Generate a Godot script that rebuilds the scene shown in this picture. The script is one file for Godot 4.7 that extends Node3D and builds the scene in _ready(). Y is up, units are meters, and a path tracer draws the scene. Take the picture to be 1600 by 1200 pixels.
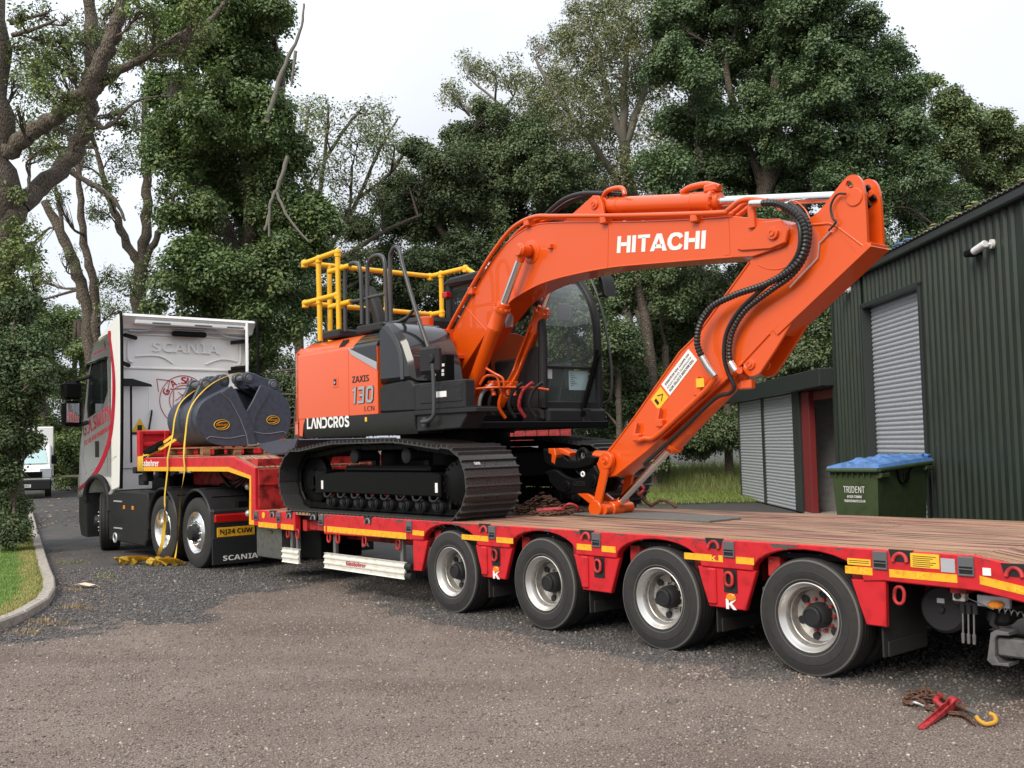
extends Node3D

# A mesh collector: points are written in world space (after xf) and commit() moves them to the thing they belong to.
class MB:
	var v := PackedVector3Array()
	var n := PackedVector3Array()
	var col := PackedColorArray()
	var xf := Transform3D.IDENTITY
	var tint = null
	func t3(a: Vector3, b: Vector3, c: Vector3, na: Vector3, nb: Vector3, nc: Vector3):
		if (b - a).cross(c - a).dot(na + nb + nc) < 0.0:
			var s := b
			b = c
			c = s
			s = nb
			nb = nc
			nc = s
		v.append(xf * a); v.append(xf * c); v.append(xf * b)
		n.append((xf.basis * na).normalized()); n.append((xf.basis * nc).normalized()); n.append((xf.basis * nb).normalized())
		if tint != null:
			col.append(tint); col.append(tint); col.append(tint)
	func tri(a: Vector3, b: Vector3, c: Vector3):
		var m := (b - a).cross(c - a)
		if m.length_squared() < 1e-16:
			return
		t3(a, b, c, m, m, m)
	func quad(a: Vector3, b: Vector3, c: Vector3, d: Vector3):
		tri(a, b, c); tri(a, c, d)
	func quado(a: Vector3, b: Vector3, c: Vector3, d: Vector3, out: Vector3):
		var m := (b - a).cross(c - a) + (c - a).cross(d - a)
		if m.dot(out) < 0.0:
			quad(a, d, c, b)
		else:
			quad(a, b, c, d)
	func box(c: Vector3, s: Vector3, bev := 0.0):
		var h := s * 0.5
		bev = minf(bev, minf(h.x, minf(h.y, h.z)) * 0.9)
		for ax in 3:
			var u := (ax + 1) % 3
			var w := (ax + 2) % 3
			for sg in [-1.0, 1.0]:
				var o := Vector3.ZERO
				o[ax] = sg
				var p := []
				for k in [[-1, -1], [1, -1], [1, 1], [-1, 1]]:
					var q := Vector3.ZERO
					q[ax] = sg * h[ax]
					q[u] = k[0] * (h[u] - bev)
					q[w] = k[1] * (h[w] - bev)
					p.append(c + q)
				quado(p[0], p[1], p[2], p[3], o)
		if bev <= 0.0:
			return
		for ax in 3:
			var u := (ax + 1) % 3
			var w := (ax + 2) % 3
			for su in [-1.0, 1.0]:
				for sw in [-1.0, 1.0]:
					var p := []
					for k in [[-1, 0], [1, 0], [1, 1], [-1, 1]]:
						var q := Vector3.ZERO
						q[ax] = k[0] * (h[ax] - bev)
						q[u] = su * (h[u] - (0.0 if k[1] == 0 else bev))
						q[w] = sw * (h[w] - (bev if k[1] == 0 else 0.0))
						p.append(c + q)
					var o := Vector3.ZERO
					o[u] = su
					o[w] = sw
					quado(p[0], p[1], p[2], p[3], o)
		for sx in [-1.0, 1.0]:
			for sy in [-1.0, 1.0]:
				for sz in [-1.0, 1.0]:
					var a := c + Vector3(sx * h.x, sy * (h.y - bev), sz * (h.z - bev))
					var b := c + Vector3(sx * (h.x - bev), sy * h.y, sz * (h.z - bev))
					var d := c + Vector3(sx * (h.x - bev), sy * (h.y - bev), sz * h.z)
					if (b - a).cross(d - a).dot(Vector3(sx, sy, sz)) < 0.0:
						tri(a, d, b)
					else:
						tri(a, b, d)
	# a box between two corners
	func bb(a: Vector3, b: Vector3, bev := 0.0):
		box((a + b) * 0.5, (b - a).abs(), bev)
	# a bar of rectangular section from a to b; w across (towards side), t the other way
	func bar(a: Vector3, b: Vector3, w: float, t: float, side := Vector3(0, 0, 1), bev := 0.0):
		var y := (b - a).normalized()
		var z := (side - y * side.dot(y)).normalized()
		var x := y.cross(z)
		var keep := xf
		xf = xf * Transform3D(Basis(x, y, z), (a + b) * 0.5)
		box(Vector3.ZERO, Vector3(t, a.distance_to(b), w), bev)
		xf = keep
	func lathe(o: Vector3, d: Vector3, prof: Array, seg := 24, crease := 35.0):
		d = d.normalized()
		var u := d.cross(Vector3(0.3, 1, 0.1) if absf(d.y) < 0.9 else Vector3(1, 0, 0.1)).normalized()
		var w := d.cross(u)
		var m := prof.size()
		var sn := []
		for i in m - 1:
			var e: Vector2 = prof[i + 1] - prof[i]
			sn.append(Vector2(e.y, -e.x).normalized())
		var lim := cos(deg_to_rad(crease))
		for i in m - 1:
			var n0: Vector2 = sn[i]
			var n1: Vector2 = sn[i]
			if i > 0 and n0.dot(sn[i - 1]) > lim:
				n0 = (n0 + sn[i - 1]).normalized()
			if i < m - 2 and n1.dot(sn[i + 1]) > lim:
				n1 = (n1 + sn[i + 1]).normalized()
			var a: Vector2 = prof[i]
			var b: Vector2 = prof[i + 1]
			for k in seg:
				var t0 := TAU * k / seg
				var t1 := TAU * (k + 1) / seg
				var r0 := u * cos(t0) + w * sin(t0)
				var r1 := u * cos(t1) + w * sin(t1)
				var p00 := o + r0 * a.x + d * a.y
				var p10 := o + r1 * a.x + d * a.y
				var p01 := o + r0 * b.x + d * b.y
				var p11 := o + r1 * b.x + d * b.y
				var m00 := r0 * n0.x + d * n0.y
				var m10 := r1 * n0.x + d * n0.y
				var m01 := r0 * n1.x + d * n1.y
				var m11 := r1 * n1.x + d * n1.y
				if a.x > 1e-5:
					t3(p00, p10, p11, m00, m10, m11)
				if b.x > 1e-5:
					t3(p00, p11, p01, m00, m11, m01)
	func cyl(a: Vector3, b: Vector3, r: float, seg := 16, r2 := -1.0, bev := 0.0):
		if r2 < 0.0:
			r2 = r
		var h := a.distance_to(b)
		if bev > 0.0:
			lathe(a, b - a, [Vector2(0, 0), Vector2(r - bev, 0), Vector2(r, bev), Vector2(r2, h - bev), Vector2(r2 - bev, h), Vector2(0, h)], seg)
		else:
			lathe(a, b - a, [Vector2(0, 0), Vector2(r, 0), Vector2(r2, h), Vector2(0, h)], seg)
	func ring(o: Vector3, d: Vector3, R: float, r: float, seg := 20, sub := 8):
		var p := []
		for k in sub + 1:
			var t := TAU * k / sub
			p.append(Vector2(R + r * cos(t), r * sin(t)))
		lathe(o, d, p, seg, 80.0)
	func tube(pts: Array, rad, seg := 10, caps := true, ridged := false):
		var m := pts.size()
		var tn := []
		for i in m:
			var a: Vector3 = pts[maxi(i - 1, 0)]
			var b: Vector3 = pts[mini(i + 1, m - 1)]
			tn.append((b - a).normalized())
		var t0: Vector3 = tn[0]
		var u := t0.cross(Vector3.UP if absf(t0.y) < 0.9 else Vector3.RIGHT).normalized()
		var rings := []
		var dirs := []
		for i in m:
			var t: Vector3 = tn[i]
			u = (u - t * u.dot(t)).normalized()
			var w := t.cross(u)
			var r: float = rad[i] if rad is Array or rad is PackedFloat32Array else rad
			var ra := []
			var da := []
			for k in seg:
				var q := u * cos(TAU * k / seg) + w * sin(TAU * k / seg)
				da.append(q)
				ra.append(pts[i] + q * r)
			rings.append(ra)
			dirs.append(da)
		for i in m - 1:
			for k in seg:
				var l := (k + 1) % seg
				if ridged:
					quad(rings[i][k], rings[i][l], rings[i + 1][l], rings[i + 1][k])
					continue
				t3(rings[i][k], rings[i][l], rings[i + 1][l], dirs[i][k], dirs[i][l], dirs[i + 1][l])
				t3(rings[i][k], rings[i + 1][l], rings[i + 1][k], dirs[i][k], dirs[i + 1][l], dirs[i + 1][k])
		if caps:
			for k in seg:
				var l := (k + 1) % seg
				t3(pts[0], rings[0][l], rings[0][k], -tn[0], -tn[0], -tn[0])
				t3(pts[m - 1], rings[m - 1][k], rings[m - 1][l], tn[m - 1], tn[m - 1], tn[m - 1])
	# polygon in the plane of x and y, pulled from z0 to z1
	func prism(poly_in, z0: float, z1: float, bev := 0.0, crease := 32.0):
		var poly := PackedVector2Array(poly_in)
		var area := 0.0
		for i in poly.size():
			area += poly[i].cross(poly[(i + 1) % poly.size()])
		if area < 0.0:
			poly.reverse()
		var m := poly.size()
		var en := []
		for i in m:
			var e := poly[(i + 1) % m] - poly[i]
			en.append(Vector2(e.y, -e.x).normalized())
		var ins := PackedVector2Array()
		for i in m:
			var a: Vector2 = en[(i + m - 1) % m]
			var b: Vector2 = en[i]
			var h := a + b
			var k := 1.0 / maxf(0.35, 0.5 * h.length_squared())
			ins.append(poly[i] - h * bev * k)
		var cap := ins if bev > 0.0 else poly
		var idx := Geometry2D.triangulate_polygon(cap)
		for i in range(0, idx.size(), 3):
			var a := cap[idx[i]]
			var b := cap[idx[i + 1]]
			var c := cap[idx[i + 2]]
			if (b - a).cross(c - a) < 0.0:
				var s := b
				b = c
				c = s
			t3(Vector3(a.x, a.y, z1), Vector3(b.x, b.y, z1), Vector3(c.x, c.y, z1), Vector3.BACK, Vector3.BACK, Vector3.BACK)
			t3(Vector3(a.x, a.y, z0), Vector3(c.x, c.y, z0), Vector3(b.x, b.y, z0), Vector3.FORWARD, Vector3.FORWARD, Vector3.FORWARD)
		var lim := cos(deg_to_rad(crease))
		for i in m:
			var j := (i + 1) % m
			var n0: Vector2 = en[i]
			var n1: Vector2 = en[i]
			if n0.dot(en[(i + m - 1) % m]) > lim:
				n0 = (n0 + en[(i + m - 1) % m]).normalized()
			if n1.dot(en[j]) > lim:
				n1 = (n1 + en[j]).normalized()
			var a := poly[i]
			var b := poly[j]
			var N0 := Vector3(n0.x, n0.y, 0)
			var N1 := Vector3(n1.x, n1.y, 0)
			var p0 := Vector3(a.x, a.y, z0 + bev)
			var p1 := Vector3(b.x, b.y, z0 + bev)
			var p2 := Vector3(b.x, b.y, z1 - bev)
			var p3 := Vector3(a.x, a.y, z1 - bev)
			t3(p0, p1, p2, N0, N1, N1)
			t3(p0, p2, p3, N0, N1, N0)
			if bev > 0.0:
				var q2 := Vector3(ins[j].x, ins[j].y, z1)
				var q3 := Vector3(ins[i].x, ins[i].y, z1)
				var f := Vector3.BACK
				t3(p3, p2, q2, N0 + f, N1 + f, N1 + f)
				t3(p3, q2, q3, N0 + f, N1 + f, N0 + f)
				var q1 := Vector3(ins[j].x, ins[j].y, z0)
				var q0 := Vector3(ins[i].x, ins[i].y, z0)
				t3(q0, q1, p1, N0 - f, N1 - f, N1 - f)
				t3(q0, p1, p0, N0 - f, N1 - f, N0 - f)
	func sph(c: Vector3, r: Vector3, seg := 12, rows := 8):
		for i in rows:
			var a0 := PI * i / rows - PI / 2
			var a1 := PI * (i + 1) / rows - PI / 2
			for k in seg:
				var b0 := TAU * k / seg
				var b1 := TAU * (k + 1) / seg
				var q := []
				for e in [[a0, b0], [a0, b1], [a1, b1], [a1, b0]]:
					q.append(Vector3(cos(e[0]) * cos(e[1]), sin(e[0]), -cos(e[0]) * sin(e[1])))
				t3(c + q[0] * r, c + q[1] * r, c + q[2] * r, q[0] / r, q[1] / r, q[2] / r)
				t3(c + q[0] * r, c + q[2] * r, c + q[3] * r, q[0] / r, q[2] / r, q[3] / r)
	func mesh(off := Vector3.ZERO) -> ArrayMesh:
		var a := []
		a.resize(Mesh.ARRAY_MAX)
		var w := PackedVector3Array(v)
		if off != Vector3.ZERO:
			for i in w.size():
				w[i] -= off
		a[Mesh.ARRAY_VERTEX] = w
		a[Mesh.ARRAY_NORMAL] = n
		if col.size() == v.size() and col.size() > 0:
			a[Mesh.ARRAY_COLOR] = col
		var r := ArrayMesh.new()
		r.add_surface_from_arrays(Mesh.PRIMITIVE_TRIANGLES, a)
		return r

var M := {}
var org := {}
var used := {}
var rng := RandomNumberGenerator.new()

func V(x: float, y: float, z := 0.0) -> Vector3:
	return Vector3(x, y, z)

func pts2(a: Array) -> PackedVector2Array:
	var r := PackedVector2Array()
	for i in range(0, a.size(), 2):
		r.append(Vector2(a[i], a[i + 1]))
	return r

func numbered(called: String) -> String:
	used[called] = used.get(called, 0) + 1
	return called if used[called] == 1 else "%s_%03d" % [called, used[called] - 1]

func tag(o: Node, label := "", category := "", group := "", kind := ""):
	if label: o.set_meta("label", label)
	if category: o.set_meta("category", category)
	if group: o.set_meta("group", group)
	if kind: o.set_meta("kind", kind)
	return o

# the root of a thing: a Node3D at its base
func thing(called: String, at: Vector3, label: String, category: String, group := "") -> Node3D:
	var o := Node3D.new()
	o.name = numbered(called)
	add_child(o, true)
	o.position = at
	org[o] = at
	return tag(o, label, category, group)

func holder(called: String, parent: Node3D) -> Node3D:
	var o := Node3D.new()
	o.name = called
	parent.add_child(o, true)
	org[o] = org[parent]
	return o

# one named mesh under a thing or a part
func part(b: MB, called: String, m: Material, parent: Node3D, kind := "") -> MeshInstance3D:
	var o := MeshInstance3D.new()
	o.name = called
	o.mesh = b.mesh(org[parent])
	o.material_override = m
	parent.add_child(o, true)
	org[o] = org[parent]
	if kind: o.set_meta("kind", kind)
	return o

# a thing that is one mesh, at world coordinates
func solo(b: MB, called: String, m: Material, at: Vector3, label := "", category := "", group := "", kind := "") -> MeshInstance3D:
	var o := MeshInstance3D.new()
	o.name = numbered(called)
	o.mesh = b.mesh(at)
	o.material_override = m
	add_child(o, true)
	o.position = at
	org[o] = at
	return tag(o, label, category, group, kind)

# lettering lying on the plane through at, read along x, facing z (in the axes of basis)
func text(s: String, at: Vector3, width: float, height: float, m: Material, parent: Node3D, called := "lettering", basis := Basis.IDENTITY, weight := 700, italic := false, depth := 0.003, font := "Droid Sans") -> MeshInstance3D:
	var f := SystemFont.new()
	f.font_names = PackedStringArray([font])
	f.font_weight = weight
	f.font_italic = italic
	var t := TextMesh.new()
	t.text = s
	t.font = f
	t.font_size = 48
	t.pixel_size = 0.01
	t.depth = depth
	t.curve_step = 2.0
	var bx := t.get_aabb()
	var o := MeshInstance3D.new()
	o.name = called
	o.mesh = t
	o.material_override = m
	var sc := Vector3(width / maxf(bx.size.x, 0.01), height / maxf(bx.size.y, 0.01), 1.0)
	var cen := bx.get_center()
	o.transform = Transform3D(basis, at - org[parent]) * Transform3D(Basis.from_scale(sc), Vector3(-cen.x * sc.x, -cen.y * sc.y, 0))
	parent.add_child(o, true)
	org[o] = org[parent]
	return o

# plain block letters drawn as strokes, for the squared signwriting on the machines
const GLYPH := {
	"H": [[0.1, -1, 0.1, 2], [0.72, -1, 0.72, 2], [0.2, 0.51, 0.62, 0.51]], "I": [[0.1, -1, 0.1, 2]],
	"T": [[0, 0.91, 0.74, 0.91], [0.37, -1, 0.37, 0.82]], "A": [[-0.39, -1.2, 0.41, 1.08, 1.21, -1.2], [0.22, 0.27, 0.6, 0.27]],
	"V": [[-0.39, -1.2, 0.41, 1.08, 1.21, -1.2]], "L": [[0.09, 2, 0.09, 0.09, 0.62, 0.09]], "N": [[0.09, -1, 0.09, 0.93, 0.15, 0.93, 0.66, 0.07, 0.72, 0.07, 0.72, 2]],
	"C": [[0.78, 0.69, 0.68, 0.84, 0.44, 0.92, 0.22, 0.83, 0.1, 0.62, 0.1, 0.38, 0.22, 0.17, 0.44, 0.08, 0.68, 0.16, 0.78, 0.31]],
	"D": [[0.0, 0.91, 0.4, 0.91, 0.58, 0.84, 0.7, 0.66, 0.7, 0.34, 0.58, 0.16, 0.4, 0.09, 0.0, 0.09]],
	"R": [[0.09, -1, 0.09, 0.91, 0.46, 0.91, 0.6, 0.82, 0.64, 0.68, 0.58, 0.52, 0.46, 0.45, 0.19, 0.45], [0.42, 0.37, 0.68, -0.12]],
	"O": [[0.4, 0.09, 0.22, 0.14, 0.1, 0.34, 0.1, 0.66, 0.22, 0.86, 0.4, 0.91], [0.4, 0.91, 0.58, 0.86, 0.7, 0.66, 0.7, 0.34, 0.58, 0.14, 0.4, 0.09]],
	"S": [[0.62, 0.78, 0.5, 0.9, 0.28, 0.91, 0.12, 0.8, 0.14, 0.64, 0.3, 0.54, 0.5, 0.46, 0.62, 0.34, 0.6, 0.17, 0.46, 0.09, 0.22, 0.09, 0.08, 0.22]],
	"1": [[0.0, 0.8, 0.25, 0.91, 0.25, -1]], "3": [[0.05, 0.91, 0.6, 0.91, 0.6, 0.5], [0.2, 0.5, 0.5, 0.5], [0.6, 0.5, 0.6, 0.09, 0.05, 0.09]],
	"0": [[0.37, 0.09, 0.2, 0.09, 0.1, 0.2, 0.1, 0.8, 0.2, 0.91, 0.37, 0.91], [0.37, 0.91, 0.54, 0.91, 0.64, 0.8, 0.64, 0.2, 0.54, 0.09, 0.37, 0.09]]}
const WIDE := {"H": 0.82, "I": 0.2, "T": 0.74, "A": 0.82, "V": 0.82, "C": 0.84, "L": 0.62, "N": 0.82, "D": 0.8, "R": 0.72, "O": 0.8, "S": 0.72, "1": 0.36, "3": 0.7, "0": 0.74}

func block_text(word: String, at: Vector3, width: float, height: float, m: Material, parent: Node3D, basis := Basis.IDENTITY, stroke := 0.2, slant := 0.0, gap := 0.13, called := "lettering", depth := 0.003):
	var total := -gap
	for c in word:
		total += WIDE[c] + gap
	var x := 0.0
	var b := MB.new()
	var rect := pts2([-3, 0, 3, 0, 3, 1, -3, 1])
	for c in word:
		for line in GLYPH[c]:
			for poly in Geometry2D.offset_polyline(pts2(line), stroke / 2, Geometry2D.JOIN_MITER, Geometry2D.END_BUTT):
				for cut in Geometry2D.intersect_polygons(poly, rect):
					var p := PackedVector2Array()
					for q in cut:
						p.append(Vector2((x + q.x - total / 2) / total * width + (q.y - 0.5) * slant * height, (q.y - 0.5) * height))
					b.xf = Transform3D(basis, at)
					b.prism(p, -0.001, depth)
		x += WIDE[c] + gap
	return part(b, called, m, parent)

# ---------------------------------------------------------------- materials
func C(r: float, g: float, b: float) -> Color:
	return Color(r, g, b).linear_to_srgb()

func mat(key: String, c: Color, rough := 0.6, metal := 0.0) -> StandardMaterial3D:
	var m := StandardMaterial3D.new()
	m.albedo_color = c.linear_to_srgb()
	m.roughness = rough
	m.metallic = metal
	M[key] = m
	return m

# a texture computed from noise; fx, fy stretch it, ramp gives its colours (linear)
func ntex(sd: int, w: int, h: int, fx: float, fy: float, offs: Array, cols: Array, oct := 4, speck := 0.0, seamless := true) -> ImageTexture:
	var z := FastNoiseLite.new()
	z.seed = sd
	z.noise_type = FastNoiseLite.TYPE_SIMPLEX
	z.frequency = 1.0
	z.fractal_octaves = oct
	var g := Gradient.new()
	g.offsets = PackedFloat32Array(offs)
	var cc := PackedColorArray()
	for c in cols:
		cc.append(c.linear_to_srgb())
	g.colors = cc
	var lut := []
	for i in 256:
		lut.append(g.sample(i / 255.0))
	var r := RandomNumberGenerator.new()
	r.seed = sd
	var im := Image.create(w, h, false, Image.FORMAT_RGB8)
	for y in h:
		for x in w:
			var a := z.get_noise_2d(x * fx, y * fy)
			if seamless:
				var sx := clampf((x - w * 0.75) / (w * 0.25), 0, 1)
				var sy := clampf((y - h * 0.75) / (h * 0.25), 0, 1)
				if sx > 0.0 and sy > 0.0:
					var p := lerpf(a, z.get_noise_2d((x - w) * fx, y * fy), sx)
					var q := lerpf(z.get_noise_2d(x * fx, (y - h) * fy), z.get_noise_2d((x - w) * fx, (y - h) * fy), sx)
					a = lerpf(p, q, sy)
				elif sx > 0.0:
					a = lerpf(a, z.get_noise_2d((x - w) * fx, y * fy), sx)
				elif sy > 0.0:
					a = lerpf(a, z.get_noise_2d(x * fx, (y - h) * fy), sy)
			a = clampf(a * 0.75 + 0.5 + (r.randf() - 0.5) * speck, 0, 1)
			im.set_pixel(x, y, lut[int(a * 255)])
	im.generate_mipmaps()
	return ImageTexture.create_from_image(im)

func tri_map(m: StandardMaterial3D, t: Texture2D, size: float, local := true, stretch := Vector3.ONE) -> StandardMaterial3D:
	m.albedo_texture = t
	m.uv1_triplanar = true
	m.uv1_world_triplanar = not local
	m.uv1_scale = stretch / size
	m.uv1_triplanar_sharpness = 4.0
	return m

func bump(m: StandardMaterial3D, t: Texture2D, cm: float) -> StandardMaterial3D:
	m.heightmap_enabled = true
	m.heightmap_texture = t
	m.heightmap_scale = cm
	return m

func materials():
	var W := Color(1, 1, 1)
	var K := Color(0, 0, 0)
	# paints: even colour with faint mottling and grime
	var faint := ntex(11, 256, 256, 0.02, 0.02, [0.0, 0.5, 1.0], [Color(0.86, 0.86, 0.86), Color(0.97, 0.97, 0.97), W], 5, 0.03)
	var grime := ntex(12, 512, 512, 0.012, 0.012, [0.0, 0.3, 0.5, 1.0], [Color(0.72, 0.68, 0.66), Color(0.9, 0.88, 0.87), Color(0.98, 0.97, 0.97), W], 6, 0.06)
	var scuff := ntex(13, 512, 512, 0.007, 0.007, [0.0, 0.28, 0.42, 0.6, 1.0], [Color(0.3, 0.24, 0.22), Color(0.5, 0.42, 0.4), Color(0.78, 0.72, 0.7), Color(0.97, 0.95, 0.95), W], 7, 0.06)
	var dusty := ntex(14, 512, 512, 0.015, 0.015, [0.0, 0.45, 0.7, 1.0], [Color(0.75, 0.74, 0.73), W, Color(1.25, 1.2, 1.15), Color(2.0, 1.9, 1.8)], 6, 0.12)
	mat("orange", Color(0.7, 0.083, 0.001), 0.4)
	M.orange.clearcoat_enabled = true
	M.orange.clearcoat = 0.7
	M.orange.clearcoat_roughness = 0.04
	tri_map(mat("red", Color(0.58, 0.016, 0.024), 0.42), grime, 1.1)
	tri_map(mat("red_worn", Color(0.5, 0.03, 0.03), 0.6), scuff, 0.8)
	mat("red_bright", Color(0.6, 0.02, 0.03), 0.5)
	tri_map(mat("panel", Color(0.026, 0.026, 0.028), 0.42), faint, 0.9)
	mat("gloss_black", Color(0.02, 0.021, 0.024), 0.08)
	tri_map(mat("black", Color(0.006, 0.006, 0.0065), 0.42), faint, 0.6)
	tri_map(mat("steel_dark", Color(0.075, 0.075, 0.076), 0.42, 0.4), ntex(15, 512, 512, 0.03, 0.03, [0.0, 0.4, 0.62, 0.75, 1.0], [Color(0.5, 0.48, 0.46), Color(0.8, 0.78, 0.76), Color(1.3, 1.25, 1.2), Color(3.0, 2.8, 2.6), Color(4, 3.8, 3.5)], 6, 0.3), 0.5)
	tri_map(mat("mat_grey", Color(0.13, 0.12, 0.11), 0.7), dusty, 0.5)
	mat("shoe_number", Color(0.6, 0.58, 0.55), 0.8)
	tri_map(mat("rubber", Color(0.024, 0.023, 0.023), 0.75), dusty, 0.7)
	mat("plastic", Color(0.024, 0.024, 0.026), 0.5)
	M.plastic.metallic_specular = 0.3
	M.panel.metallic_specular = 0.3
	M.black.metallic_specular = 0.22
	tri_map(mat("worn_edge", Color(0.09, 0.075, 0.07), 0.9), dusty, 0.3)
	mat("scuffed", Color(0.11, 0.108, 0.104), 0.9)
	mat("worn_hook", Color(0.5, 0.26, 0.03), 0.7)
	mat("seam", Color(0.3, 0.3, 0.3), 0.6)
	mat("hose", Color(0.015, 0.015, 0.016), 0.45)
	tri_map(mat("rim", Color(0.42, 0.41, 0.39), 0.38, 0.6), grime, 0.5)
	mat("rim_lip", Color(0.62, 0.61, 0.59), 0.3, 0.7)
	mat("alloy", Color(0.8, 0.8, 0.8), 0.2, 0.9)
	mat("chrome", Color(0.85, 0.85, 0.86), 0.12, 1.0)
	tri_map(mat("galv", Color(0.5, 0.53, 0.57), 0.42, 0.35), faint, 0.8)
	tri_map(mat("grey_steel", Color(0.16, 0.16, 0.165), 0.5, 0.3), grime, 0.7)
	tri_map(mat("stainless", Color(0.22, 0.22, 0.21), 0.35, 0.7), grime, 0.7)
	mat("grey_pocket", Color(0.1, 0.105, 0.115), 0.55)
	mat("white", Color(0.84, 0.84, 0.83), 0.3)
	M.white.clearcoat_enabled = true
	M.white.clearcoat = 0.4
	M.white.clearcoat_roughness = 0.1
	tri_map(mat("white_guard", Color(0.74, 0.73, 0.68), 0.4), ntex(17, 256, 256, 0.02, 0.02, [0.0, 0.3, 0.45, 1.0], [Color(0.85, 0.81, 0.74), Color(0.95, 0.93, 0.9), W, W], 5, 0.03), 0.9)
	mat("white_print", Color(0.8, 0.8, 0.8), 0.5)
	mat("silver_print", Color(0.5, 0.51, 0.53), 0.3, 0.6)
	mat("black_print_and_shade", Color(0.012, 0.012, 0.014), 0.5)  # print and black parts; also shade painted into holes, slots and recesses
	mat("crimson", Color(0.42, 0.01, 0.03), 0.35)
	tri_map(mat("tape", Color(0.85, 0.44, 0.02), 0.5), grime, 0.5)
	mat("yellow_label", Color(0.83, 0.5, 0.03), 0.5)
	mat("yellow", Color(0.8, 0.45, 0.01), 0.4)
	tri_map(mat("strap", Color(0.75, 0.5, 0.06), 0.85), ntex(18, 128, 128, 0.06, 0.06, [0.0, 0.5, 1.0], [Color(0.7, 0.66, 0.6), Color(0.95, 0.93, 0.9), W], 4, 0.2), 0.3)
	mat("amber", Color(0.75, 0.25, 0.02), 0.25)
	mat("lamp_red", Color(0.45, 0.01, 0.01), 0.2)
	mat("pale_blue", Color(0.42, 0.58, 0.6), 0.7)
	mat("tube_grey", Color(0.05, 0.052, 0.056), 0.4)
	tri_map(mat("bucket", Color(0.058, 0.068, 0.096), 0.42), grime, 0.8)
	mat("weld", Color(0.2, 0.2, 0.21), 0.4)
	var grain := ntex(21, 512, 512, 0.0035, 0.05, [0.0, 0.27, 0.38, 0.5, 0.68, 1.0], [Color(0.039, 0.024, 0.017), Color(0.117, 0.065, 0.041), Color(0.257, 0.136, 0.078), Color(0.367, 0.211, 0.122), Color(0.312, 0.170, 0.109), Color(0.452, 0.292, 0.184)], 6, 0.3)
	var rosy := ntex(22, 512, 512, 0.004, 0.035, [0.0, 0.25, 0.38, 0.5, 0.66, 1.0], [Color(0.039, 0.024, 0.020), Color(0.133, 0.058, 0.048), Color(0.234, 0.102, 0.082), Color(0.296, 0.150, 0.116), Color(0.335, 0.190, 0.116), Color(0.429, 0.279, 0.177)], 7, 0.3)
	var greyed := ntex(23, 512, 512, 0.004, 0.045, [0.0, 0.3, 0.45, 0.65, 1.0], [Color(0.035, 0.024, 0.020), Color(0.125, 0.071, 0.051), Color(0.226, 0.136, 0.095), Color(0.328, 0.190, 0.116), Color(0.413, 0.279, 0.190)], 7, 0.3)
	for e in [["plank", grain], ["plank_rosy", rosy], ["plank_grey", greyed]]:
		tri_map(mat(e[0], W, 0.85), e[1], 1.3, true, Vector3(0.4, 1, 0.9))
	tri_map(mat("pine", Color(1.0, 0.86, 0.7), 0.85), grain, 0.9)
	# ground
	var stones := ntex(31, 1024, 1024, 0.16, 0.16, [0.0, 0.3, 0.43, 0.53, 0.62, 0.72, 1.0], [Color(0.25, 0.24, 0.23), Color(0.42, 0.41, 0.4), Color(0.62, 0.6, 0.59), Color(0.75, 0.73, 0.71), Color(0.9, 0.87, 0.84), Color(1, 1, 1), Color(1, 1, 1)], 3, 0.6)
	tri_map(mat("ground", W, 0.95), stones, 3.0, false)
	M.ground.vertex_color_use_as_albedo = true
	bump(M.ground, ntex(32, 512, 512, 0.16, 0.16, [0.0, 1.0], [K, W], 4, 0.35), 0.9)
	var z := mat("pebble", W, 0.9)
	z.vertex_color_use_as_albedo = true
	z = mat("leaf", W, 0.55)
	z.vertex_color_use_as_albedo = true
	z.backlight_enabled = true
	z.backlight = Color(0.42, 0.5, 0.24)
	tri_map(mat("bark", Color(0.17, 0.14, 0.115), 0.9), ntex(41, 256, 512, 0.09, 0.02, [0.0, 0.35, 0.6, 1.0], [Color(0.3, 0.28, 0.25), Color(0.7, 0.68, 0.66), Color(1.1, 1.08, 1.05), Color(1.6, 1.6, 1.55)], 5, 0.15), 0.9)
	bump(M.bark, ntex(42, 256, 512, 0.1, 0.018, [0.0, 1.0], [K, W], 4), 4.0)
	mat("pale_bark", Color(0.2, 0.185, 0.16), 0.9)
	tri_map(mat("concrete", Color(0.36, 0.33, 0.29), 0.9), ntex(43, 256, 256, 0.03, 0.03, [0.0, 0.4, 0.6, 1.0], [Color(0.55, 0.52, 0.48), Color(0.85, 0.84, 0.82), W, Color(1.15, 1.12, 1.1)], 6, 0.25), 0.8)
	tri_map(mat("cladding", Color(0.022, 0.035, 0.026), 0.42), ntex(44, 512, 512, 0.02, 0.004, [0.0, 0.4, 0.6, 1.0], [Color(0.62, 0.66, 0.6), Color(0.86, 0.88, 0.85), Color(0.95, 0.95, 0.94), W], 5, 0.08), 2.4)
	mat("fascia", Color(0.026, 0.032, 0.031), 0.4)
	tri_map(mat("inner_sheet", Color(0.34, 0.35, 0.35), 0.6), grime, 1.0)
	mat("oxide", Color(0.17, 0.016, 0.017), 0.55)
	tri_map(mat("bin_green", Color(0.05, 0.08, 0.033), 0.5), grime, 1.4)
	tri_map(mat("bin_blue", Color(0.075, 0.19, 0.45), 0.5), grime, 0.9)
	tri_map(mat("rust", Color(0.13, 0.07, 0.045), 0.75, 0.2), scuff, 0.3)
	tri_map(mat("rust_red", Color(0.4, 0.03, 0.035), 0.6), scuff, 0.25)
	tri_map(mat("roof_sheet", Color(0.11, 0.11, 0.1), 0.8), grime, 1.0)
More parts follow.
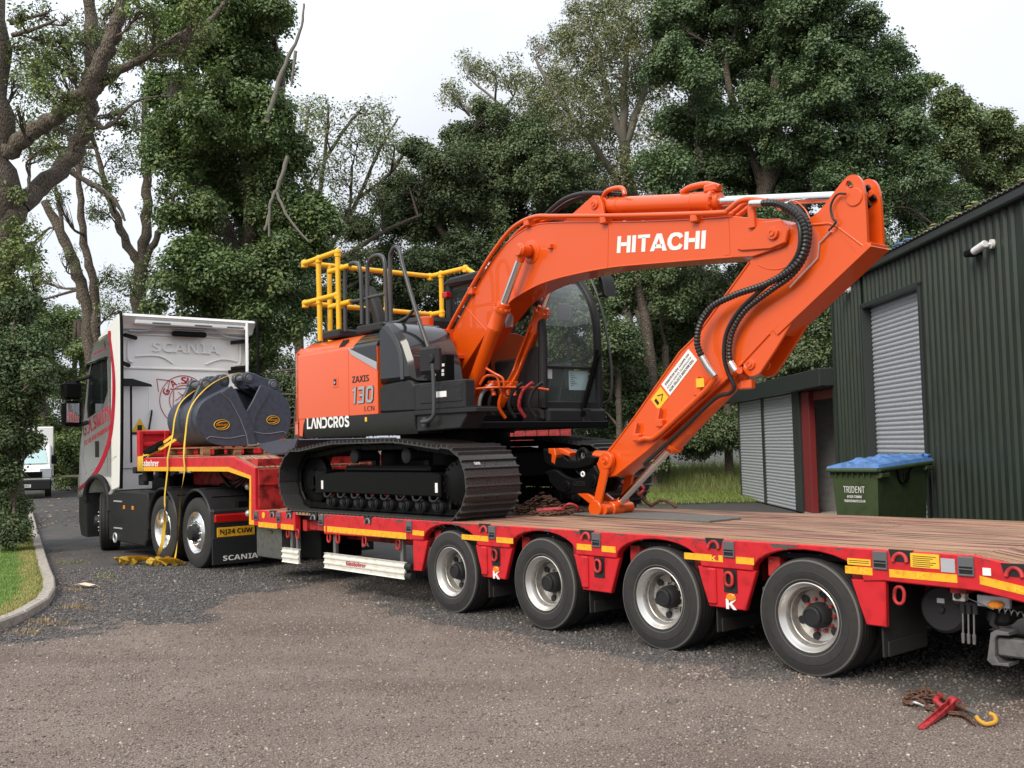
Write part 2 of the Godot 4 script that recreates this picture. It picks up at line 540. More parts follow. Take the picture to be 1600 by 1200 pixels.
	mat("moss", Color(0.35, 0.34, 0.15), 0.95)
	tri_map(mat("roof_tile", Color(0.17, 0.07, 0.045), 0.9), grime, 1.2)
	tri_map(mat("brick_wall", Color(0.24, 0.13, 0.09), 0.9), grime, 1.2)
	var g := mat("glass", Color(0.3, 0.38, 0.37), 0.02)  # pale tint is a painted haze in place of reflected sky
	g.transparency = BaseMaterial3D.TRANSPARENCY_ALPHA
	g.albedo_color.a = 0.15
	g.metallic_specular = 0.7
	g = mat("side_glass", Color(0.03, 0.035, 0.035), 0.03)
	g.transparency = BaseMaterial3D.TRANSPARENCY_ALPHA
	g.albedo_color.a = 0.4
	g.metallic_specular = 0.15
	g = mat("dark_glass", Color(0.01, 0.014, 0.014), 0.04)
	mat("mirror_face", Color(0.85, 0.87, 0.88), 0.03, 1.0)
	mat("interior", Color(0.09, 0.09, 0.092), 0.7)
	mat("cam_white", Color(0.72, 0.72, 0.72), 0.4)
	mat("fence_wood", Color(0.14, 0.125, 0.1), 0.9)

func stage():
	var cam := Camera3D.new()
	cam.name = "camera"
	add_child(cam)
	# 35 mm lens held at 1.66 m, tipped up a little and rolled slightly
	cam.transform = Transform3D(Basis(Vector3(0.650621, -0.024765, -0.758998), Vector3(0.059493, 0.998059, 0.018433), Vector3(0.757068, -0.057148, 0.650831)).orthonormalized(), Vector3(0, 1.664, 6.243))
	cam.fov = 40.68
	cam.near = 0.1
	cam.far = 600.0
	cam.current = true
	var we := WorldEnvironment.new()
	we.name = "world_environment"
	var e := Environment.new()
	e.background_mode = Environment.BG_SKY
	var sm := ProceduralSkyMaterial.new()
	sm.sky_top_color = C(1.25, 1.31, 1.4)
	sm.sky_horizon_color = C(0.335, 0.35, 0.375)
	sm.sky_curve = 2.0
	sm.sky_energy_multiplier = 1.0
	sm.ground_bottom_color = Color(0.3, 0.29, 0.27)
	sm.ground_horizon_color = Color(0.45, 0.45, 0.42)
	var cl := FastNoiseLite.new()
	cl.seed = 5
	cl.frequency = 0.012
	cl.fractal_octaves = 5
	var im := cl.get_seamless_image(512, 256)
	im.convert(Image.FORMAT_RGBA8)
	for y in 256:
		for x in 512:
			var k := im.get_pixel(x, y).r
			im.set_pixel(x, y, Color(0.86, 0.9, 0.97, clampf((k - 0.42) * 1.3, 0.0, 0.5)))
	sm.sky_cover = ImageTexture.create_from_image(im)
	sm.sky_cover_modulate = Color(1, 1, 1, 0.3)
	var sky := Sky.new()
	sky.sky_material = sm
	e.sky = sky
	e.tonemap_mode = Environment.TONE_MAPPER_LINEAR
	e.tonemap_exposure = 2.0
	e.sdfgi_enabled = true
	e.ssao_enabled = true
	e.ssil_enabled = true
	we.environment = e
	add_child(we)
	var sun := DirectionalLight3D.new()
	sun.name = "sun"
	sun.light_energy = 0.5
	sun.light_angular_distance = 30.0
	sun.light_color = Color(1.0, 0.97, 0.92)
	sun.shadow_enabled = true
	add_child(sun)
	# high, from behind the camera
	sun.look_at_from_position(Vector3(2.2, 7.6, 9.0), Vector3.ZERO)

# ---------------------------------------------------------------- the trailer
const AX := [-8.275, -6.915, -5.555, -4.195]
const DZ := -2.55

func deck_y(x: float) -> float:
	if x > -3.0:
		return 0.916 - (x + 3.0) * 0.16 - maxf(0.0, x + 2.6) * 0.05
	return 0.885 + 0.0033 * (x + 12.45)

func arc_pts(cx: float, y: float, a: float, b: float, m := 12) -> Array:
	var r := []
	for i in m + 1:
		var t := PI - PI * i / m
		r.append(Vector2(cx + a * cos(t), y + b * sin(t)))
	return r

func make_wheel(called: String, parent: Node3D, c: Vector3, out: float, inner_red: bool) -> Node3D:
	var w := holder(called, parent)
	var d := V(0, 0, out)
	var b := MB.new()
	for off in [0.0, -0.285]:
		var o: Vector3 = c + d * off
		var p := [Vector2(0.235, -0.215), Vector2(0.27, -0.235), Vector2(0.34, -0.242), Vector2(0.388, -0.225), Vector2(0.402, -0.208)]
		for k in 5:
			var h := -0.19 + k * 0.037
			p += [Vector2(0.408, h), Vector2(0.408, h + 0.026), Vector2(0.398, h + 0.028), Vector2(0.398, h + 0.035)]
		p += [Vector2(0.406, -0.012), Vector2(0.4, -0.005), Vector2(0.386, 0.002), Vector2(0.381, 0.002), Vector2(0.36, 0.01), Vector2(0.325, 0.013), Vector2(0.322, 0.016), Vector2(0.3, 0.015), Vector2(0.265, 0.008), Vector2(0.24, -0.004), Vector2(0.233, -0.02)]
		b.lathe(o, d, p, 56, 22.0)
	part(b, "tyre", M.rubber, w)
	b = MB.new()
	b.lathe(c, d, [Vector2(0.398, -0.0025), Vector2(0.392, 0.001), Vector2(0.386, 0.0035)], 56, 60.0)
	b.lathe(c, d, [Vector2(0.266, 0.0095), Vector2(0.263, 0.0105), Vector2(0.26, 0.0095)], 56, 60.0)
	part(b, "scuffed_rim_of_tyre", M.scuffed, w, "stuff")
	b = MB.new()
	b.lathe(c, d, [Vector2(0.2, -0.2), Vector2(0.21, -0.06), Vector2(0.222, -0.03), Vector2(0.236, -0.016), Vector2(0.243, -0.006), Vector2(0.243, 0.004), Vector2(0.237, 0.007), Vector2(0.229, -0.003), Vector2(0.221, -0.02), Vector2(0.212, -0.03), Vector2(0.208, -0.036)], 48, 24.0)
	part(b, "rim_lip", M.rim_lip, w)
	b = MB.new()
	b.lathe(c, d, [Vector2(0.214, -0.03), Vector2(0.2, -0.05), Vector2(0.194, -0.075), Vector2(0.188, -0.08), Vector2(0.184, -0.12), Vector2(0.178, -0.14), Vector2(0.14, -0.155), Vector2(0.115, -0.165), Vector2(0.085, -0.165)], 48, 24.0)
	part(b, "rim", M.rim, w)
	b = MB.new()
	for k in 6:
		var t := TAU * (k + 0.3) / 6
		var q := c + V(cos(t) * 0.153, sin(t) * 0.153, 0) + d * -0.152
		b.cyl(q - d * 0.004, q + d * 0.013, 0.029, 16)
	part(b, "hand_hole_shade", M.black_print_and_shade, w, "stuff")  # solid black discs; the dark of open holes is painted
	b = MB.new()
	for k in 10:
		var t := TAU * k / 10
		var q := c + V(cos(t) * 0.112, sin(t) * 0.112, 0) + d * -0.165
		b.cyl(q, q + d * 0.032, 0.013, 6)
	part(b, "wheel_nut", M.rust_red if inner_red else M.rim, w, "stuff")
	b = MB.new()
	b.lathe(c, d, [Vector2(0.09, -0.17), Vector2(0.09, -0.1), Vector2(0.082, -0.07), Vector2(0.072, -0.06), Vector2(0.07, -0.035), Vector2(0.06, -0.028), Vector2(0.052, -0.028), Vector2(0.05, -0.033), Vector2(0, -0.033)], 28)
	part(b, "hub_cap", M.plastic, w)
	return w

func trailer():
	var T := thing("lowloader_trailer", V(-8, 0, -1.275), "long red four-axle low-loader trailer with worn plank deck carrying the orange excavator", "trailer")
	var b := MB.new()
	# side rails, their lower edge arched over each wheel
	for side in 2:
		var z0 := -0.085 if side == 0 else DZ
		var z1 := 0.0 if side == 0 else DZ + 0.085
		b = MB.new()
		var p := [Vector2(-10.7, deck_y(-10.7)), Vector2(-10.7, 0.66)]
		p.append(Vector2(-8.9, 0.69))
		for hx in AX:
			p += arc_pts(hx, 0.695, 0.445, 0.18)
		p += [Vector2(-3.6, 0.71), Vector2(-2.98, 0.70), Vector2(-1.4, 0.44), Vector2(-1.4, deck_y(-1.4)), Vector2(-2.2, deck_y(-2.2)), Vector2(-2.65, deck_y(-2.65)), Vector2(-3.0, deck_y(-3.0))]
		b.prism(p, z0, z1, 0.008)
		part(b, "side_rail", M.red, T)
		b = MB.new()
		b.prism([Vector2(-12.45, deck_y(-12.4)), Vector2(-12.45, 0.68), Vector2(-11.39, 0.665), Vector2(-11.39, deck_y(-11.39))], z0, z1, 0.008)
		part(b, "front_rail", M.red, T)
	b = MB.new()
	b.bb(V(-11.39, 0.67, -0.3), V(-10.7, 0.86, -0.14), 0.01)
	part(b, "inner_rail", M.red_worn, T)
	# paint worn off along the upper edge
	b = MB.new()
	rng.seed = 41
	var wn := FastNoiseLite.new()
	wn.seed = 4
	wn.frequency = 1.0
	var ex := -10.7
	while ex < -1.5:
		var h0 := 0.007 + 0.06 * maxf(0.0, wn.get_noise_2d(ex * 2.3, 0.0) + 0.25 * wn.get_noise_2d(ex * 19.0, 3.0) - 0.02)
		var x2 := ex + 0.02
		var h1 := 0.007 + 0.06 * maxf(0.0, wn.get_noise_2d(x2 * 2.3, 0.0) + 0.25 * wn.get_noise_2d(x2 * 19.0, 3.0) - 0.02)
		if maxf(h0, h1) > 0.008:
			b.quad(V(ex, deck_y(ex) - h0, 0.0015), V(x2, deck_y(x2) - h1, 0.0015), V(x2, deck_y(x2) - 0.007, 0.0015), V(ex, deck_y(ex) - 0.007, 0.0015))
		ex = x2
	for k in 260:
		var cx := rng.randf_range(-10.6, -2.0)
		var cy := deck_y(cx) - 0.01 - absf(rng.randfn()) * 0.05
		var rr := rng.randf_range(0.002, 0.007)
		var poly := []
		for e in 6:
			var a := TAU * e / 6
			poly.append(V(cx + cos(a) * rr * rng.randf_range(0.6, 1.6), cy + sin(a) * rr * rng.randf_range(0.5, 1.3), 0.0018))
		for e in 4:
			b.tri(poly[0], poly[e + 1], poly[e + 2])
	part(b, "paint_chips", M.worn_edge, T, "stuff")
	# skirts hanging between the wheels
	var sk := [[-8.92, 0.69, -8.92, 0.37, -8.78, 0.375, -8.73, 0.5, -8.66, 0.69]]
	for i in 3:
		var a: float = AX[i]
		var c: float = AX[i + 1]
		sk.append([a + 0.4, 0.694, a + 0.44, 0.56, a + 0.5, 0.4, c - 0.53, 0.4, c - 0.47, 0.56, c - 0.42, 0.694])
	sk.append([-3.85, 0.7, -3.8, 0.55, -3.75, 0.41, -3.61, 0.41, -3.6, 0.71])
	for i in sk.size():
		for side in 2:
			b = MB.new()
			var z := -0.012 if side == 0 else DZ + 0.06
			b.prism(pts2(sk[i]), z - 0.048, z, 0.007)
			var mid: float = (sk[i][0] + sk[i][-2]) * 0.5
			if i > 0 and i < 4:
				b.bb(V(mid - 0.17, 0.42, z - 0.01), V(mid - 0.09, 0.69, z + 0.022), 0.012)
			part(b, "skirt", M.red, T)
	for i in 3:
		var mid: float = (AX[i] + AX[i + 1]) * 0.5 + 0.0
		b = MB.new()
		b.bb(V(mid - 0.03, 0.52, -0.012), V(mid + 0.09, 0.69, -0.006))
		part(b, "ring_recess_shade", M.black_print_and_shade, T)  # flat black plate, shade of the recess put into colour
		link(V(mid + 0.03, 0.62, 0.012), V(0, 1, 0), V(1, 0, 0), 0.05, 0.035, 0.013, T, "lashing_ring")
		if i != 1:
			b = MB.new()
			b.xf = Transform3D(Basis.from_scale(V(1, 0.62, 1)), V(mid + 0.03, 0.487, -0.01))
			b.cyl(V(0, 0, 0), V(0, 0, 0.014), 0.045, 16, 0.038, 0.004)
			part(b, "marker_light", M.amber, T)
			text("K", V(mid + 0.03, 0.435, -0.008), 0.095, 0.075, M.white_print, T, "emblem", Basis.IDENTITY, 900, true, 0.004)
	# grey plastic pockets, rings let into the top edge, reflective tape
	for x in [-12.4, -11.79, -10.75, -8.96, -7.6, -6.22, -4.84, -3.62, -3.05]:
		var y := deck_y(x)
		b = MB.new()
		b.bb(V(x - 0.05, y - 0.012, -0.01), V(x + 0.05, y - 0.075, 0.013), 0.004)
		b.bb(V(x - 0.05, y - 0.12, -0.01), V(x - 0.042, y - 0.07, 0.013), 0.002)
		b.bb(V(x + 0.042, y - 0.12, -0.01), V(x + 0.05, y - 0.07, 0.013), 0.002)
		b.bb(V(x - 0.05, y - 0.13, -0.01), V(x + 0.05, y - 0.118, 0.015), 0.003)
		b.bb(V(x - 0.05, y - 0.092, -0.01), V(x + 0.05, y - 0.085, 0.012), 0.002)
		part(b, "stake_pocket", M.grey_pocket, T)
		b = MB.new()
		b.bb(V(x - 0.043, y - 0.119, 0.0), V(x + 0.043, y - 0.07, 0.003))
		part(b, "pocket_slot_shade", M.black_print_and_shade, T)  # black backing, painted dark in place of slot shade
	for x in [-11.95, -11.52, -10.93, -9.75, -7.72, -6.34, -4.98, -3.48, -2.76]:
		var y := deck_y(x)
		b = MB.new()
		b.prism([Vector2(x - 0.08, y + 0.004), Vector2(x - 0.06, y - 0.07), Vector2(x + 0.06, y - 0.075), Vector2(x + 0.085, y + 0.004)], -0.03, 0.0035)
		part(b, "ring_pocket_shade", M.black_print_and_shade, T)  # solid black block; shade of the cut-out is its colour
		b = MB.new()
		var q := []
		for k in 11:
			var t := PI * k / 10
			q.append(V(x - 0.047 * cos(t), y - 0.072 + 0.052 * sin(t), 0.012 - 0.01 * sin(t)))
		b.tube(q, 0.014, 8)
		part(b, "deck_ring", M.red_worn if x > -8 else M.grey_steel, T)
	for s in [[-12.34, -11.84], [-11.74, -11.42], [-10.69, -10.66], [-10.62, -9.02], [-8.9, -8.7], [-8.07, -7.66], [-7.54, -7.3], [-6.46, -6.28], [-6.16, -6.0], [-5.27, -4.9], [-4.78, -4.62], [-3.88, -3.68], [-3.56, -3.11]]:
		b = MB.new()
		var ya := 0.79 if s[0] > -9 else 0.755
		if s[0] < -11: ya = 0.735
		b.bb(V(s[0], ya - 0.05 if s[0] > -9 else ya - 0.065, -0.002), V(s[1], ya, 0.003))
		part(b, "reflective_tape", M.tape, T)
	b = MB.new()
	b.prism([Vector2(-2.97, 0.795), Vector2(-2.97, 0.745), Vector2(-1.5, 0.51), Vector2(-1.5, 0.56)], -0.002, 0.003)
	part(b, "reflective_tape", M.tape, T)
	for x in [-3.74, -3.34, -4.99, -2.74]:
		text("K", V(x, 0.765 if x < -2.9 else 0.735, 0.0045), 0.06, 0.035, M.yellow_label, T, "emblem", Basis.IDENTITY, 900, true, 0.002)
	for s in [[-3.86, -3.69, 0.8, 0.842, "yellow_label"], [-3.41, -3.22, 0.815, 0.905, "yellow_label"], [-3.21, -3.12, 0.80, 0.885, "galv"], [-2.95, -2.9, 0.8, 0.845, "white_print"], [-5.0, -4.94, 0.75, 0.79, "red_worn"]]:
		b = MB.new()
		b.bb(V(s[0], s[2], -0.002), V(s[1], s[3], 0.004))
		part(b, "warning_label", M[s[4]], T)
	b = MB.new()
	for k in 6:
		b.bb(V(-3.395, 0.885 - k * 0.0125, 0.0), V(-3.24 - 0.02 * (k % 3), 0.889 - k * 0.0125, 0.005))
	for k in 2:
		b.bb(V(-3.85, 0.827 - k * 0.013, 0.0), V(-3.7, 0.831 - k * 0.013, 0.005))
	part(b, "label_print", M.black_print_and_shade, T, "stuff")
	b = MB.new()
	b.cyl(V(-12.2, 0.825, -0.002), V(-12.2, 0.825, 0.004), 0.04, 20)
	part(b, "round_sticker", M.yellow, T)
	# rings hanging below the rail
	for x in [-11.6, -11.36, -10.62, -10.42, -9.86, -9.2, -3.51]:
		link(V(x, 0.625, -0.02), V(0.1, 1, 0), V(1, 0, 0), 0.055, 0.034, 0.012, T, "lashing_ring")
	# deck planks
	var mats := ["plank", "plank_rosy", "plank_grey", "plank_rosy", "plank", "plank_grey", "plank_rosy"]
	rng.seed = 77
	var boards := ["plank", "plank_rosy", "plank_rosy", "plank_grey", "plank_rosy", "plank_grey", "plank_rosy", "plank_rosy", "plank"]
	for i in 9:
		var z := -0.012 - i * 0.2808
		var cuts := [-12.3]
		var cut := -12.3 + rng.randf_range(2.8, 4.6)
		while cut < -4.2:
			cuts.append(cut)
			cut += rng.randf_range(3.0, 4.6)
		cuts.append(-3.0)
		cuts.append(-2.62)
		cuts.append(-1.45)
		for k in cuts.size() - 1:
			var x0: float = cuts[k] + 0.002
			var x1: float = cuts[k + 1] - 0.002
			b = MB.new()
			var dy := rng.randf_range(-0.004, 0.004)
			b.bar(V(x0, deck_y(x0) - 0.012 + dy, z - 0.139), V(x1, deck_y(x1) - 0.012 + dy, z - 0.139), 0.271, 0.034, V(0, 0, 1), 0.006)
			part(b, "deck_plank", M[boards[i]], T)
	b = MB.new()
	b.bb(V(-12.4, 0.8, DZ + 0.09), V(-3.0, 0.84, -0.09))
	b.bar(V(-3.0, 0.82, -1.275), V(-1.45, 0.56, -1.275), 2.36, 0.03, V(0, 0, 1))
	part(b, "underdeck", M.black, T)
	b = MB.new()
	for z in [-0.75, -1.8]:
		b.bb(V(-12.4, 0.52, z - 0.08), V(-3.2, 0.8, z + 0.08), 0.01)
	for i in 14:
		var x := -12.0 + i * 0.68
		b.bb(V(x - 0.05, 0.66, DZ + 0.1), V(x + 0.05, 0.8, -0.1))
	part(b, "chassis_beam", M.red_worn, T)
	# gooseneck
	for z in [[-0.07, 0.0], [DZ, DZ + 0.07]]:
		b = MB.new()
		b.prism(pts2([-16.5, 1.575, -13.05, 1.575, -12.43, 1.425, -12.43, 0.69, -12.62, 0.68, -12.58, 1.29, -13.2, 1.385, -16.5, 1.375]), z[0], z[1], 0.008)
		part(b, "gooseneck_side", M.red, T)
	b = MB.new()
	b.prism(pts2([-16.45, 1.435, -13.2, 1.44, -12.53, 1.325, -12.54, 0.75, -12.46, 0.745, -12.46, 0.69, -12.6, 0.69, -12.575, 1.285, -13.21, 1.378, -16.45, 1.372]), -0.002, 0.0035)
	part(b, "reflective_tape", M.tape, T)
	text("ässbohrer", V(-15.98, 1.495, 0.003), 0.75, 0.1, M.white_print, T, "lettering", Basis.IDENTITY, 900)
	for i in 15:
		var z := -0.1 - i * 0.1575
		b = MB.new()
		b.bb(V(-16.4, 1.545, z - 0.07), V(-13.06, 1.583, z + 0.07), 0.004)
		part(b, "gooseneck_plank", M[mats[(i * 2) % 7]], T)
		b = MB.new()
		b.bar(V(-13.05, 1.562, z), V(-12.45, 1.417, z), 0.14, 0.034, V(0, 0, 1), 0.004)
		part(b, "gooseneck_plank", M[mats[(i * 5 + 2) % 7]], T)
	b = MB.new()
	b.bb(V(-12.5, 0.86, DZ + 0.05), V(-12.42, 1.41, -0.05), 0.006)
	for z in [-0.5, -1.0, -1.55, -2.05]:
		b.bb(V(-12.43, 0.87, z - 0.03), V(-12.39, 1.4, z + 0.03), 0.006)
	b.bb(V(-12.42, 1.2, DZ + 0.05), V(-12.4, 1.22, -0.05))
	part(b, "step_plate", M.red_worn, T)
	b = MB.new()
	b.bb(V(-16.2, 1.12, -1.75), V(-12.5, 1.4, -0.8), 0.02)
	b.bb(V(-16.4, 1.4, DZ + 0.08), V(-12.5, 1.54, -0.08))
	part(b, "gooseneck_beam", M.red_worn, T)
	for z in [-0.62, -1.9]:
		b = MB.new()
		for k in 3:
			var q := []
			for j in 9:
				var t := j / 8.0
				q.append(V(-14.9 + t * 1.0 + k * 0.12, 1.36 - sin(t * PI) * (0.15 + 0.05 * k), z + 0.04 * k))
			b.tube(q, 0.018, 8)
		part(b, "air_hose", M.hose, T)
	b = MB.new()
	b.bb(V(-16.5, 1.57, DZ), V(-16.44, 2.015, 0.0), 0.006)
	for y in [1.62, 1.79, 1.98]:
		b.bb(V(-16.45, y - 0.03, DZ), V(-16.41, y + 0.03, -0.02), 0.008)
	for z in [-0.03, -0.45, -1.27, -2.1, -2.52]:
		b.bb(V(-16.45, 1.57, z - 0.035), V(-16.39, 2.01, z + 0.035), 0.008)
	part(b, "headboard", M.red, T)
	# toolbox and the white side guards on their legs
	b = MB.new()
	b.bb(V(-12.6, 0.27, -0.55), V(-11.93, 0.66, -0.1), 0.01)
	part(b, "toolbox", M.stainless, T)
	b = MB.new()
	b.bb(V(-12.3, 0.585, -0.1), V(-12.16, 0.625, -0.085), 0.006)
	part(b, "latch", M.grey_steel, T)
	b = MB.new()
	b.bb(V(-11.9, 0.3, -0.9), V(-11.3, 0.66, -0.3), 0.01)
	part(b, "battery_box", M.black, T)
	for s in [[-11.72, -11.31], [-10.7, -9.06]]:
		b = MB.new()
		var sec := pts2([0.0, 0.0, -0.012, 0.012, -0.012, 0.045, 0.002, 0.055, 0.002, 0.07, -0.012, 0.08, -0.012, 0.11, 0.002, 0.12, 0.002, 0.135, -0.012, 0.145, -0.012, 0.165, 0.0, 0.175, -0.045, 0.175, -0.045, 0.165, -0.03, 0.16, -0.03, 0.015, -0.045, 0.01, -0.045, 0.0])
		b.xf = Transform3D(Basis(V(0, 0, 1), V(0, 1, 0), V(-1, 0, 0)), V(0, 0.27, 0.01))
		b.prism(sec, -s[1], -s[0])
		part(b, "side_guard", M.white_guard, T)
		for x in [s[0] + 0.15, s[1] - 0.12]:
			b = MB.new()
			b.bb(V(x - 0.025, 0.28, -0.09), V(x + 0.025, 0.72, -0.045), 0.005)
			part(b, "guard_leg", M.grey_steel, T)
	b = MB.new()
	for y in [0.3, 0.4]:
		b.cyl(V(-9.06, y, -0.03), V(-8.95, y, -0.03), 0.04, 14)
	part(b, "guard_end", M.plastic, T)
	text("Kässbohrer", V(-10.0, 0.36, 0.013), 0.4, 0.05, M.crimson, T)
	# axles and wheels
	for i in 4:
		b = MB.new()
		b.cyl(V(AX[i], 0.42, -2.3), V(AX[i], 0.42, -0.25), 0.065, 14)
		for z in [-0.75, -1.8]:
			b.cyl(V(AX[i] + 0.2, 0.45, z), V(AX[i] + 0.2, 0.7, z), 0.13, 16)
			b.bar(V(AX[i] - 0.45, 0.55, z), V(AX[i] + 0.25, 0.4, z), 0.1, 0.09)
		part(b, "axle", M.black, T)
		make_wheel("wheel", T, V(AX[i], 0.408, -0.016), 1.0, i == 3)
		make_wheel("wheel", T, V(AX[i], 0.408, DZ + 0.016), -1.0, false)
		for z in [-0.06, -1.92]:
			b = MB.new()
			b.bar(V(AX[i] + 0.53, 0.2, z - 0.29), V(AX[i] + 0.53, 0.68, z - 0.29), 0.58, 0.012, V(0, 0, 1), 0.004)
			b.bar(V(AX[i] + 0.545, 0.2, z - 0.29), V(AX[i] + 0.545, 0.3, z - 0.29), 0.5, 0.012, V(0, 0, 1), 0.004)
			part(b, "mud_flap", M.rubber, T)
	# fittings behind the last wheel
	b = MB.new()
	b.cyl(V(-3.33, 0.53, -1.0), V(-3.33, 0.53, -0.22), 0.155, 26, -1.0, 0.02)
	b.cyl(V(-3.33, 0.53, -0.22), V(-3.33, 0.53, -0.2), 0.02, 10)
	part(b, "air_tank", M.plastic, T)
	b = MB.new()
	b.bb(V(-3.36, 0.57, -0.219), V(-3.31, 0.6, -0.214))
	part(b, "tank_plate", M.galv, T)
	b = MB.new()
	b.bb(V(-3.22, 0.605, -0.2), V(-3.14, 0.675, -0.14), 0.006)
	part(b, "valve_plate", M.white_guard, T)
	b = MB.new()
	b.cyl(V(-3.18, 0.64, -0.15), V(-3.18, 0.64, -0.12), 0.02, 12)
	part(b, "valve_knob", M.black_print_and_shade, T)
	b = MB.new()
	b.bb(V(-3.22, 0.58, -0.35), V(-2.85, 0.605, -0.16), 0.006)
	for k in 3:
		b.cyl(V(-3.17 + k * 0.04, 0.6, -0.17), V(-3.17 + k * 0.04, 0.53, -0.17), 0.018, 10)
	b.bb(V(-3.06, 0.46, -0.4), V(-2.92, 0.58, -0.22), 0.03)
	b.tube([V(-2.98, 0.55, -0.2), V(-3.0, 0.48, -0.19), V(-2.95, 0.43, -0.2), V(-2.9, 0.46, -0.24)], 0.018, 8)
	part(b, "valve_block", M.plastic, T)
	for k in 3:
		b = MB.new()
		var x := -3.165 + k * 0.035
		b.cyl(V(x, 0.54, -0.16), V(x, 0.4, -0.15), 0.006, 8)
		b.cyl(V(x, 0.41, -0.15), V(x, 0.345, -0.147), 0.012, 10, 0.01, 0.004)
		part(b, "lever", M.grey_steel, T)
	b = MB.new()
	b.xf = Transform3D(Basis(V(0, 0, 1), 0.1) * Basis.from_scale(V(1, 0.5, 1)), V(-2.94, 0.61, -0.13))
	b.cyl(V(0, 0, 0), V(0, 0, 0.03), 0.05, 20, 0.04, 0.008)
	part(b, "marker_light", M.amber, T)
	b = MB.new()
	b.bb(V(-3.06, 0.59, -0.17), V(-2.86, 0.66, -0.135), 0.004)
	part(b, "light_bracket", M.galv, T)
	b = MB.new()
	var hx := [V(-3.13, 0.64, -0.12), V(-3.0, 0.6, -0.11)]
	for k in 121:
		var t := k / 120.0
		hx.append(V(-2.94 + t * 0.5, 0.585 - 0.05 * t + 0.016 * sin(TAU * 14 * t), -0.11 + 0.016 * cos(TAU * 14 * t)))
	b.tube(hx, 0.004, 6)
	part(b, "coiled_cable", M.grey_steel, T)
	b = MB.new()
	b.prism(pts2([-3.0, 0.27, -2.97, 0.44, -2.94, 0.46, -2.86, 0.455, -2.86, 0.435, -2.93, 0.43, -2.945, 0.41, -2.95, 0.3, -2.93, 0.265, -2.87, 0.27, -2.87, 0.25, -2.97, 0.245]), -0.25, -0.1, 0.004)
	b.bb(V(-2.95, 0.3, -0.21), V(-1.5, 0.41, -0.13), 0.012)
	part(b, "rear_bumper_bar", M.grey_steel, T)

# an oval chain link or lashing ring: long axis along, flat across
func link(c: Vector3, along: Vector3, across: Vector3, l: float, w: float, r: float, parent: Node3D, called: String, m: Material = null):
	var b := MB.new()
	link_into(b, c, along, across, l, w, r)
	return part(b, called, m if m else M.red_worn, parent)

func link_into(b: MB, c: Vector3, along: Vector3, across: Vector3, l: float, w: float, r: float, seg := 6, m := 16):
	along = along.normalized()
	across = (across - along * across.dot(along)).normalized()
	var q := []
	for k in m + 1:
		var t := TAU * k / m
		var s := sin(t)
		q.append(c + across * cos(t) * w + along * (signf(s) * pow(absf(s), 0.7) * l))
	b.tube(q, r, seg, false)

# ---------------------------------------------------------------- the excavator
const PLAN := Basis(Vector3(1, 0, 0), Vector3(0, 0, -1), Vector3(0, 1, 0))   # a prism drawn in plan: x, -z, pulled upwards
const ACROSS := Basis(Vector3(0, 0, -1), Vector3(0, 1, 0), Vector3(1, 0, 0))  # a prism drawn across: -z, y, pulled along x

func track_path() -> Array:
	var p := []
	for k in 21:
		p.append(Vector2(-11.43 + 3.06 * k / 20.0, 0.918))
	for k in 16:
		var t := -PI / 2 + PI * (k + 1) / 16.0
		p.append(Vector2(-8.37 + 0.355 * cos(t), 1.273 + 0.355 * sin(t)))
	for k in 21:
		var t := (k + 1) / 21.0
		var x := -8.37 - 3.06 * t
		p.append(Vector2(x, 1.628 + 0.075 * clampf(sin(PI * clampf(t * 1.12 - 0.06, 0, 1)) * 1.3, 0, 1)))
	for k in 15:
		var t := PI / 2 + PI * (k + 1) / 16.0
		p.append(Vector2(-11.43 + 0.355 * cos(t), 1.273 + 0.355 * sin(t)))
	p.append(p[0])
	return p

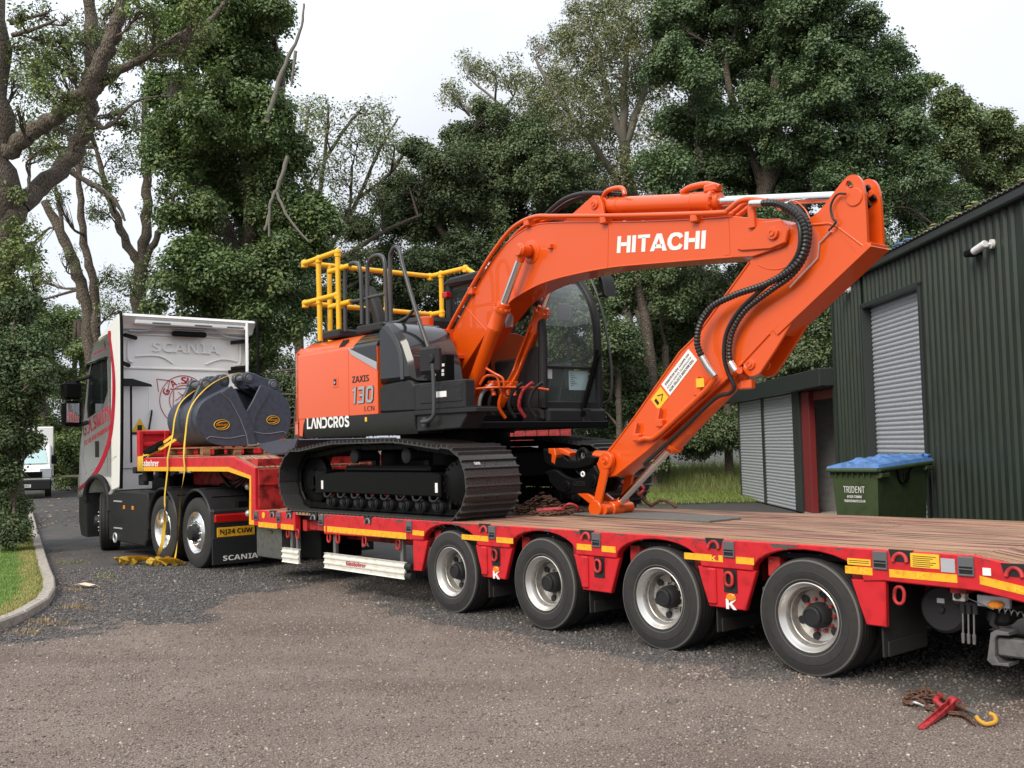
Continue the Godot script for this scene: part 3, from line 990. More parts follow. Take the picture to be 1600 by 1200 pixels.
func make_track(T: Node3D, z0: float, z1: float):
	var path := track_path()
	var total := 0.0
	for i in path.size() - 1:
		total += path[i].distance_to(path[i + 1])
	var m := int(round(total / 0.171))
	var pitch := total / m
	var H := holder("track", T)
	# one shoe: a plate with two raised bars, bolt heads in the middle
	var b := MB.new()
	var w := z1 - z0
	b.prism(pts2([-0.082, 0.0, 0.088, 0.0, 0.094, 0.008, 0.088, 0.012, 0.058, 0.014, 0.052, 0.044, 0.038, 0.044, 0.032, 0.014, -0.032, 0.014, -0.038, 0.044, -0.052, 0.044, -0.058, 0.014, -0.088, 0.012]), -w / 2, w / 2)
	for s in [-0.075, 0.075]:
		for x in [-0.014, 0.014]:
			b.box(V(x * 0.6, 0.016, s), V(0.014, 0.012, 0.02), 0.003)
	var sm := b.mesh()
	var band := MB.new()
	var at := 0.0
	var seg := 0
	var acc := 0.0
	for k in m:
		var want := (k + 0.35) * pitch
		while acc + path[seg].distance_to(path[seg + 1]) < want:
			acc += path[seg].distance_to(path[seg + 1])
			seg += 1
		var d: Vector2 = (path[seg + 1] - path[seg]).normalized()
		var q: Vector2 = path[seg] + d * (want - acc)
		var o := MeshInstance3D.new()
		o.name = "track_shoe" if k == 0 else "track_shoe_%03d" % k
		o.mesh = sm
		o.material_override = M.steel_dark
		# inside of the loop is to the left of the way round, so the bars point to the right
		o.transform = Transform3D(Basis(V(-d.x, -d.y, 0), V(d.y, -d.x, 0), V(0, 0, 1)), V(q.x, q.y, (z0 + z1) / 2) - org[T])
		H.add_child(o, true)
		band.xf = Transform3D(Basis(V(d.x, d.y, 0), V(-d.y, d.x, 0), V(0, 0, 1)), V(q.x, q.y, (z0 + z1) / 2))
		for s in [-0.09, 0.09]:
			band.box(V(0, 0.045, s), V(0.165, 0.075, 0.035), 0.012)
		band.cyl(V(0.085, 0.05, -0.11), V(0.085, 0.05, 0.11), 0.03, 8)
	band.xf = Transform3D.IDENTITY
	part(band, "track_chain", M.black, H, "stuff")
	# frame with rollers, idler and final drive
	var near := z0 > -1.2
	var zf := z1 - 0.13 if near else z0 + 0.13
	var zc := (z0 + z1) / 2
	b = MB.new()
	b.prism(pts2([-11.02, 1.13, -8.6, 1.13, -8.6, 1.36, -8.72, 1.38, -10.6, 1.38, -11.02, 1.35]), minf(zf, zc - 0.1), maxf(zf, zc + 0.1), 0.012)
	b.bb(V(-10.6, 1.37, zc - 0.14), V(-8.9, 1.45, zc + 0.14), 0.03)
	b.bb(V(-11.25, 1.1, zc - 0.14), V(-11.0, 1.4, zc + 0.16), 0.02)
	b.bb(V(-11.4, 1.18, zc - 0.1), V(-10.9, 1.34, zc + 0.1), 0.02)
	part(b, "track_frame", M.black, H)
	b = MB.new()
	for x in [-10.96, -8.66]:
		b.bb(V(x - 0.022, 1.175, zf - 0.001), V(x + 0.022, 1.275, zf + 0.003))
	part(b, "frame_plate", M.white_print, H, "stuff")
	for k in 8:
		b = MB.new()
		var x := -10.85 + k * 0.305
		b.lathe(V(x, 1.03, zc), V(0, 0, 1), [Vector2(0, -0.2), Vector2(0.05, -0.2), Vector2(0.05, -0.17), Vector2(0.075, -0.16), Vector2(0.075, -0.08), Vector2(0.095, -0.07), Vector2(0.095, -0.055), Vector2(0.07, -0.05), Vector2(0.07, 0.05), Vector2(0.095, 0.055), Vector2(0.095, 0.07), Vector2(0.075, 0.08), Vector2(0.075, 0.16), Vector2(0.05, 0.17), Vector2(0.05, 0.2), Vector2(0, 0.2)], 18)
		b.cyl(V(x, 1.03, zc - 0.215), V(x, 1.03, zc + 0.215), 0.035, 12)
		b.ring(V(x, 1.03, zc + 0.17), V(0, 0, 1), 0.055, 0.012, 16, 6)
		b.tube(smooth([V(x - 0.09, 1.13, zc + 0.2), V(x - 0.05, 1.09, zc + 0.22), V(x + 0.03, 1.085, zc + 0.22), V(x + 0.07, 1.13, zc + 0.2)], 4), 0.014, 6)
		part(b, "track_roller", M.plastic, H)
	for x in [-10.35, -9.3]:
		b = MB.new()
		b.lathe(V(x, 1.56, zc), V(0, 0, 1), [Vector2(0, -0.16), Vector2(0.06, -0.16), Vector2(0.06, 0.1), Vector2(0.085, 0.11), Vector2(0.085, 0.15), Vector2(0.05, 0.17), Vector2(0, 0.17)], 18)
		b.bb(V(x - 0.04, 1.4, zc - 0.18), V(x + 0.04, 1.58, zc - 0.12))
		part(b, "carrier_roller", M.plastic, H)
	b = MB.new()
	b.lathe(V(-11.43, 1.273, zc), V(0, 0, 1), [Vector2(0, -0.09), Vector2(0.12, -0.09), Vector2(0.14, -0.05), Vector2(0.28, -0.05), Vector2(0.3, -0.04), Vector2(0.3, 0.04), Vector2(0.28, 0.05), Vector2(0.14, 0.05), Vector2(0.12, 0.1), Vector2(0, 0.1)], 28)
	part(b, "idler", M.black, H)
	b = MB.new()
	var dz := 1.0 if near else -1.0
	b.lathe(V(-8.37, 1.273, zc), V(0, 0, dz), [Vector2(0, -0.2), Vector2(0.25, -0.2), Vector2(0.25, -0.03), Vector2(0.3, -0.02), Vector2(0.3, 0.02), Vector2(0.235, 0.03), Vector2(0.225, 0.17), Vector2(0.21, 0.18), Vector2(0, 0.18)], 32)
	for k in 16:
		var t := TAU * k / 16
		var c := V(-8.37 + 0.2 * cos(t), 1.273 + 0.2 * sin(t), zc + dz * 0.18)
		b.cyl(c, c + V(0, 0, dz * 0.012), 0.014, 6)
	part(b, "final_drive", M.black, H)

func smooth(a: Array, m := 6) -> Array:
	# Catmull-Rom through the points
	var r := []
	for i in a.size() - 1:
		var p0 = a[maxi(i - 1, 0)]
		var p1 = a[i]
		var p2 = a[i + 1]
		var p3 = a[mini(i + 2, a.size() - 1)]
		for k in m:
			var t := float(k) / m
			r.append(0.5 * (2.0 * p1 + (p2 - p0) * t + (2.0 * p0 - 5.0 * p1 + 4.0 * p2 - p3) * t * t + (3.0 * p1 - p0 - 3.0 * p2 + p3) * t * t * t))
	r.append(a[-1])
	return r

func xyz(a: Array, z: float) -> Array:
	var r := []
	for i in range(0, a.size(), 2):
		r.append(V(a[i], a[i + 1], z))
	return r

func ram(T: Node3D, called: String, foot: Vector3, gland: Vector3, eye: Vector3, R: float, r: float, ear := 0.06):
	var H := holder(called, T)
	var d := (gland - foot).normalized()
	var b := MB.new()
	b.lathe(foot, d, [Vector2(0, 0.06), Vector2(R * 0.75, 0.07), Vector2(R, 0.1), Vector2(R, 0.2), Vector2(R * 1.06, 0.205), Vector2(R * 1.06, 0.23), Vector2(R, 0.235), Vector2(R, foot.distance_to(gland) - 0.3), Vector2(R * 1.1, foot.distance_to(gland) - 0.27), Vector2(R * 1.1, foot.distance_to(gland) - 0.255), Vector2(R * 1.06, foot.distance_to(gland) - 0.25), Vector2(R * 1.08, foot.distance_to(gland) - 0.05), Vector2(R * 1.28, foot.distance_to(gland) - 0.045), Vector2(R * 1.28, foot.distance_to(gland) - 0.01), Vector2(R * 0.9, foot.distance_to(gland)), Vector2(R * 0.86, foot.distance_to(gland) + 0.045), Vector2(r, foot.distance_to(gland) + 0.05)], 28)
	b.cyl(foot - V(0, 0, ear), foot + V(0, 0, ear), R * 1.05, 20, -1.0, 0.008)
	var u := d.cross(V(0, 0, 1)).normalized()
	for k in 10:
		var t := TAU * k / 10
		var q := gland + (u * cos(t) + V(0, 0, 1) * sin(t)) * R * 1.12 - d * 0.012
		b.cyl(q, q + d * 0.02, 0.012, 6)
	part(b, "barrel", M.orange, H)
	b = MB.new()
	b.cyl(gland, eye, r, 20)
	part(b, "rod", M.chrome, H)
	b = MB.new()
	b.cyl(eye - V(0, 0, ear), eye + V(0, 0, ear), r * 1.75, 22, -1.0, 0.008)
	b.cyl(eye - d * r * 3.2, eye, r * 1.25, 16)
	part(b, "rod_eye", M.orange, H)

func boss(b: MB, c: Vector3, r: float, h: float):
	b.lathe(c, V(0, 0, 1), [Vector2(r, -0.01), Vector2(r, h - 0.006), Vector2(r - 0.006, h), Vector2(r * 0.5, h), Vector2(r * 0.48, h + 0.012), Vector2(0.02, h + 0.013), Vector2(0.018, h + 0.006), Vector2(0, h + 0.006)], 28)

func ribbed(pts: Array, r: float) -> Array:
	# even steps along a smooth line, radius swinging between ridge and groove
	var fine := smooth(pts, 24)
	var out := []
	var rad := []
	var step := 0.0165
	var left := 0.0
	var n := 0
	for i in fine.size() - 1:
		var l: float = fine[i].distance_to(fine[i + 1])
		var s := left
		while s < l:
			out.append(fine[i].lerp(fine[i + 1], s / l))
			rad.append(r if n % 2 == 0 else r * 0.74)
			n += 1
			s += step
		left = s - l
	return [out, rad]

func excavator():
	var E := thing("excavator", V(-9.9, 0.9, -1.35), "large glossy orange tracked excavator on the red trailer, its arm resting on the deck", "excavator")
	var b := MB.new()
	make_track(E, -0.71, -0.01)
	make_track(E, -2.7, -2.0)
	text("508", V(-8.03, 1.475, -0.18), 0.075, 0.032, M.shoe_number, E, "shoe_number", Basis(V(0, 0, -1), V(-0.55, 0.83, 0), V(0.83, 0.55, 0)))
	b = MB.new()
	b.prism(pts2([-10.5, 1.2, -9.2, 1.2, -8.75, 1.3, -8.75, 1.55, -9.3, 1.62, -10.5, 1.62]), -2.05, -0.66, 0.03)
	b.bb(V(-10.3, 1.0, -1.8), V(-9.1, 1.3, -0.9), 0.05)
	part(b, "undercarriage", M.black, E)
	b = MB.new()
	b.cyl(V(-9.9, 1.6, -1.35), V(-9.9, 1.82, -1.35), 0.66, 48)
	for k in 40:
		var t := TAU * k / 40
		b.cyl(V(-9.9 + 0.7 * cos(t), 1.79, -1.35 + 0.7 * sin(t)), V(-9.9 + 0.7 * cos(t), 1.815, -1.35 + 0.7 * sin(t)), 0.018, 6)
	part(b, "slew_ring", M.black, E)
	# upper frame
	b = MB.new()
	b.bb(V(-11.5, 1.82, -2.5), V(-8.45, 1.9, -0.2), 0.01)
	b.bb(V(-9.5, 1.88, -1.78), V(-8.95, 2.0, -0.95), 0.02)
	for z in [-1.03, -1.64]:
		b.prism(pts2([-10.3, 1.88, -9.15, 1.88, -9.15, 2.1, -9.3, 2.22, -9.7, 2.45, -10.3, 2.6]), z - 0.035, z + 0.035, 0.008)
	part(b, "upper_frame", M.black, E)
	# counterweight, drawn in plan
	b = MB.new()
	b.xf = Transform3D(PLAN, Vector3.ZERO)
	b.prism(pts2([-11.5, 0.13, -11.6, 0.155, -11.67, 0.22, -11.76, 0.5, -11.88, 0.9, -11.93, 1.35, -11.88, 1.8, -11.76, 2.2, -11.67, 2.48, -11.6, 2.54, -11.5, 2.57]), 1.84, 2.92, 0.07)
	part(b, "counterweight", M.orange, E)
	b = MB.new()
	b.xf = Transform3D(PLAN, Vector3.ZERO)
	b.prism(pts2([-11.5, 0.122, -11.62, 0.15, -11.68, 0.22, -11.78, 0.5, -11.9, 0.9, -11.95, 1.35, -11.9, 1.8, -11.5, 2.57]), 1.81, 2.02, 0.03)
	part(b, "counterweight_foot", M.orange, E)
	# engine cover: sections across, pulled along
	var sec := pts2([0.125, 2.03, 0.125, 2.79, 0.13, 2.815, 0.17, 2.86, 0.25, 2.93, 0.33, 2.97, 0.45, 2.995, 0.8, 3.02, 1.3, 3.03, 2.2, 3.03, 2.5, 2.95, 2.57, 2.8, 2.57, 2.03])
	for s in [[-11.49, -10.312, "side_door", "orange"], [-10.305, -9.705, "side_panel", "orange"]]:
		b = MB.new()
		b.xf = Transform3D(ACROSS, Vector3.ZERO)
		b.prism(sec, s[0], s[1], 0.006, 40)
		part(b, s[2], M[s[3]], E)
	b = MB.new()
	for k in 4:
		var x := -10.545 + k * 0.035
		b.xf = Transform3D(Basis(V(1, 0, 0), V(0.25, 0.8, -0.6), V(0, 0.6, 0.8)).orthonormalized(), V(x, 2.885, -0.187))
		b.box(V(0, 0, 0), V(0.012, 0.11, 0.02))
	b.xf = Transform3D.IDENTITY
	part(b, "air_slot_shade", M.black_print_and_shade, E, "stuff")  # black bars, the shade inside the slots given as colour
	b = MB.new()
	b.bb(V(-10.66, 2.37, -0.13), V(-10.53, 2.5, -0.121), 0.003)
	part(b, "door_latch", M.orange, E)
	b = MB.new()
	b.bb(V(-10.625, 2.4, -0.122), V(-10.575, 2.47, -0.117))
	part(b, "latch_recess_shade", M.black_print_and_shade, E)  # raised black plate, recess drawn by painted shade alone
	b = MB.new()
	b.cyl(V(-10.6, 2.43, -0.12), V(-10.6, 2.43, -0.113), 0.014, 12)
	part(b, "lock", M.alloy, E)
	# black and silver wedge on the side panel
	b = MB.new()
	b.prism(pts2([-10.285, 2.8, -9.71, 2.8, -9.71, 2.6, -9.78, 2.6]), -0.13, -0.1195, 0.002)
	part(b, "black_wedge", M.gloss_black, E)
	b = MB.new()
	b.prism(pts2([-10.295, 2.81, -9.705, 2.605, -9.705, 2.52, -10.24, 2.735]), -0.13, -0.117, 0.002)
	part(b, "silver_wedge", M.silver_print, E)
	b = MB.new()
	b.xf = Transform3D(ACROSS, Vector3.ZERO)
	b.prism(pts2([0.12, 2.79, 0.126, 2.818, 0.166, 2.864, 0.247, 2.935, 0.328, 2.975, 0.45, 3.0, 1.0, 3.028, 1.0, 2.9]), -10.2, -9.7, 0.003, 40)
	part(b, "hood_cap", M.gloss_black, E)
	# front fairing, glossy, bulging
	b = MB.new()
	b.prism(pts2([-9.695, 2.36, -9.695, 2.97, -9.6, 3.03, -9.45, 3.02, -9.3, 2.93, -9.17, 2.78, -9.07, 2.58, -9.02, 2.36]), -0.85, -0.125, 0.05)
	part(b, "fairing", M.gloss_black, E)
	b = MB.new()
	b.prism(smooth([Vector2(-9.6, 2.99), Vector2(-9.42, 2.86), Vector2(-9.28, 2.66), Vector2(-9.245, 2.38)], 5) + smooth([Vector2(-9.19, 2.38), Vector2(-9.2, 2.62), Vector2(-9.3, 2.83), Vector2(-9.46, 2.99)], 5), -0.14, -0.118, 0.002)
	part(b, "fairing_band", M.tube_grey, E)
	b = MB.new()
	b.prism(pts2([-9.68, 2.04, -9.68, 2.31, -9.62, 2.345, -9.12, 2.37, -9.06, 2.355, -9.0, 2.3, -8.995, 2.03]), -0.9, -0.128, 0.02)
	part(b, "lower_door", M.panel, E)
	b = MB.new()
	b.bb(V(-9.0, 2.03, -0.27), V(-8.14, 2.32, -0.13), 0.015)
	b.bb(V(-8.9, 2.1, -0.14), V(-8.18, 2.29, -0.122), 0.006)
	part(b, "tool_box", M.panel, E)
	b = MB.new()
	b.bb(V(-8.62, 2.235, -0.123), V(-8.47, 2.265, -0.119))
	b.bb(V(-8.36, 2.25, -0.123), V(-8.2, 2.27, -0.119))
	for k in 2:
		b.bb(V(-8.27, 2.19 - k * 0.035, -0.123), V(-8.2, 2.215 - k * 0.035, -0.119))
	part(b, "vent", M.black_print_and_shade, E, "stuff")
	b = MB.new()
	b.bb(V(-8.6, 2.155, -0.123), V(-8.43, 2.215, -0.118))
	part(b, "label_plate", M.white_print, E)
	b = MB.new()
	b.bb(V(-9.1, 2.3, -0.55), V(-8.84, 2.64, -0.42), 0.01)
	b.bb(V(-9.95, 2.6, -1.1), V(-9.62, 2.98, -0.6), 0.02)
	part(b, "inner_box", M.black, E)
	b = MB.new()
	for s in [[-9.04, 2.53], [-9.03, 2.48], [-9.03, 2.43], [-8.87, 2.52], [-8.88, 2.46], [-8.88, 2.42]]:
		b.bb(V(s[0] - 0.02, s[1] - 0.015, -0.42), V(s[0] + 0.02, s[1] + 0.015, -0.416))
	part(b, "small_sticker", M.white_print, E, "stuff")
	# skirt: a curved band, drawn across
	b = MB.new()
	b.xf = Transform3D(ACROSS, Vector3.ZERO)
	b.prism(pts2([0.16, 1.79, 0.135, 1.84, 0.122, 1.92, 0.122, 2.025, 0.14, 2.035, 0.5, 2.035, 0.5, 1.79]), -11.47, -9.0, 0.006, 40)
	part(b, "skirt", M.panel, E)
	b = MB.new()
	b.prism(pts2([-9.0, 1.81, -8.25, 1.83, -8.14, 1.95, -8.14, 2.03, -9.0, 2.03]), -0.4, -0.145, 0.01)
	part(b, "step_box", M.panel, E)
	b = MB.new()
	b.bb(V(-8.99, 1.985, -0.4), V(-7.95, 2.03, -0.115), 0.006)
	for k in 32:
		b.bb(V(-8.97 + k * 0.0315, 2.03, -0.39), V(-8.955 + k * 0.0315, 2.042, -0.118))
	part(b, "tread_plate", M.plastic, E)
	b = MB.new()
	b.prism(pts2([-11.46, 2.025, -11.31, 2.022, -11.36, 1.95, -11.385, 1.81, -11.46, 1.82]), -0.125, -0.117, 0.002)
	part(b, "corner_cap", M.orange, E)
	block_text("LVNDCROS", V(-10.785, 1.965, -0.121), 0.97, 0.13, M.white_print, E, Basis.IDENTITY, 0.2)
	text("ZAXIS", V(-10.05, 2.44, -0.1235), 0.35, 0.075, M.black_print_and_shade, E, "lettering", Basis.IDENTITY, 900, true)
	block_text("130", V(-10.0, 2.252, -0.1245), 0.43, 0.195, M.black_print_and_shade, E, Basis.IDENTITY, 0.27, 0.12, 0.2)
	block_text("130", V(-10.002, 2.255, -0.121), 0.43, 0.19, M.silver_print, E, Basis.IDENTITY, 0.17, 0.12, 0.2)
	text("LCN", V(-9.875, 2.095, -0.1235), 0.2, 0.055, M.black_print_and_shade, E, "lettering", Basis.IDENTITY, 500, true)
	b = MB.new()
	b.bb(V(-9.965, 1.95, -0.123), V(-9.925, 2.0, -0.119))
	part(b, "warning_label", M.yellow_label, E)
	# rail and mirror by the tool box
	b = MB.new()
	b.tube(smooth([V(-8.78, 1.91, -0.13), V(-8.78, 1.91, -0.06), V(-8.66, 1.915, -0.05), V(-8.57, 1.96, -0.05), V(-8.55, 2.05, -0.05), V(-8.55, 2.3, -0.05), V(-8.56, 2.5, -0.05)], 5), 0.021, 10)
	b.cyl(V(-8.8, 1.91, -0.15), V(-8.8, 1.91, -0.1), 0.05, 16)
	part(b, "hand_rail", M.tube_grey, E)
	b = MB.new()
	b.bb(V(-8.82, 2.4, -0.14), V(-8.49, 2.69, -0.05), 0.035)
	b.cyl(V(-8.57, 2.55, -0.05), V(-8.57, 2.55, -0.02), 0.045, 16, -1.0, 0.006)
	part(b, "mirror", M.plastic, E)
	# top of the engine deck
	b = MB.new()
	b.bb(V(-11.2, 3.0, -0.95), V(-10.8, 3.1, -0.3), 0.02)
	b.bb(V(-10.5, 3.0, -0.9), V(-9.95, 3.1, -0.35), 0.02)
	b.bb(V(-10.6, 3.02, -2.0), V(-10.2, 3.25, -1.1), 0.06)
	part(b, "deck_box", M.panel, E)
	b = MB.new()
	b.cyl(V(-10.05, 3.05, -1.05), V(-10.05, 3.2, -1.05), 0.1, 18, -1.0, 0.01)
	part(b, "filler_cap", M.orange, E)
	b = MB.new()
	b.tube(smooth([V(-11.25, 3.0, -1.2), V(-11.25, 3.25, -1.2), V(-11.35, 3.5, -1.2), V(-11.5, 3.72, -1.2)], 6), 0.085, 14)
	part(b, "exhaust_pipe", M.plastic, E)
	b = MB.new()
	b.bb(V(-9.75, 2.66, -1.62), V(-9.5, 2.72, -1.1), 0.01)
	part(b, "orange_bracket", M.orange, E)
	# dark hand hoops
	for h in [[-10.81, 3.07, -10.8, 3.72, -10.74, 3.85, -10.63, 3.88, -10.52, 3.86, -10.45, 3.76, -10.43, 3.4, -10.43, 3.12], [-10.3, 3.05, -10.3, 3.7, -10.25, 3.85, -10.15, 3.89, -10.02, 3.88, -9.93, 3.78, -9.91, 3.4, -9.9, 3.1], [-9.82, 3.05, -9.82, 3.75, -9.79, 3.88, -9.7, 3.93, -9.62, 3.86, -9.55, 3.66, -9.3, 3.1, -9.09, 2.69]]:
		b = MB.new()
		b.tube(smooth(xyz(h, -0.4), 4), 0.024, 10)
		part(b, "hand_hoop", M.tube_grey, E)
	for h in [[V(-10.8, 3.42, -0.4), V(-10.3, 3.42, -0.43)], [V(-10.29, 3.42, -0.4), V(-9.92, 3.42, -0.4)], [V(-10.05, 3.08, -0.4), V(-9.65, 3.07, -0.4), V(-9.5, 3.1, -0.4), V(-9.33, 3.19, -0.4)]]:
		b = MB.new()
		b.tube(h, 0.02, 10)
		part(b, "cross_rail", M.tube_grey, E)
	for x in [-10.44, -9.92]:
		b = MB.new()
		b.bb(V(x - 0.05, 3.02, -0.47), V(x + 0.05, 3.32, -0.43), 0.01)
		part(b, "rail_bracket", M.plastic, E)
	# yellow edge rails
	var P := []
	for s in [[V(-11.32, 3.0, -0.35), V(-11.34, 4.03, -0.35)], [V(-10.87, 3.05, -0.35), V(-10.88, 4.05, -0.35)], [V(-11.72, 4.03, -0.35), V(-10.88, 4.06, -0.35)], [V(-11.7, 3.52, -0.35), V(-10.9, 3.53, -0.35)], [V(-11.71, 4.04, -0.35), V(-11.7, 4.04, -2.35)], [V(-11.7, 3.52, -0.35), V(-11.7, 3.5, -2.35)], [V(-11.7, 4.04, -2.35), V(-10.9, 4.04, -2.35)], [V(-11.7, 3.5, -2.35), V(-11.44, 3.5, -2.35)], [V(-11.45, 3.2, -2.35), V(-11.45, 4.04, -2.35)], [V(-11.7, 3.0, -1.6), V(-11.7, 4.04, -1.6)], [V(-11.7, 3.0, -0.72), V(-11.7, 4.04, -0.72)], [V(-10.9, 4.04, -2.35), V(-10.6, 3.86, -2.4)], [V(-11.1, 3.84, -0.36), V(-10.68, 3.86, -0.4)], [V(-11.1, 3.4, -0.36), V(-10.68, 3.42, -0.4)]]:
		b = MB.new()
		b.cyl(s[0], s[1], 0.032, 14)
		part(b, "yellow_rail", M.yellow, E)
		P += [s[0], s[1]]
	for c in [V(-11.33, 4.04, -0.35), V(-11.33, 3.52, -0.35), V(-10.88, 4.05, -0.35), V(-10.89, 3.53, -0.35), V(-11.71, 4.04, -0.36), V(-11.7, 3.52, -0.36), V(-11.7, 4.04, -2.34), V(-11.7, 3.5, -2.34), V(-11.45, 3.5, -2.35), V(-11.45, 4.04, -2.35), V(-11.7, 4.04, -1.6), V(-10.9, 4.04, -2.35)]:
		b = MB.new()
		b.sph(c, V(0.045, 0.045, 0.045), 12, 8)
		b.cyl(c - V(0, 0.06, 0), c + V(0, 0.03, 0), 0.041, 14, -1.0, 0.006)
		part(b, "rail_joint", M.yellow, E)
	cab(E)
	boom(E)

func cab(E: Node3D):
	var b := MB.new()
	# profile of the front, from floor to roof
	var fr := smooth([Vector2(-8.66, 2.06), Vector2(-8.645, 2.5), Vector2(-8.65, 3.0), Vector2(-8.74, 3.35), Vector2(-8.97, 3.66)], 5)
	# base
	b = MB.new()
	b.prism(pts2([-10.4, 1.9, -8.7, 1.88, -8.62, 1.93, -8.62, 2.02, -8.68, 2.06, -10.4, 2.1]), -2.6, -1.6, 0.03)
	b.bb(V(-8.7, 1.88, -2.6), V(-8.58, 2.05, -1.66), 0.03)
	b.bb(V(-8.6, 1.885, -2.32), V(-8.565, 2.045, -2.2), 0.006)
	part(b, "cab_base", M.panel, E)
	# pillars: near and far front, rear, and the lower side panel
	for z in [-1.66, -2.54]:
		b = MB.new()
		var q := []
		for p in fr:
			q.append(V(p.x, p.y, z))
		b.tube(q, 0.052, 10)
		b.cyl(V(-10.36, 2.06, z), V(-10.36, 3.66, z), 0.05, 10)
		b.tube([V(-8.97, 3.66, z), V(-9.5, 3.71, z), V(-10.36, 3.68, z)], 0.05, 10)
		b.cyl(V(-9.62, 2.1, z), V(-9.62, 3.68, z), 0.035, 10)
		part(b, "pillar", M.panel, E)
	b = MB.new()
	b.prism(pts2([-10.36, 2.08, -8.72, 2.06, -8.7, 2.75, -8.8, 2.75, -9.1, 2.6, -9.6, 2.42, -10.36, 2.42]), -1.68, -1.63, 0.006)
	b.prism(pts2([-10.36, 2.08, -8.72, 2.06, -8.7, 2.4, -10.36, 2.42]), -2.57, -2.52, 0.006)
	b.bb(V(-10.4, 2.06, -2.56), V(-10.34, 2.9, -1.64), 0.01)
	part(b, "side_panel", M.panel, E)
	b = MB.new()
	b.prism(pts2([-10.42, 3.66, -8.95, 3.63, -8.88, 3.67, -9.0, 3.73, -9.5, 3.78, -10.3, 3.76, -10.42, 3.72]), -2.6, -1.6, 0.03)
	b.bb(V(-10.1, 3.76, -2.4), V(-9.4, 3.81, -1.8), 0.02)
	part(b, "roof", M.panel, E)
	# front bars
	for s in [[-8.65, 2.085, 0.045], [-8.645, 2.525, 0.016], [-8.965, 3.64, 0.04]]:
		b = MB.new()
		b.bb(V(s[0] - 0.03, s[1] - s[2], -2.54), V(s[0] + 0.03, s[1] + s[2], -1.66), 0.008)
		part(b, "front_bar", M.panel, E)
	# glass
	b = MB.new()
	for i in fr.size() - 1:
		if fr[i + 1].y > 2.54:
			var a: Vector2 = fr[i]
			var c: Vector2 = fr[i + 1]
			b.quad(V(a.x, maxf(a.y, 2.54), -1.7), V(a.x, maxf(a.y, 2.54), -2.5), V(c.x, c.y, -2.5), V(c.x, c.y, -1.7))
	part(b, "windscreen", M.glass, E)
	b = MB.new()
	b.quad(V(-8.648, 2.13, -1.7), V(-8.648, 2.13, -2.5), V(-8.643, 2.51, -2.5), V(-8.643, 2.51, -1.7))
	part(b, "lower_windscreen", M.glass, E)
	for z in [-1.65, -2.55]:
		b = MB.new()
		b.quad(V(-9.6, 2.42, z), V(-8.7, 2.6, z), V(-8.95, 3.64, z), V(-9.6, 3.68, z))
		b.quad(V(-10.33, 2.42, z), V(-9.64, 2.42, z), V(-9.64, 3.68, z), V(-10.33, 3.66, z))
		part(b, "side_window", M.side_glass, E)
	b = MB.new()
	b.quad(V(-10.36, 2.9, -1.7), V(-10.36, 2.9, -2.5), V(-10.36, 3.64, -2.5), V(-10.36, 3.64, -1.7))
	part(b, "rear_window", M.glass, E)
	# inside: floor, seat, consoles
	b = MB.new()
	b.bb(V(-10.3, 2.06, -2.5), V(-8.75, 2.12, -1.7))
	b.bb(V(-9.9, 2.12, -2.35), V(-9.3, 2.5, -1.85), 0.05)
	b.bb(V(-9.95, 2.5, -2.32), V(-9.8, 3.25, -1.88), 0.06)
	b.bb(V(-9.92, 3.25, -2.22), V(-9.82, 3.45, -1.98), 0.04)
	b.bb(V(-9.6, 2.3, -1.86), V(-9.0, 2.66, -1.72), 0.03)
	b.bb(V(-9.6, 2.3, -2.48), V(-9.0, 2.62, -2.36), 0.03)
	b.bb(V(-8.95, 2.4, -1.85), V(-8.85, 2.8, -1.7), 0.02)
	for z in [-1.78, -2.42]:
		b.cyl(V(-9.05, 2.6, z), V(-9.0, 2.85, z), 0.018, 10)
		b.sph(V(-9.0, 2.88, z), V(0.03, 0.05, 0.03), 10, 6)
	for z in [-2.0, -2.2]:
		b.cyl(V(-9.0, 2.1, z), V(-8.85, 2.55, z), 0.014, 8)
	part(b, "seat_and_controls", M.interior, E)
	# papers behind the glass, wiper, mirrors
	b = MB.new()
	b.bb(V(-8.664, 2.39, -1.81), V(-8.66, 2.5, -1.71))
	part(b, "notice", M.white_print, E)
	b = MB.new()
	b.bb(V(-8.664, 2.265, -2.385), V(-8.66, 2.49, -2.075))
	part(b, "paper_sheet", M.pale_blue, E)
	b = MB.new()
	for k in 7:
		b.bb(V(-8.659, 2.45 - k * 0.023, -2.14 - 0.03 * (k % 3)), V(-8.657, 2.456 - k * 0.023, -2.1))
	part(b, "paper_print", M.black_print_and_shade, E, "stuff")
	b = MB.new()
	b.bar(V(-8.59, 2.0, -2.19), V(-8.6, 2.74, -2.5), 0.03, 0.03)
	b.bar(V(-8.585, 2.0, -2.23), V(-8.6, 2.7, -2.54), 0.02, 0.02)
	b.cyl(V(-8.62, 1.99, -2.2), V(-8.56, 1.99, -2.2), 0.035, 14)
	part(b, "wiper", M.black, E)
	b = MB.new()
	b.box(V(-8.85, 3.2, -2.2), V(0.04, 0.22, 0.2), 0.02)
	b.cyl(V(-8.85, 3.25, -2.2), V(-8.8, 3.3, -2.5), 0.012, 8)
	part(b, "inside_mirror", M.interior, E)
	b = MB.new()
	b.tube(smooth(xyz([-8.92, 3.7, -8.76, 3.4, -8.64, 2.96, -8.58, 2.57, -8.585, 2.28, -8.66, 2.13, -8.87, 2.11], -2.7), 6), 0.017, 10)
	part(b, "hand_rail", M.tube_grey, E)
	b = MB.new()
	b.prism(smooth([Vector2(-8.71, 3.72), Vector2(-8.64, 3.6), Vector2(-8.6, 3.4)], 5) + [Vector2(-8.66, 3.42), Vector2(-8.72, 3.6)], -2.86, -2.66, 0.012)
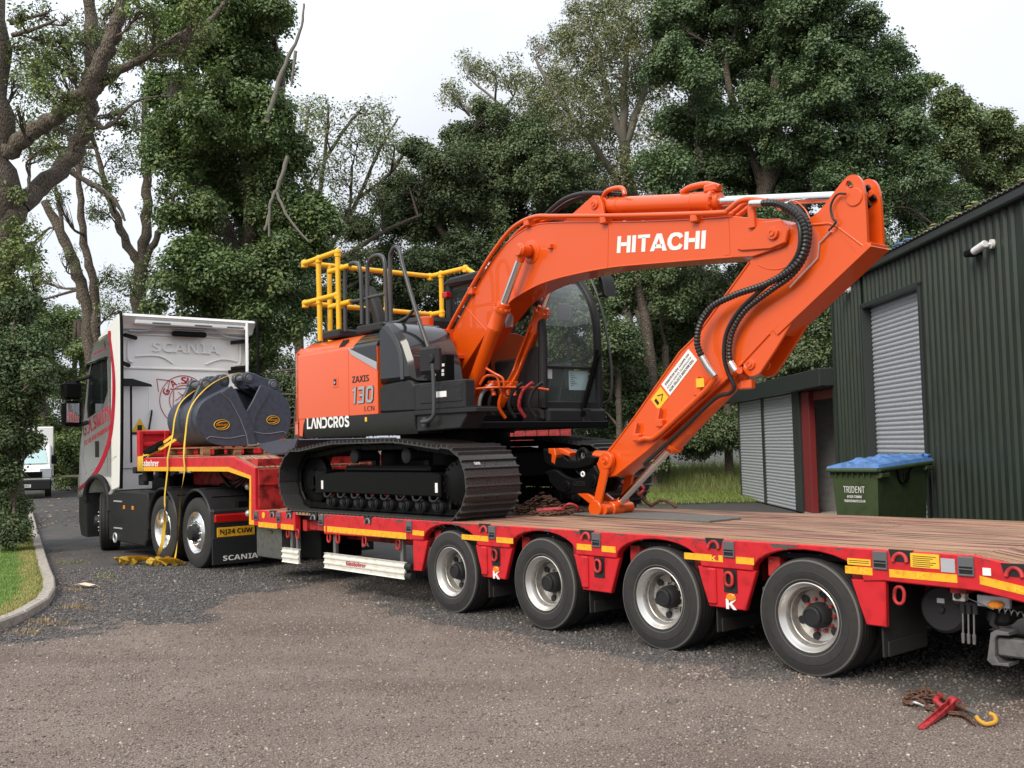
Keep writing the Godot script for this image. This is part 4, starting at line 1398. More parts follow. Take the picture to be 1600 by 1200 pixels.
	b.cyl(V(-8.76, 3.42, -2.7), V(-8.66, 3.45, -2.76), 0.03, 10)
	part(b, "mirror", M.plastic, E)
	b = MB.new()
	b.box(V(-10.36, 3.55, -1.62), V(0.1, 0.07, 0.1), 0.01)
	part(b, "rear_lamp", M.lamp_red, E)
	b = MB.new()
	b.bb(V(-9.27, 2.22, -1.628), V(-9.08, 2.32, -1.622))
	b.bb(V(-9.13, 1.93, -1.597), V(-9.0, 2.01, -1.592))
	part(b, "label_plate", M.galv, E, "stuff")

func boom(E: Node3D):
	var b := MB.new()
	var zn := -1.2
	var zf := -1.54
	var top := smooth(pts2([-9.93, 2.8, -9.41, 3.29, -9.07, 3.645, -8.71, 3.885, -8.35, 4.0, -8.0, 4.0, -7.11, 3.85, -6.7, 3.78, -5.92, 3.665, -5.6, 3.63]), 4)
	var low := smooth(pts2([-5.62, 3.26, -6.71, 3.355, -7.13, 3.385, -7.54, 3.39, -7.9, 3.38, -8.2, 3.35, -8.5, 3.28, -8.72, 3.19, -9.18, 2.85, -9.8, 2.3]), 4)
	var nose := [Vector2(-5.25, 3.54)]
	for k in 9:
		var t := PI * 0.42 - PI * 0.95 * k / 8.0
		nose.append(Vector2(-5.16 + 0.13 * cos(t), 3.395 + 0.13 * sin(t)))
	nose.append(Vector2(-5.4, 3.235))
	b.prism(top + nose + low + [Vector2(-9.95, 2.2), Vector2(-10.0, 2.35)], zf, zn, 0.006, 20)
	part(b, "boom", M.orange, E)
	# flanges along the upper edge and weld ribs across the side
	b = MB.new()
	var q := []
	for p in top:
		q.append(V(p.x, p.y - 0.004, zn - 0.002))
	b.tube(q, 0.009, 6)
	q = []
	for p in low:
		q.append(V(p.x, p.y + 0.006, zn - 0.002))
	b.tube(q, 0.008, 6)
	b.cyl(V(-7.12, 3.84, zn), V(-7.15, 3.4, zn), 0.007, 6)
	b.bb(V(-5.7, 3.29, zn - 0.01), V(-5.64, 3.62, zn + 0.004))
	b.cyl(V(-9.45, 3.26, zn), V(-9.08, 2.95, zn), 0.008, 6)
	part(b, "weld_seam", M.orange, E, "stuff")
	b = MB.new()
	b.prism(pts2([-5.55, 3.32, -5.5, 3.3, -5.2, 3.27, -5.05, 3.3, -5.02, 3.4, -5.08, 3.5, -5.3, 3.52]), zn - 0.01, zn + 0.022, 0.008)
	boss(b, V(-5.16, 3.395, zn + 0.02), 0.055, 0.03)
	part(b, "nose_boss", M.orange, E)
	b = MB.new()
	b.cyl(V(-8.285, 3.73, zf - 0.1), V(-8.285, 3.73, zn + 0.2), 0.062, 24, -1.0, 0.006)
	b.lathe(V(-8.285, 3.73, zn), V(0, 0, 1), [Vector2(0.13, -0.01), Vector2(0.13, 0.006), Vector2(0.12, 0.01), Vector2(0.075, 0.012), Vector2(0.075, 0.03)], 30)
	b.bb(V(-7.98, 3.71, zn - 0.01), V(-7.93, 3.76, zn + 0.05), 0.006)
	part(b, "ram_pin", M.orange, E)
	block_text("HITACHI", V(-6.455, 3.535, zn + 0.001), 1.1, 0.165, M.white_print, E, Basis(V(0, 0, 1), -0.118), 0.23)
	b = MB.new()
	b.prism(pts2([-8.75, 3.06, -8.68, 3.14, -8.61, 3.05, -8.62, 2.95, -8.74, 2.95]), zn - 0.003, zn + 0.003)
	b.xf = Transform3D(Basis.IDENTITY, V(-0.19, 0.13, 0))
	part(b, "sticker", M.silver_print, E)
	# rams
	ram(E, "boom_ram", V(-9.38, 2.03, -1.075), V(-8.64, 3.165, -1.075), V(-8.27, 3.735, -1.075), 0.078, 0.04)
	ram(E, "boom_ram", V(-9.38, 2.03, -1.665), V(-8.64, 3.165, -1.665), V(-8.27, 3.735, -1.665), 0.078, 0.04)
	ram(E, "arm_ram", V(-7.33, 4.07, -1.37), V(-5.9, 3.84, -1.37), V(-4.49, 3.61, -1.37), 0.09, 0.047)
	ram(E, "bucket_ram", V(-5.6, 2.3, -1.37), V(-6.53, 1.6, -1.37), V(-7.31, 0.99, -1.37), 0.075, 0.036)
	b = MB.new()
	for z in [-1.25, -1.49]:
		b.prism(pts2([-7.85, 3.96, -7.45, 4.13, -7.36, 4.17, -7.27, 4.15, -7.23, 4.07, -7.2, 3.85, -7.85, 3.94]), z - 0.02, z + 0.02, 0.006)
		boss(b, V(-7.33, 4.07, z + 0.02), 0.05, 0.02)
	part(b, "ram_bracket", M.orange, E)
	b = MB.new()
	b.tube(smooth([V(-6.3, 4.0, -1.36), V(-6.2, 4.03, -1.36), V(-6.0, 4.02, -1.36), V(-5.85, 3.96, -1.36)], 4), 0.03, 10)
	b.bb(V(-6.0, 3.93, -1.42), V(-5.86, 4.0, -1.3), 0.012)
	b.tube(smooth([V(-7.3, 4.16, -1.33), V(-7.2, 4.2, -1.3), V(-7.0, 4.18, -1.28), V(-6.95, 4.1, -1.27)], 4), 0.025, 10)
	part(b, "port_pipe", M.orange, E)
	# pipes over the back of the boom
	for k in 3:
		b = MB.new()
		var z := -1.16 - k * 0.1
		var o := 0.0 - 0.02 * k
		b.tube(smooth(xyz([-9.93, 2.84 + o, -9.55, 3.22 + o, -9.2, 3.55 + o, -8.88, 3.82 + o, -8.54, 4.03 + o, -8.19, 4.09, -7.81, 4.03, -6.8, 3.85, -5.75, 3.68, -5.62, 3.68, -5.5, 3.73, -5.38, 3.73, -5.2, 3.68], z), 5), 0.024, 10)
		part(b, "oil_pipe", M.orange, E)
	b = MB.new()
	for x in [[-9.3, 3.44], [-8.3, 4.06], [-7.15, 3.88], [-6.0, 3.69]]:
		b.bb(V(x[0] - 0.04, x[1] - 0.05, -1.42), V(x[0] + 0.04, x[1] + 0.035, -1.14), 0.01)
	b.bb(V(-5.42, 3.48, -1.21), V(-5.35, 3.72, -1.17), 0.006)
	part(b, "pipe_clamp", M.orange, E, "stuff")
	for k in 2:
		b = MB.new()
		b.tube(smooth([V(-8.5, 4.0, -1.36 - 0.07 * k), V(-8.22, 4.14, -1.36 - 0.07 * k), V(-7.94, 4.25 - 0.02 * k, -1.36 - 0.07 * k), V(-7.64, 4.26 - 0.02 * k, -1.35 - 0.07 * k), V(-7.32, 4.2, -1.35 - 0.07 * k), V(-7.05, 4.13, -1.34 - 0.05 * k)], 6), 0.024, 10)
		part(b, "hose", M.hose, E)
	# arm
	b = MB.new()
	var ap := smooth(pts2([-4.62, 3.62, -4.53, 3.71, -4.44, 3.755, -4.37, 3.72, -4.335, 3.62, -4.32, 3.4, -4.32, 3.2]), 4)
	ap += [Vector2(-4.34, 3.17)]
	ap += Array(pts2([-5.275, 2.555, -5.67, 2.25, -6.75, 1.555, -7.16, 1.32, -7.27, 1.3]))
	ap += Array(pts2([-7.38, 1.35, -7.42, 1.44, -6.889, 1.885, -6.282, 2.476, -6.089, 2.6, -5.445, 3.22, -5.3, 3.38, -5.1, 3.45, -4.78, 3.5]))
	var near := PackedVector2Array(ap)
	var body := PackedVector2Array(pts2([-4.85, 3.46, -4.62, 3.4, -4.34, 3.17, -5.275, 2.555, -5.67, 2.25, -6.75, 1.555, -7.16, 1.32, -7.27, 1.3, -7.38, 1.35, -7.42, 1.44, -6.889, 1.885, -6.282, 2.476, -6.089, 2.6, -5.445, 3.22, -5.3, 3.38, -5.1, 3.45]))
	b.prism(body, -1.5, -1.236, 0.004, 20)
	part(b, "arm", M.orange, E)
	var lug := PackedVector2Array(smooth(pts2([-4.95, 3.44, -4.757, 3.51, -4.53, 3.71, -4.44, 3.755, -4.37, 3.72, -4.335, 3.62, -4.325, 3.4, -4.325, 3.18]), 4))
	lug.append_array(pts2([-4.42, 3.12, -4.62, 3.38, -4.85, 3.42]))
	var eye := PackedVector2Array()
	for k in 14:
		var t := TAU * k / 14
		eye.append(Vector2(-4.457 + 0.032 * cos(t) - 0.012 * sin(t), 3.665 + 0.05 * sin(t)))
	for z in [-1.5, -1.265]:
		b = MB.new()
		prism_hole(b, lug, eye, z, z + 0.035)
		part(b, "arm_lug", M.orange, E)
	b = MB.new()
	b.prism(pts2([-4.33, 3.19, -4.29, 3.15, -5.2, 2.53, -5.24, 2.575]), -1.51, -1.225, 0.003)
	b.bb(V(-4.38, 3.16, -1.5), V(-4.3, 3.185, -1.24), 0.003)
	b.tube(xyz([-4.95, 3.43, -4.66, 3.4, -4.6, 3.37, -4.36, 3.16], -1.236), 0.012, 8)
	b.tube(xyz([-5.46, 3.2, -6.09, 2.6, -6.28, 2.478, -6.88, 1.888, -7.38, 1.43], -1.236), 0.011, 8)
	b.tube(xyz([-5.28, 2.555, -5.67, 2.25, -6.75, 1.555, -7.15, 1.33], -1.236), 0.011, 8)
	part(b, "arm_flange", M.orange, E)
	b = MB.new()
	b.lathe(V(-4.42, 3.57, -1.23), V(0, 0, 1), [Vector2(0.075, -0.01), Vector2(0.075, 0.008), Vector2(0.07, 0.012), Vector2(0, 0.012)], 28, 12.0)
	b.cyl(V(-4.49, 3.61, -1.49), V(-4.49, 3.61, -1.24), 0.05, 18)
	part(b, "lug_pin", M.orange, E)
	b = MB.new()
	for s in [[-1.36, 3.64], [-1.36, 3.5], [-1.44, 3.57]]:
		b.cyl(V(-4.4, s[1], s[0]), V(-4.36, s[1] + 0.02, s[0]), 0.025, 10)
	part(b, "grease_block", M.black, E, "stuff")
	# ring seam round the boom joint
	b = MB.new()
	var rr := []
	for k in 25:
		var t := deg_to_rad(60 - 190.0 * k / 24)
		rr.append(V(-5.16 + 0.33 * cos(t), 3.395 + 0.3 * sin(t), -1.237))
	b.tube(rr, 0.006, 6)
	part(b, "ring_seam", M.orange, E)
	# bracket of the bucket ram below the arm
	b = MB.new()
	for z in [-1.5, -1.27]:
		b.prism(smooth(pts2([-4.95, 2.76, -5.2, 2.45, -5.35, 2.28, -5.42, 2.21, -5.52, 2.2, -5.585, 2.27, -5.6, 2.35]), 4) + [Vector2(-5.62, 2.4), Vector2(-5.2, 2.65)], z, z + 0.03, 0.005)
		boss(b, V(-5.49, 2.3, z + 0.03), 0.045, 0.02)
	b.cyl(V(-5.6, 2.3, -1.5), V(-5.6, 2.3, -1.24), 0.03, 14)
	part(b, "ram_bracket", M.orange, E)
	b = MB.new()
	b.cyl(V(-5.72, 2.18, -1.42), V(-5.62, 2.12, -1.27), 0.035, 12)
	b.bb(V(-5.62, 2.09, -1.31), V(-5.5, 2.17, -1.24), 0.01)
	b.tube(smooth([V(-5.55, 2.25, -1.15), V(-5.62, 2.24, -1.2), V(-5.7, 2.22, -1.26), V(-5.74, 2.17, -1.32)], 4), 0.03, 10)
	part(b, "port_block", M.orange, E)
	# corrugated hoses sweeping from boom to arm
	var h := ribbed(xyz([-5.2, 3.655, -5.05, 3.62, -4.88, 3.5, -4.8, 3.34, -4.83, 3.17, -4.95, 3.05, -5.2, 2.96, -5.52, 2.91, -5.79, 2.83, -5.93, 2.68, -5.965, 2.52, -5.92, 2.4], -1.1), 0.033)
	b = MB.new()
	b.tube(h[0], h[1], 10, true, true)
	part(b, "ribbed_hose", M.hose, E)
	h = ribbed([V(-5.0, 3.62, -1.2), V(-4.88, 3.52, -1.16), V(-4.79, 3.38, -1.14), V(-4.82, 3.17, -1.13), V(-4.96, 3.01, -1.13), V(-5.21, 2.89, -1.13), V(-5.45, 2.77, -1.14), V(-5.6, 2.61, -1.15), V(-5.66, 2.45, -1.16), V(-5.66, 2.33, -1.17)], 0.028)
	b = MB.new()
	b.tube(h[0], h[1], 10, true, true)
	part(b, "ribbed_hose", M.hose, E)
	b = MB.new()
	b.tube(smooth([V(-5.05, 3.58, -1.17), V(-4.92, 3.5, -1.12), V(-4.835, 3.36, -1.08), V(-4.86, 3.18, -1.08), V(-5.0, 3.05, -1.1), V(-5.25, 2.93, -1.12), V(-5.5, 2.78, -1.13), V(-5.66, 2.6, -1.14), V(-5.71, 2.4, -1.15), V(-5.7, 2.25, -1.18), V(-5.66, 2.12, -1.21), V(-5.72, 2.06, -1.22), V(-5.9, 2.02, -1.24), V(-6.3, 1.76, -1.26), V(-6.8, 1.43, -1.26)], 6), 0.019, 10)
	part(b, "hose", M.hose, E)
	for s in [[V(-5.92, 2.4, -1.1), V(-5.87, 2.3, -1.12), V(-5.82, 2.22, -1.15)], [V(-5.66, 2.33, -1.17), V(-5.61, 2.25, -1.18)], [V(-5.36, 3.69, -1.15), V(-5.2, 3.655, -1.1)], [V(-5.15, 3.63, -1.26), V(-5.0, 3.62, -1.2)]]:
		b = MB.new()
		b.tube(s, 0.03, 12)
		part(b, "hose_end", M.alloy, E)
	for s in [[V(-5.82, 2.22, -1.15), V(-5.85, 2.18, -1.17), V(-5.99, 2.08, -1.19), V(-6.33, 1.86, -1.2), V(-6.6, 1.69, -1.2), V(-6.72, 1.68, -1.2), V(-6.82, 1.66, -1.2)]]:
		b = MB.new()
		b.tube(smooth(s, 4), 0.026, 10)
		b.xf = Transform3D(Basis.IDENTITY, V(0.02, 0.06, 0))
		part(b, "oil_pipe", M.orange, E)
	b = MB.new()
	for s in [[-6.82, 1.7], [-6.52, 1.83], [-6.05, 2.1]]:
		b.bb(V(s[0] - 0.045, s[1] - 0.05, -1.24), V(s[0] + 0.035, s[1] + 0.03, -1.17), 0.012)
		b.bar(V(s[0] - 0.03, s[1], -1.19), V(s[0] - 0.0, s[1] + 0.13, -1.2), 0.03, 0.03)
	part(b, "pipe_clamp", M.orange, E, "stuff")
	b = MB.new()
	b.tube(smooth(xyz([-4.47, 3.6, -4.55, 3.61, -4.61, 3.53, -4.6, 3.43, -4.57, 3.39, -4.64, 3.33], -1.19), 5), 0.009, 8)
	part(b, "grease_hose", M.hose, E)
	b = MB.new()
	b.tube(xyz([-4.64, 3.33, -4.75, 3.25, -4.77, 3.13, -5.05, 2.92], -1.222), 0.008, 8)
	part(b, "grease_pipe", M.alloy, E)
	# labels on the arm
	var dir := V(0.74, 0.67, 0).normalized()
	var bs := Basis(dir, V(-dir.y, dir.x, 0), V(0, 0, 1))
	b = MB.new()
	b.xf = Transform3D(bs, V(-6.3, 2.285, -1.235))
	b.box(V(0, 0, 0), V(0.46, 0.15, 0.008))
	part(b, "white_label", M.white_print, E)
	var bt := Basis(-dir, V(dir.y, -dir.x, 0), V(0, 0, 1))
	text("NO SAFETY PIN REQUIRED", V(-6.3, 2.285, -1.23) + bs.y * 0.04, 0.4, 0.026, M.black_print_and_shade, E, "lettering", bt, 700)
	text("AUTOMATIC QUICK HITCH", V(-6.3, 2.285, -1.23), 0.4, 0.022, M.black_print_and_shade, E, "lettering", bt, 400)
	text("THIS MACHINE IS FITTED WITH", V(-6.3, 2.285, -1.23) - bs.y * 0.04, 0.4, 0.026, M.black_print_and_shade, E, "lettering", bt, 700)
	b = MB.new()
	b.xf = Transform3D(bs, V(-6.55, 2.055, -1.235))
	b.box(V(0, 0, 0), V(0.17, 0.14, 0.008))
	part(b, "warning_label", M.yellow_label, E)
	b = MB.new()
	b.xf = Transform3D(bs, V(-6.55, 2.055, -1.23))
	b.prism(pts2([0.0, -0.04, 0.065, 0.0, 0.0, 0.04, 0.0, 0.03, 0.05, 0.0, 0.0, -0.03]), -0.001, 0.002)
	b.bb(V(-0.06, -0.03, -0.001), V(-0.03, 0.03, 0.002))
	part(b, "label_print", M.black_print_and_shade, E, "stuff")
	b = MB.new()
	b.box(V(-6.0, 2.17, -1.165), V(0.09, 0.08, 0.006))
	part(b, "warning_label", M.yellow_label, E)
	# tip: pins, links and hitch
	for z in [-1.185, -1.57]:
		b = MB.new()
		b.bar(V(-7.22, 1.47, z), V(-7.39, 0.99, z), 0.035, 0.1, V(0, 0, 1), 0.008)
		b.cyl(V(-7.22, 1.47, z - 0.03), V(-7.22, 1.47, z + 0.025), 0.085, 24, -1.0, 0.006)
		b.cyl(V(-7.39, 0.99, z - 0.04), V(-7.39, 0.99, z + 0.03), 0.085, 24, -1.0, 0.006)
		boss(b, V(-7.22, 1.47, z + 0.02), 0.04, 0.015)
		part(b, "side_link", M.orange, E)
	b = MB.new()
	for z in [-1.27, -1.49]:
		b.bar(V(-7.39, 0.99, z), V(-7.85, 1.24, z), 0.05, 0.085, V(0, 0, 1), 0.01)
		b.cyl(V(-7.39, 0.99, z - 0.035), V(-7.39, 0.99, z + 0.035), 0.08, 20, -1.0, 0.006)
	part(b, "hitch_link", M.orange, E)
	b = MB.new()
	b.cyl(V(-7.31, 0.985, -1.6), V(-7.31, 0.985, -1.2), 0.055, 18)
	b.cyl(V(-7.31, 0.985, -1.45), V(-7.31, 0.985, -1.29), 0.075, 18, -1.0, 0.01)
	part(b, "link_pin", M.orange, E)
	b = MB.new()
	b.cyl(V(-7.27, 1.44, -1.52), V(-7.27, 1.44, -1.21), 0.11, 24, -1.0, 0.01)
	part(b, "arm_tip", M.orange, E)
	for z in [-1.3, -1.52]:
		b = MB.new()
		b.prism(smooth(pts2([-8.22, 1.35, -8.05, 1.375, -7.9, 1.31, -7.75, 1.28, -7.6, 1.32, -7.47, 1.42]), 3) + Array(pts2([-7.38, 1.33, -7.35, 1.24, -7.42, 1.15, -7.6, 1.13, -7.88, 1.12, -8.02, 1.16, -8.14, 1.24, -8.16, 1.31])), z, z + 0.06, 0.01)
		boss(b, V(-7.86, 1.205, z + 0.05), 0.055, 0.03)
		boss(b, V(-7.48, 1.265, z + 0.05), 0.065, 0.03)
		part(b, "hitch_plate", M.black, E)
	b = MB.new()
	b.ring(V(-7.62, 1.33, -1.235), V(0, 0, 1), 0.022, 0.009, 18, 8)
	part(b, "hitch_washer", M.white_print, E)
	text("GEITH", V(-7.68, 1.235, -1.238), 0.17, 0.05, M.hose, E, "cast_lettering", Basis.IDENTITY, 700, false, 0.01)
	b = MB.new()
	b.prism(smooth(pts2([-8.3, 1.6, -8.28, 1.46, -8.15, 1.4, -7.95, 1.38, -7.75, 1.38, -7.55, 1.42]), 3) + Array(pts2([-7.48, 1.5, -7.62, 1.52, -7.75, 1.47, -7.9, 1.47, -7.98, 1.52, -8.1, 1.5, -8.16, 1.58])), -1.54, -1.3, 0.015)
	b.ring(V(-7.78, 1.51, -1.4), V(0, 0, 1), 0.07, 0.028, 20, 8)
	part(b, "hitch_hook", M.black, E)
	b = MB.new()
	b.prism(pts2([-8.2, 1.6, -8.1, 1.6, -8.08, 1.53, -8.11, 1.43, -8.16, 1.45, -8.15, 1.53, -8.2, 1.55]), -1.4, -1.29, 0.01)
	b.prism(pts2([-8.05, 1.6, -7.98, 1.6, -7.86, 1.55, -7.88, 1.51, -8.0, 1.54]), -1.4, -1.29, 0.01)
	b.xf = Transform3D(Basis.IDENTITY, V(0, 0, 0))
	b.cyl(V(-7.65, 1.5, -1.45), V(-7.4, 1.49, -1.45), 0.07, 18, -1.0, 0.02)
	part(b, "hitch_latch", M.orange, E)
	b = MB.new()
	b.bb(V(-8.98, 2.3, -1.5), V(-8.88, 2.37, -1.1), 0.015)
	b.bb(V(-9.1, 2.26, -1.3), V(-8.95, 2.34, -1.15), 0.02)
	for k in 4:
		b.cyl(V(-8.93, 2.3, -1.14 - k * 0.1), V(-8.9, 2.2, -1.14 - k * 0.1), 0.028, 10)
	part(b, "valve_block", M.orange, E)
	# hoses and pipes between the boom rams
	var hm := [M.galv, M.hose, M.orange, M.hose, M.rust_red, M.hose]
	for k in 6:
		b = MB.new()
		var x := -8.98 + k * 0.09
		var z := -1.12 - k * 0.07
		b.tube(smooth([V(x + 0.08, 2.33, z), V(x - 0.03, 2.24, z + 0.05), V(x - 0.09, 2.08, z + 0.06), V(x - 0.08, 1.95, z - 0.02)], 5), 0.022, 8)
		part(b, "hose", hm[k], E)
	for s in [[V(-9.04, 2.28, -1.0), V(-8.85, 2.29, -1.1), V(-8.62, 2.28, -1.4), V(-8.5, 2.25, -1.6)], [V(-8.86, 2.5, -1.0), V(-8.78, 2.44, -1.05), V(-8.7, 2.38, -1.1), V(-8.7, 2.28, -1.12)], [V(-9.0, 2.33, -1.02), V(-8.92, 2.42, -1.05), V(-8.8, 2.4, -1.1), V(-8.78, 2.28, -1.12)], [V(-8.74, 3.0, -1.57), V(-8.95, 2.66, -1.56), V(-9.0, 2.5, -1.52), V(-8.98, 2.38, -1.42), V(-8.9, 2.3, -1.3)], [V(-8.7, 2.9, -1.58), V(-8.88, 2.6, -1.55), V(-8.86, 2.45, -1.45), V(-8.8, 2.32, -1.3)]]:
		b = MB.new()
		b.tube(smooth(s, 5), 0.015, 8)
		part(b, "oil_pipe", M.orange, E)

# a prism with one hole: the outline is cut in two halves through the hole
func prism_hole(b: MB, poly: PackedVector2Array, hole: PackedVector2Array, z0: float, z1: float):
	var c := Vector2.ZERO
	for p in hole:
		c += p / hole.size()
	var big := 10.0
	for s in [1.0, -1.0]:
		var half := PackedVector2Array([Vector2(c.x, c.y - big), Vector2(c.x + s * big, c.y - big), Vector2(c.x + s * big, c.y + big), Vector2(c.x, c.y + big)])
		for a in Geometry2D.intersect_polygons(poly, half):
			for r in Geometry2D.clip_polygons(a, hole):
				if not Geometry2D.is_polygon_clockwise(r) or true:
					b.prism(r, z0, z1)

# ---------------------------------------------------------------- the tractor unit
func truck_wheel(called: String, T: Node3D, c: Vector3, out: float, dish: bool, turn := 0.0):
	var w := holder(called, T)
	var d := V(0, 0, out)
	if turn != 0.0:
		d = d.rotated(Vector3.UP, turn)
	var b := MB.new()
	var p := [Vector2(0.29, -0.3), Vector2(0.36, -0.315), Vector2(0.44, -0.315), Vector2(0.485, -0.295)]
	for k in 5:
		var h := -0.285 + k * 0.052
		p += [Vector2(0.5, h), Vector2(0.5, h + 0.04), Vector2(0.488, h + 0.042), Vector2(0.488, h + 0.05)]
	p += [Vector2(0.496, -0.022), Vector2(0.485, -0.008), Vector2(0.45, 0.002), Vector2(0.4, 0.012), Vector2(0.345, 0.01), Vector2(0.31, 0.0), Vector2(0.292, -0.01)]
	b.lathe(c, d, p, 60, 22.0)
	part(b, "tyre", M.rubber, w)
	b = MB.new()
	if dish:
		b.lathe(c, d, [Vector2(0.26, -0.2), Vector2(0.27, -0.05), Vector2(0.285, -0.02), Vector2(0.3, 0.0), Vector2(0.295, 0.008), Vector2(0.275, -0.005), Vector2(0.262, -0.03), Vector2(0.25, -0.09), Vector2(0.235, -0.13), Vector2(0.17, -0.15), Vector2(0.12, -0.15)], 44)
	else:
		b.lathe(c, d, [Vector2(0.27, -0.1), Vector2(0.285, -0.02), Vector2(0.3, 0.0), Vector2(0.295, 0.008), Vector2(0.28, 0.0), Vector2(0.27, -0.02), Vector2(0.255, -0.035), Vector2(0.21, -0.01), Vector2(0.19, 0.004), Vector2(0.12, 0.004)], 44)
	part(b, "rim", M.alloy, w)
	b = MB.new()
	var f := -0.15 if dish else 0.004
	b.lathe(c, d, [Vector2(0.13, f - 0.02), Vector2(0.13, f + 0.02), Vector2(0.11, f + 0.05), Vector2(0.1, f + 0.09), Vector2(0.06, f + 0.1), Vector2(0, f + 0.1)], 28)
	part(b, "hub", M.plastic, w)
	b = MB.new()
	var u := d.cross(V(0, 1, 0)).normalized()
	for k in 10:
		var t := TAU * k / 10
		var q := c + (u * cos(t) + V(0, 1, 0) * sin(t)) * 0.165 + d * f
		b.cyl(q, q + d * 0.035, 0.015, 6)
	part(b, "wheel_nut", M.chrome, w, "stuff")

func truck():
	var T := thing("tractor_truck", V(-16.5, 0, -1.2), "white high-roof tractor truck with a crimson side stripe coupled to the red trailer", "truck")
	var b := MB.new()
	# cab
	b.prism(smooth(pts2([-17.5, 3.735, -17.8, 3.72, -18.2, 3.66, -18.45, 3.56, -18.58, 3.36, -18.74, 3.02, -18.95, 2.3, -19.14, 1.8, -19.2, 1.3, -19.2, 0.92]), 4) + Array(pts2([-18.86, 0.92])) + arc_pts(-18.3, 0.92, 0.56, 0.36, 14) + Array(pts2([-17.62, 1.0, -17.5, 1.05])), -2.47, 0.03, 0.035, 24)
	part(b, "cab", M.white, T)
	b = MB.new()
	b.prism(Array(pts2([-19.22, 0.92, -19.22, 0.45, -19.1, 0.22, -18.82, 0.2, -18.84, 0.75])) + arc_pts(-18.3, 0.9, 0.53, 0.34, 14).slice(0, 2) + Array(pts2([-18.88, 0.93])), -2.46, 0.02, 0.02)
	part(b, "bumper", M.panel, T)
	b = MB.new()
	var q := []
	for k in 15:
		var t := PI * 1.06 - PI * 1.02 * k / 14
		q.append(V(-18.3 + 0.57 * cos(t), 0.9 + 0.37 * sin(t), 0.015))
	q.append(V(-17.68, 0.7, 0.015))
	b.tube(q, 0.05, 8)
	for z in [-0.5]:
		b.bb(V(-18.85, 0.95, -0.5), V(-17.7, 1.25, -0.45))
	part(b, "wheel_arch", M.plastic, T)
	# roof and side deflectors standing behind the cab wall
	for s in [[-0.02, 0.03], [-2.47, -2.42]]:
		b = MB.new()
		b.prism(pts2([-17.22, 1.1, -17.56, 1.04, -17.56, 3.72, -17.5, 3.83, -17.2, 3.98, -17.16, 3.8, -17.14, 3.0, -17.16, 1.15]), s[0], s[1], 0.012)
		if s[0] < -1.0:
			b = MB.new()
			b.prism(pts2([-17.22, 1.1, -17.56, 1.04, -17.56, 3.72, -17.5, 3.83, -17.2, 3.98, -17.16, 3.8, -17.14, 3.0, -17.16, 1.15]), -0.025, 0.025, 0.012)
			var h := Transform3D(Basis(Vector3.UP, -0.42), V(-17.5, 0, -2.4)) * Transform3D(Basis.from_scale(V(1.15, 1, 1)), V(17.5 * 1.15, 0, 0))
			for i in b.v.size():
				b.v[i] = h * b.v[i]
				b.n[i] = (h.basis * b.n[i]).normalized()
		part(b, "side_deflector", M.white, T)
		b = MB.new()
		b.tube(smooth([V(-17.25, 4.0, (s[0] + s[1]) / 2), V(-17.15, 3.9, (s[0] + s[1]) / 2), V(-17.12, 3.0, (s[0] + s[1]) / 2), V(-17.14, 1.8, (s[0] + s[1]) / 2), V(-17.18, 1.08, (s[0] + s[1]) / 2)], 5), 0.028, 8)
		part(b, "edge_seal", M.black, T)
	b = MB.new()
	b.prism(pts2([-18.2, 3.66, -17.6, 3.86, -17.2, 3.99, -17.18, 3.95, -17.3, 3.86, -17.36, 3.76, -18.2, 3.6]), -2.46, 0.02, 0.01)
	b.bb(V(-17.34, 3.82, -2.3), V(-17.2, 3.9, -0.25), 0.02)
	part(b, "roof_deflector", M.white, T)
	b = MB.new()
	for z in [-0.7, -1.45, -2.05]:
		b.bb(V(-17.21, 3.84, z - 0.16), V(-17.195, 3.865, z + 0.16), 0.004)
	part(b, "deflector_slot", M.grey_pocket, T, "stuff")
	# the cab wall proper starts at -17.5: panels, ribs and embossing on it
	b = MB.new()
	b.bb(V(-17.52, 1.4, -2.42), V(-17.48, 3.72, -0.02), 0.01)
	part(b, "rear_wall", M.white, T)
	b = MB.new()
	b.bb(V(-17.49, 3.08, -2.4), V(-17.455, 3.125, -0.04), 0.012)
	b.tube(smooth([V(-17.46, 3.2, -0.3), V(-17.46, 3.26, -0.22), V(-17.46, 3.62, -0.25), V(-17.46, 3.68, -0.4), V(-17.46, 3.68, -2.1), V(-17.46, 3.6, -2.25), V(-17.46, 3.24, -2.25), V(-17.46, 3.2, -2.15)], 4), 0.02, 8)
	b.tube(smooth([V(-17.465, 3.3, -0.35), V(-17.465, 3.32, -0.75), V(-17.465, 3.2, -1.0)], 4), 0.014, 8)
	b.tube(smooth([V(-17.465, 3.27, -2.2), V(-17.465, 3.3, -1.9), V(-17.465, 3.2, -1.6)], 4), 0.014, 8)
	for z in [-0.2, -0.58]:
		b.bb(V(-17.485, 1.5, z - 0.008), V(-17.472, 2.9, z + 0.008), 0.004)
	part(b, "rib", M.white, T, "stuff")
	var back := Basis(V(0, 0, -1), V(0, 1, 0), V(1, 0, 0))
	text("SCANIA", V(-17.47, 3.475, -1.25), 1.22, 0.17, M.white, T, "embossed_lettering", back, 900, false, 0.04)
	# lamp bar
	b = MB.new()
	b.tube(smooth([V(-17.36, 3.72, -0.2), V(-17.36, 3.73, -0.5), V(-17.33, 3.79, -0.75), V(-17.33, 3.79, -1.65), V(-17.36, 3.7, -1.95), V(-17.36, 3.68, -2.3)], 5), 0.022, 8)
	part(b, "lamp_bar", M.galv, T)
	b = MB.new()
	b.bb(V(-17.4, 3.66, -1.55), V(-17.28, 3.75, -0.95), 0.02)
	part(b, "work_lamp", M.black, T)
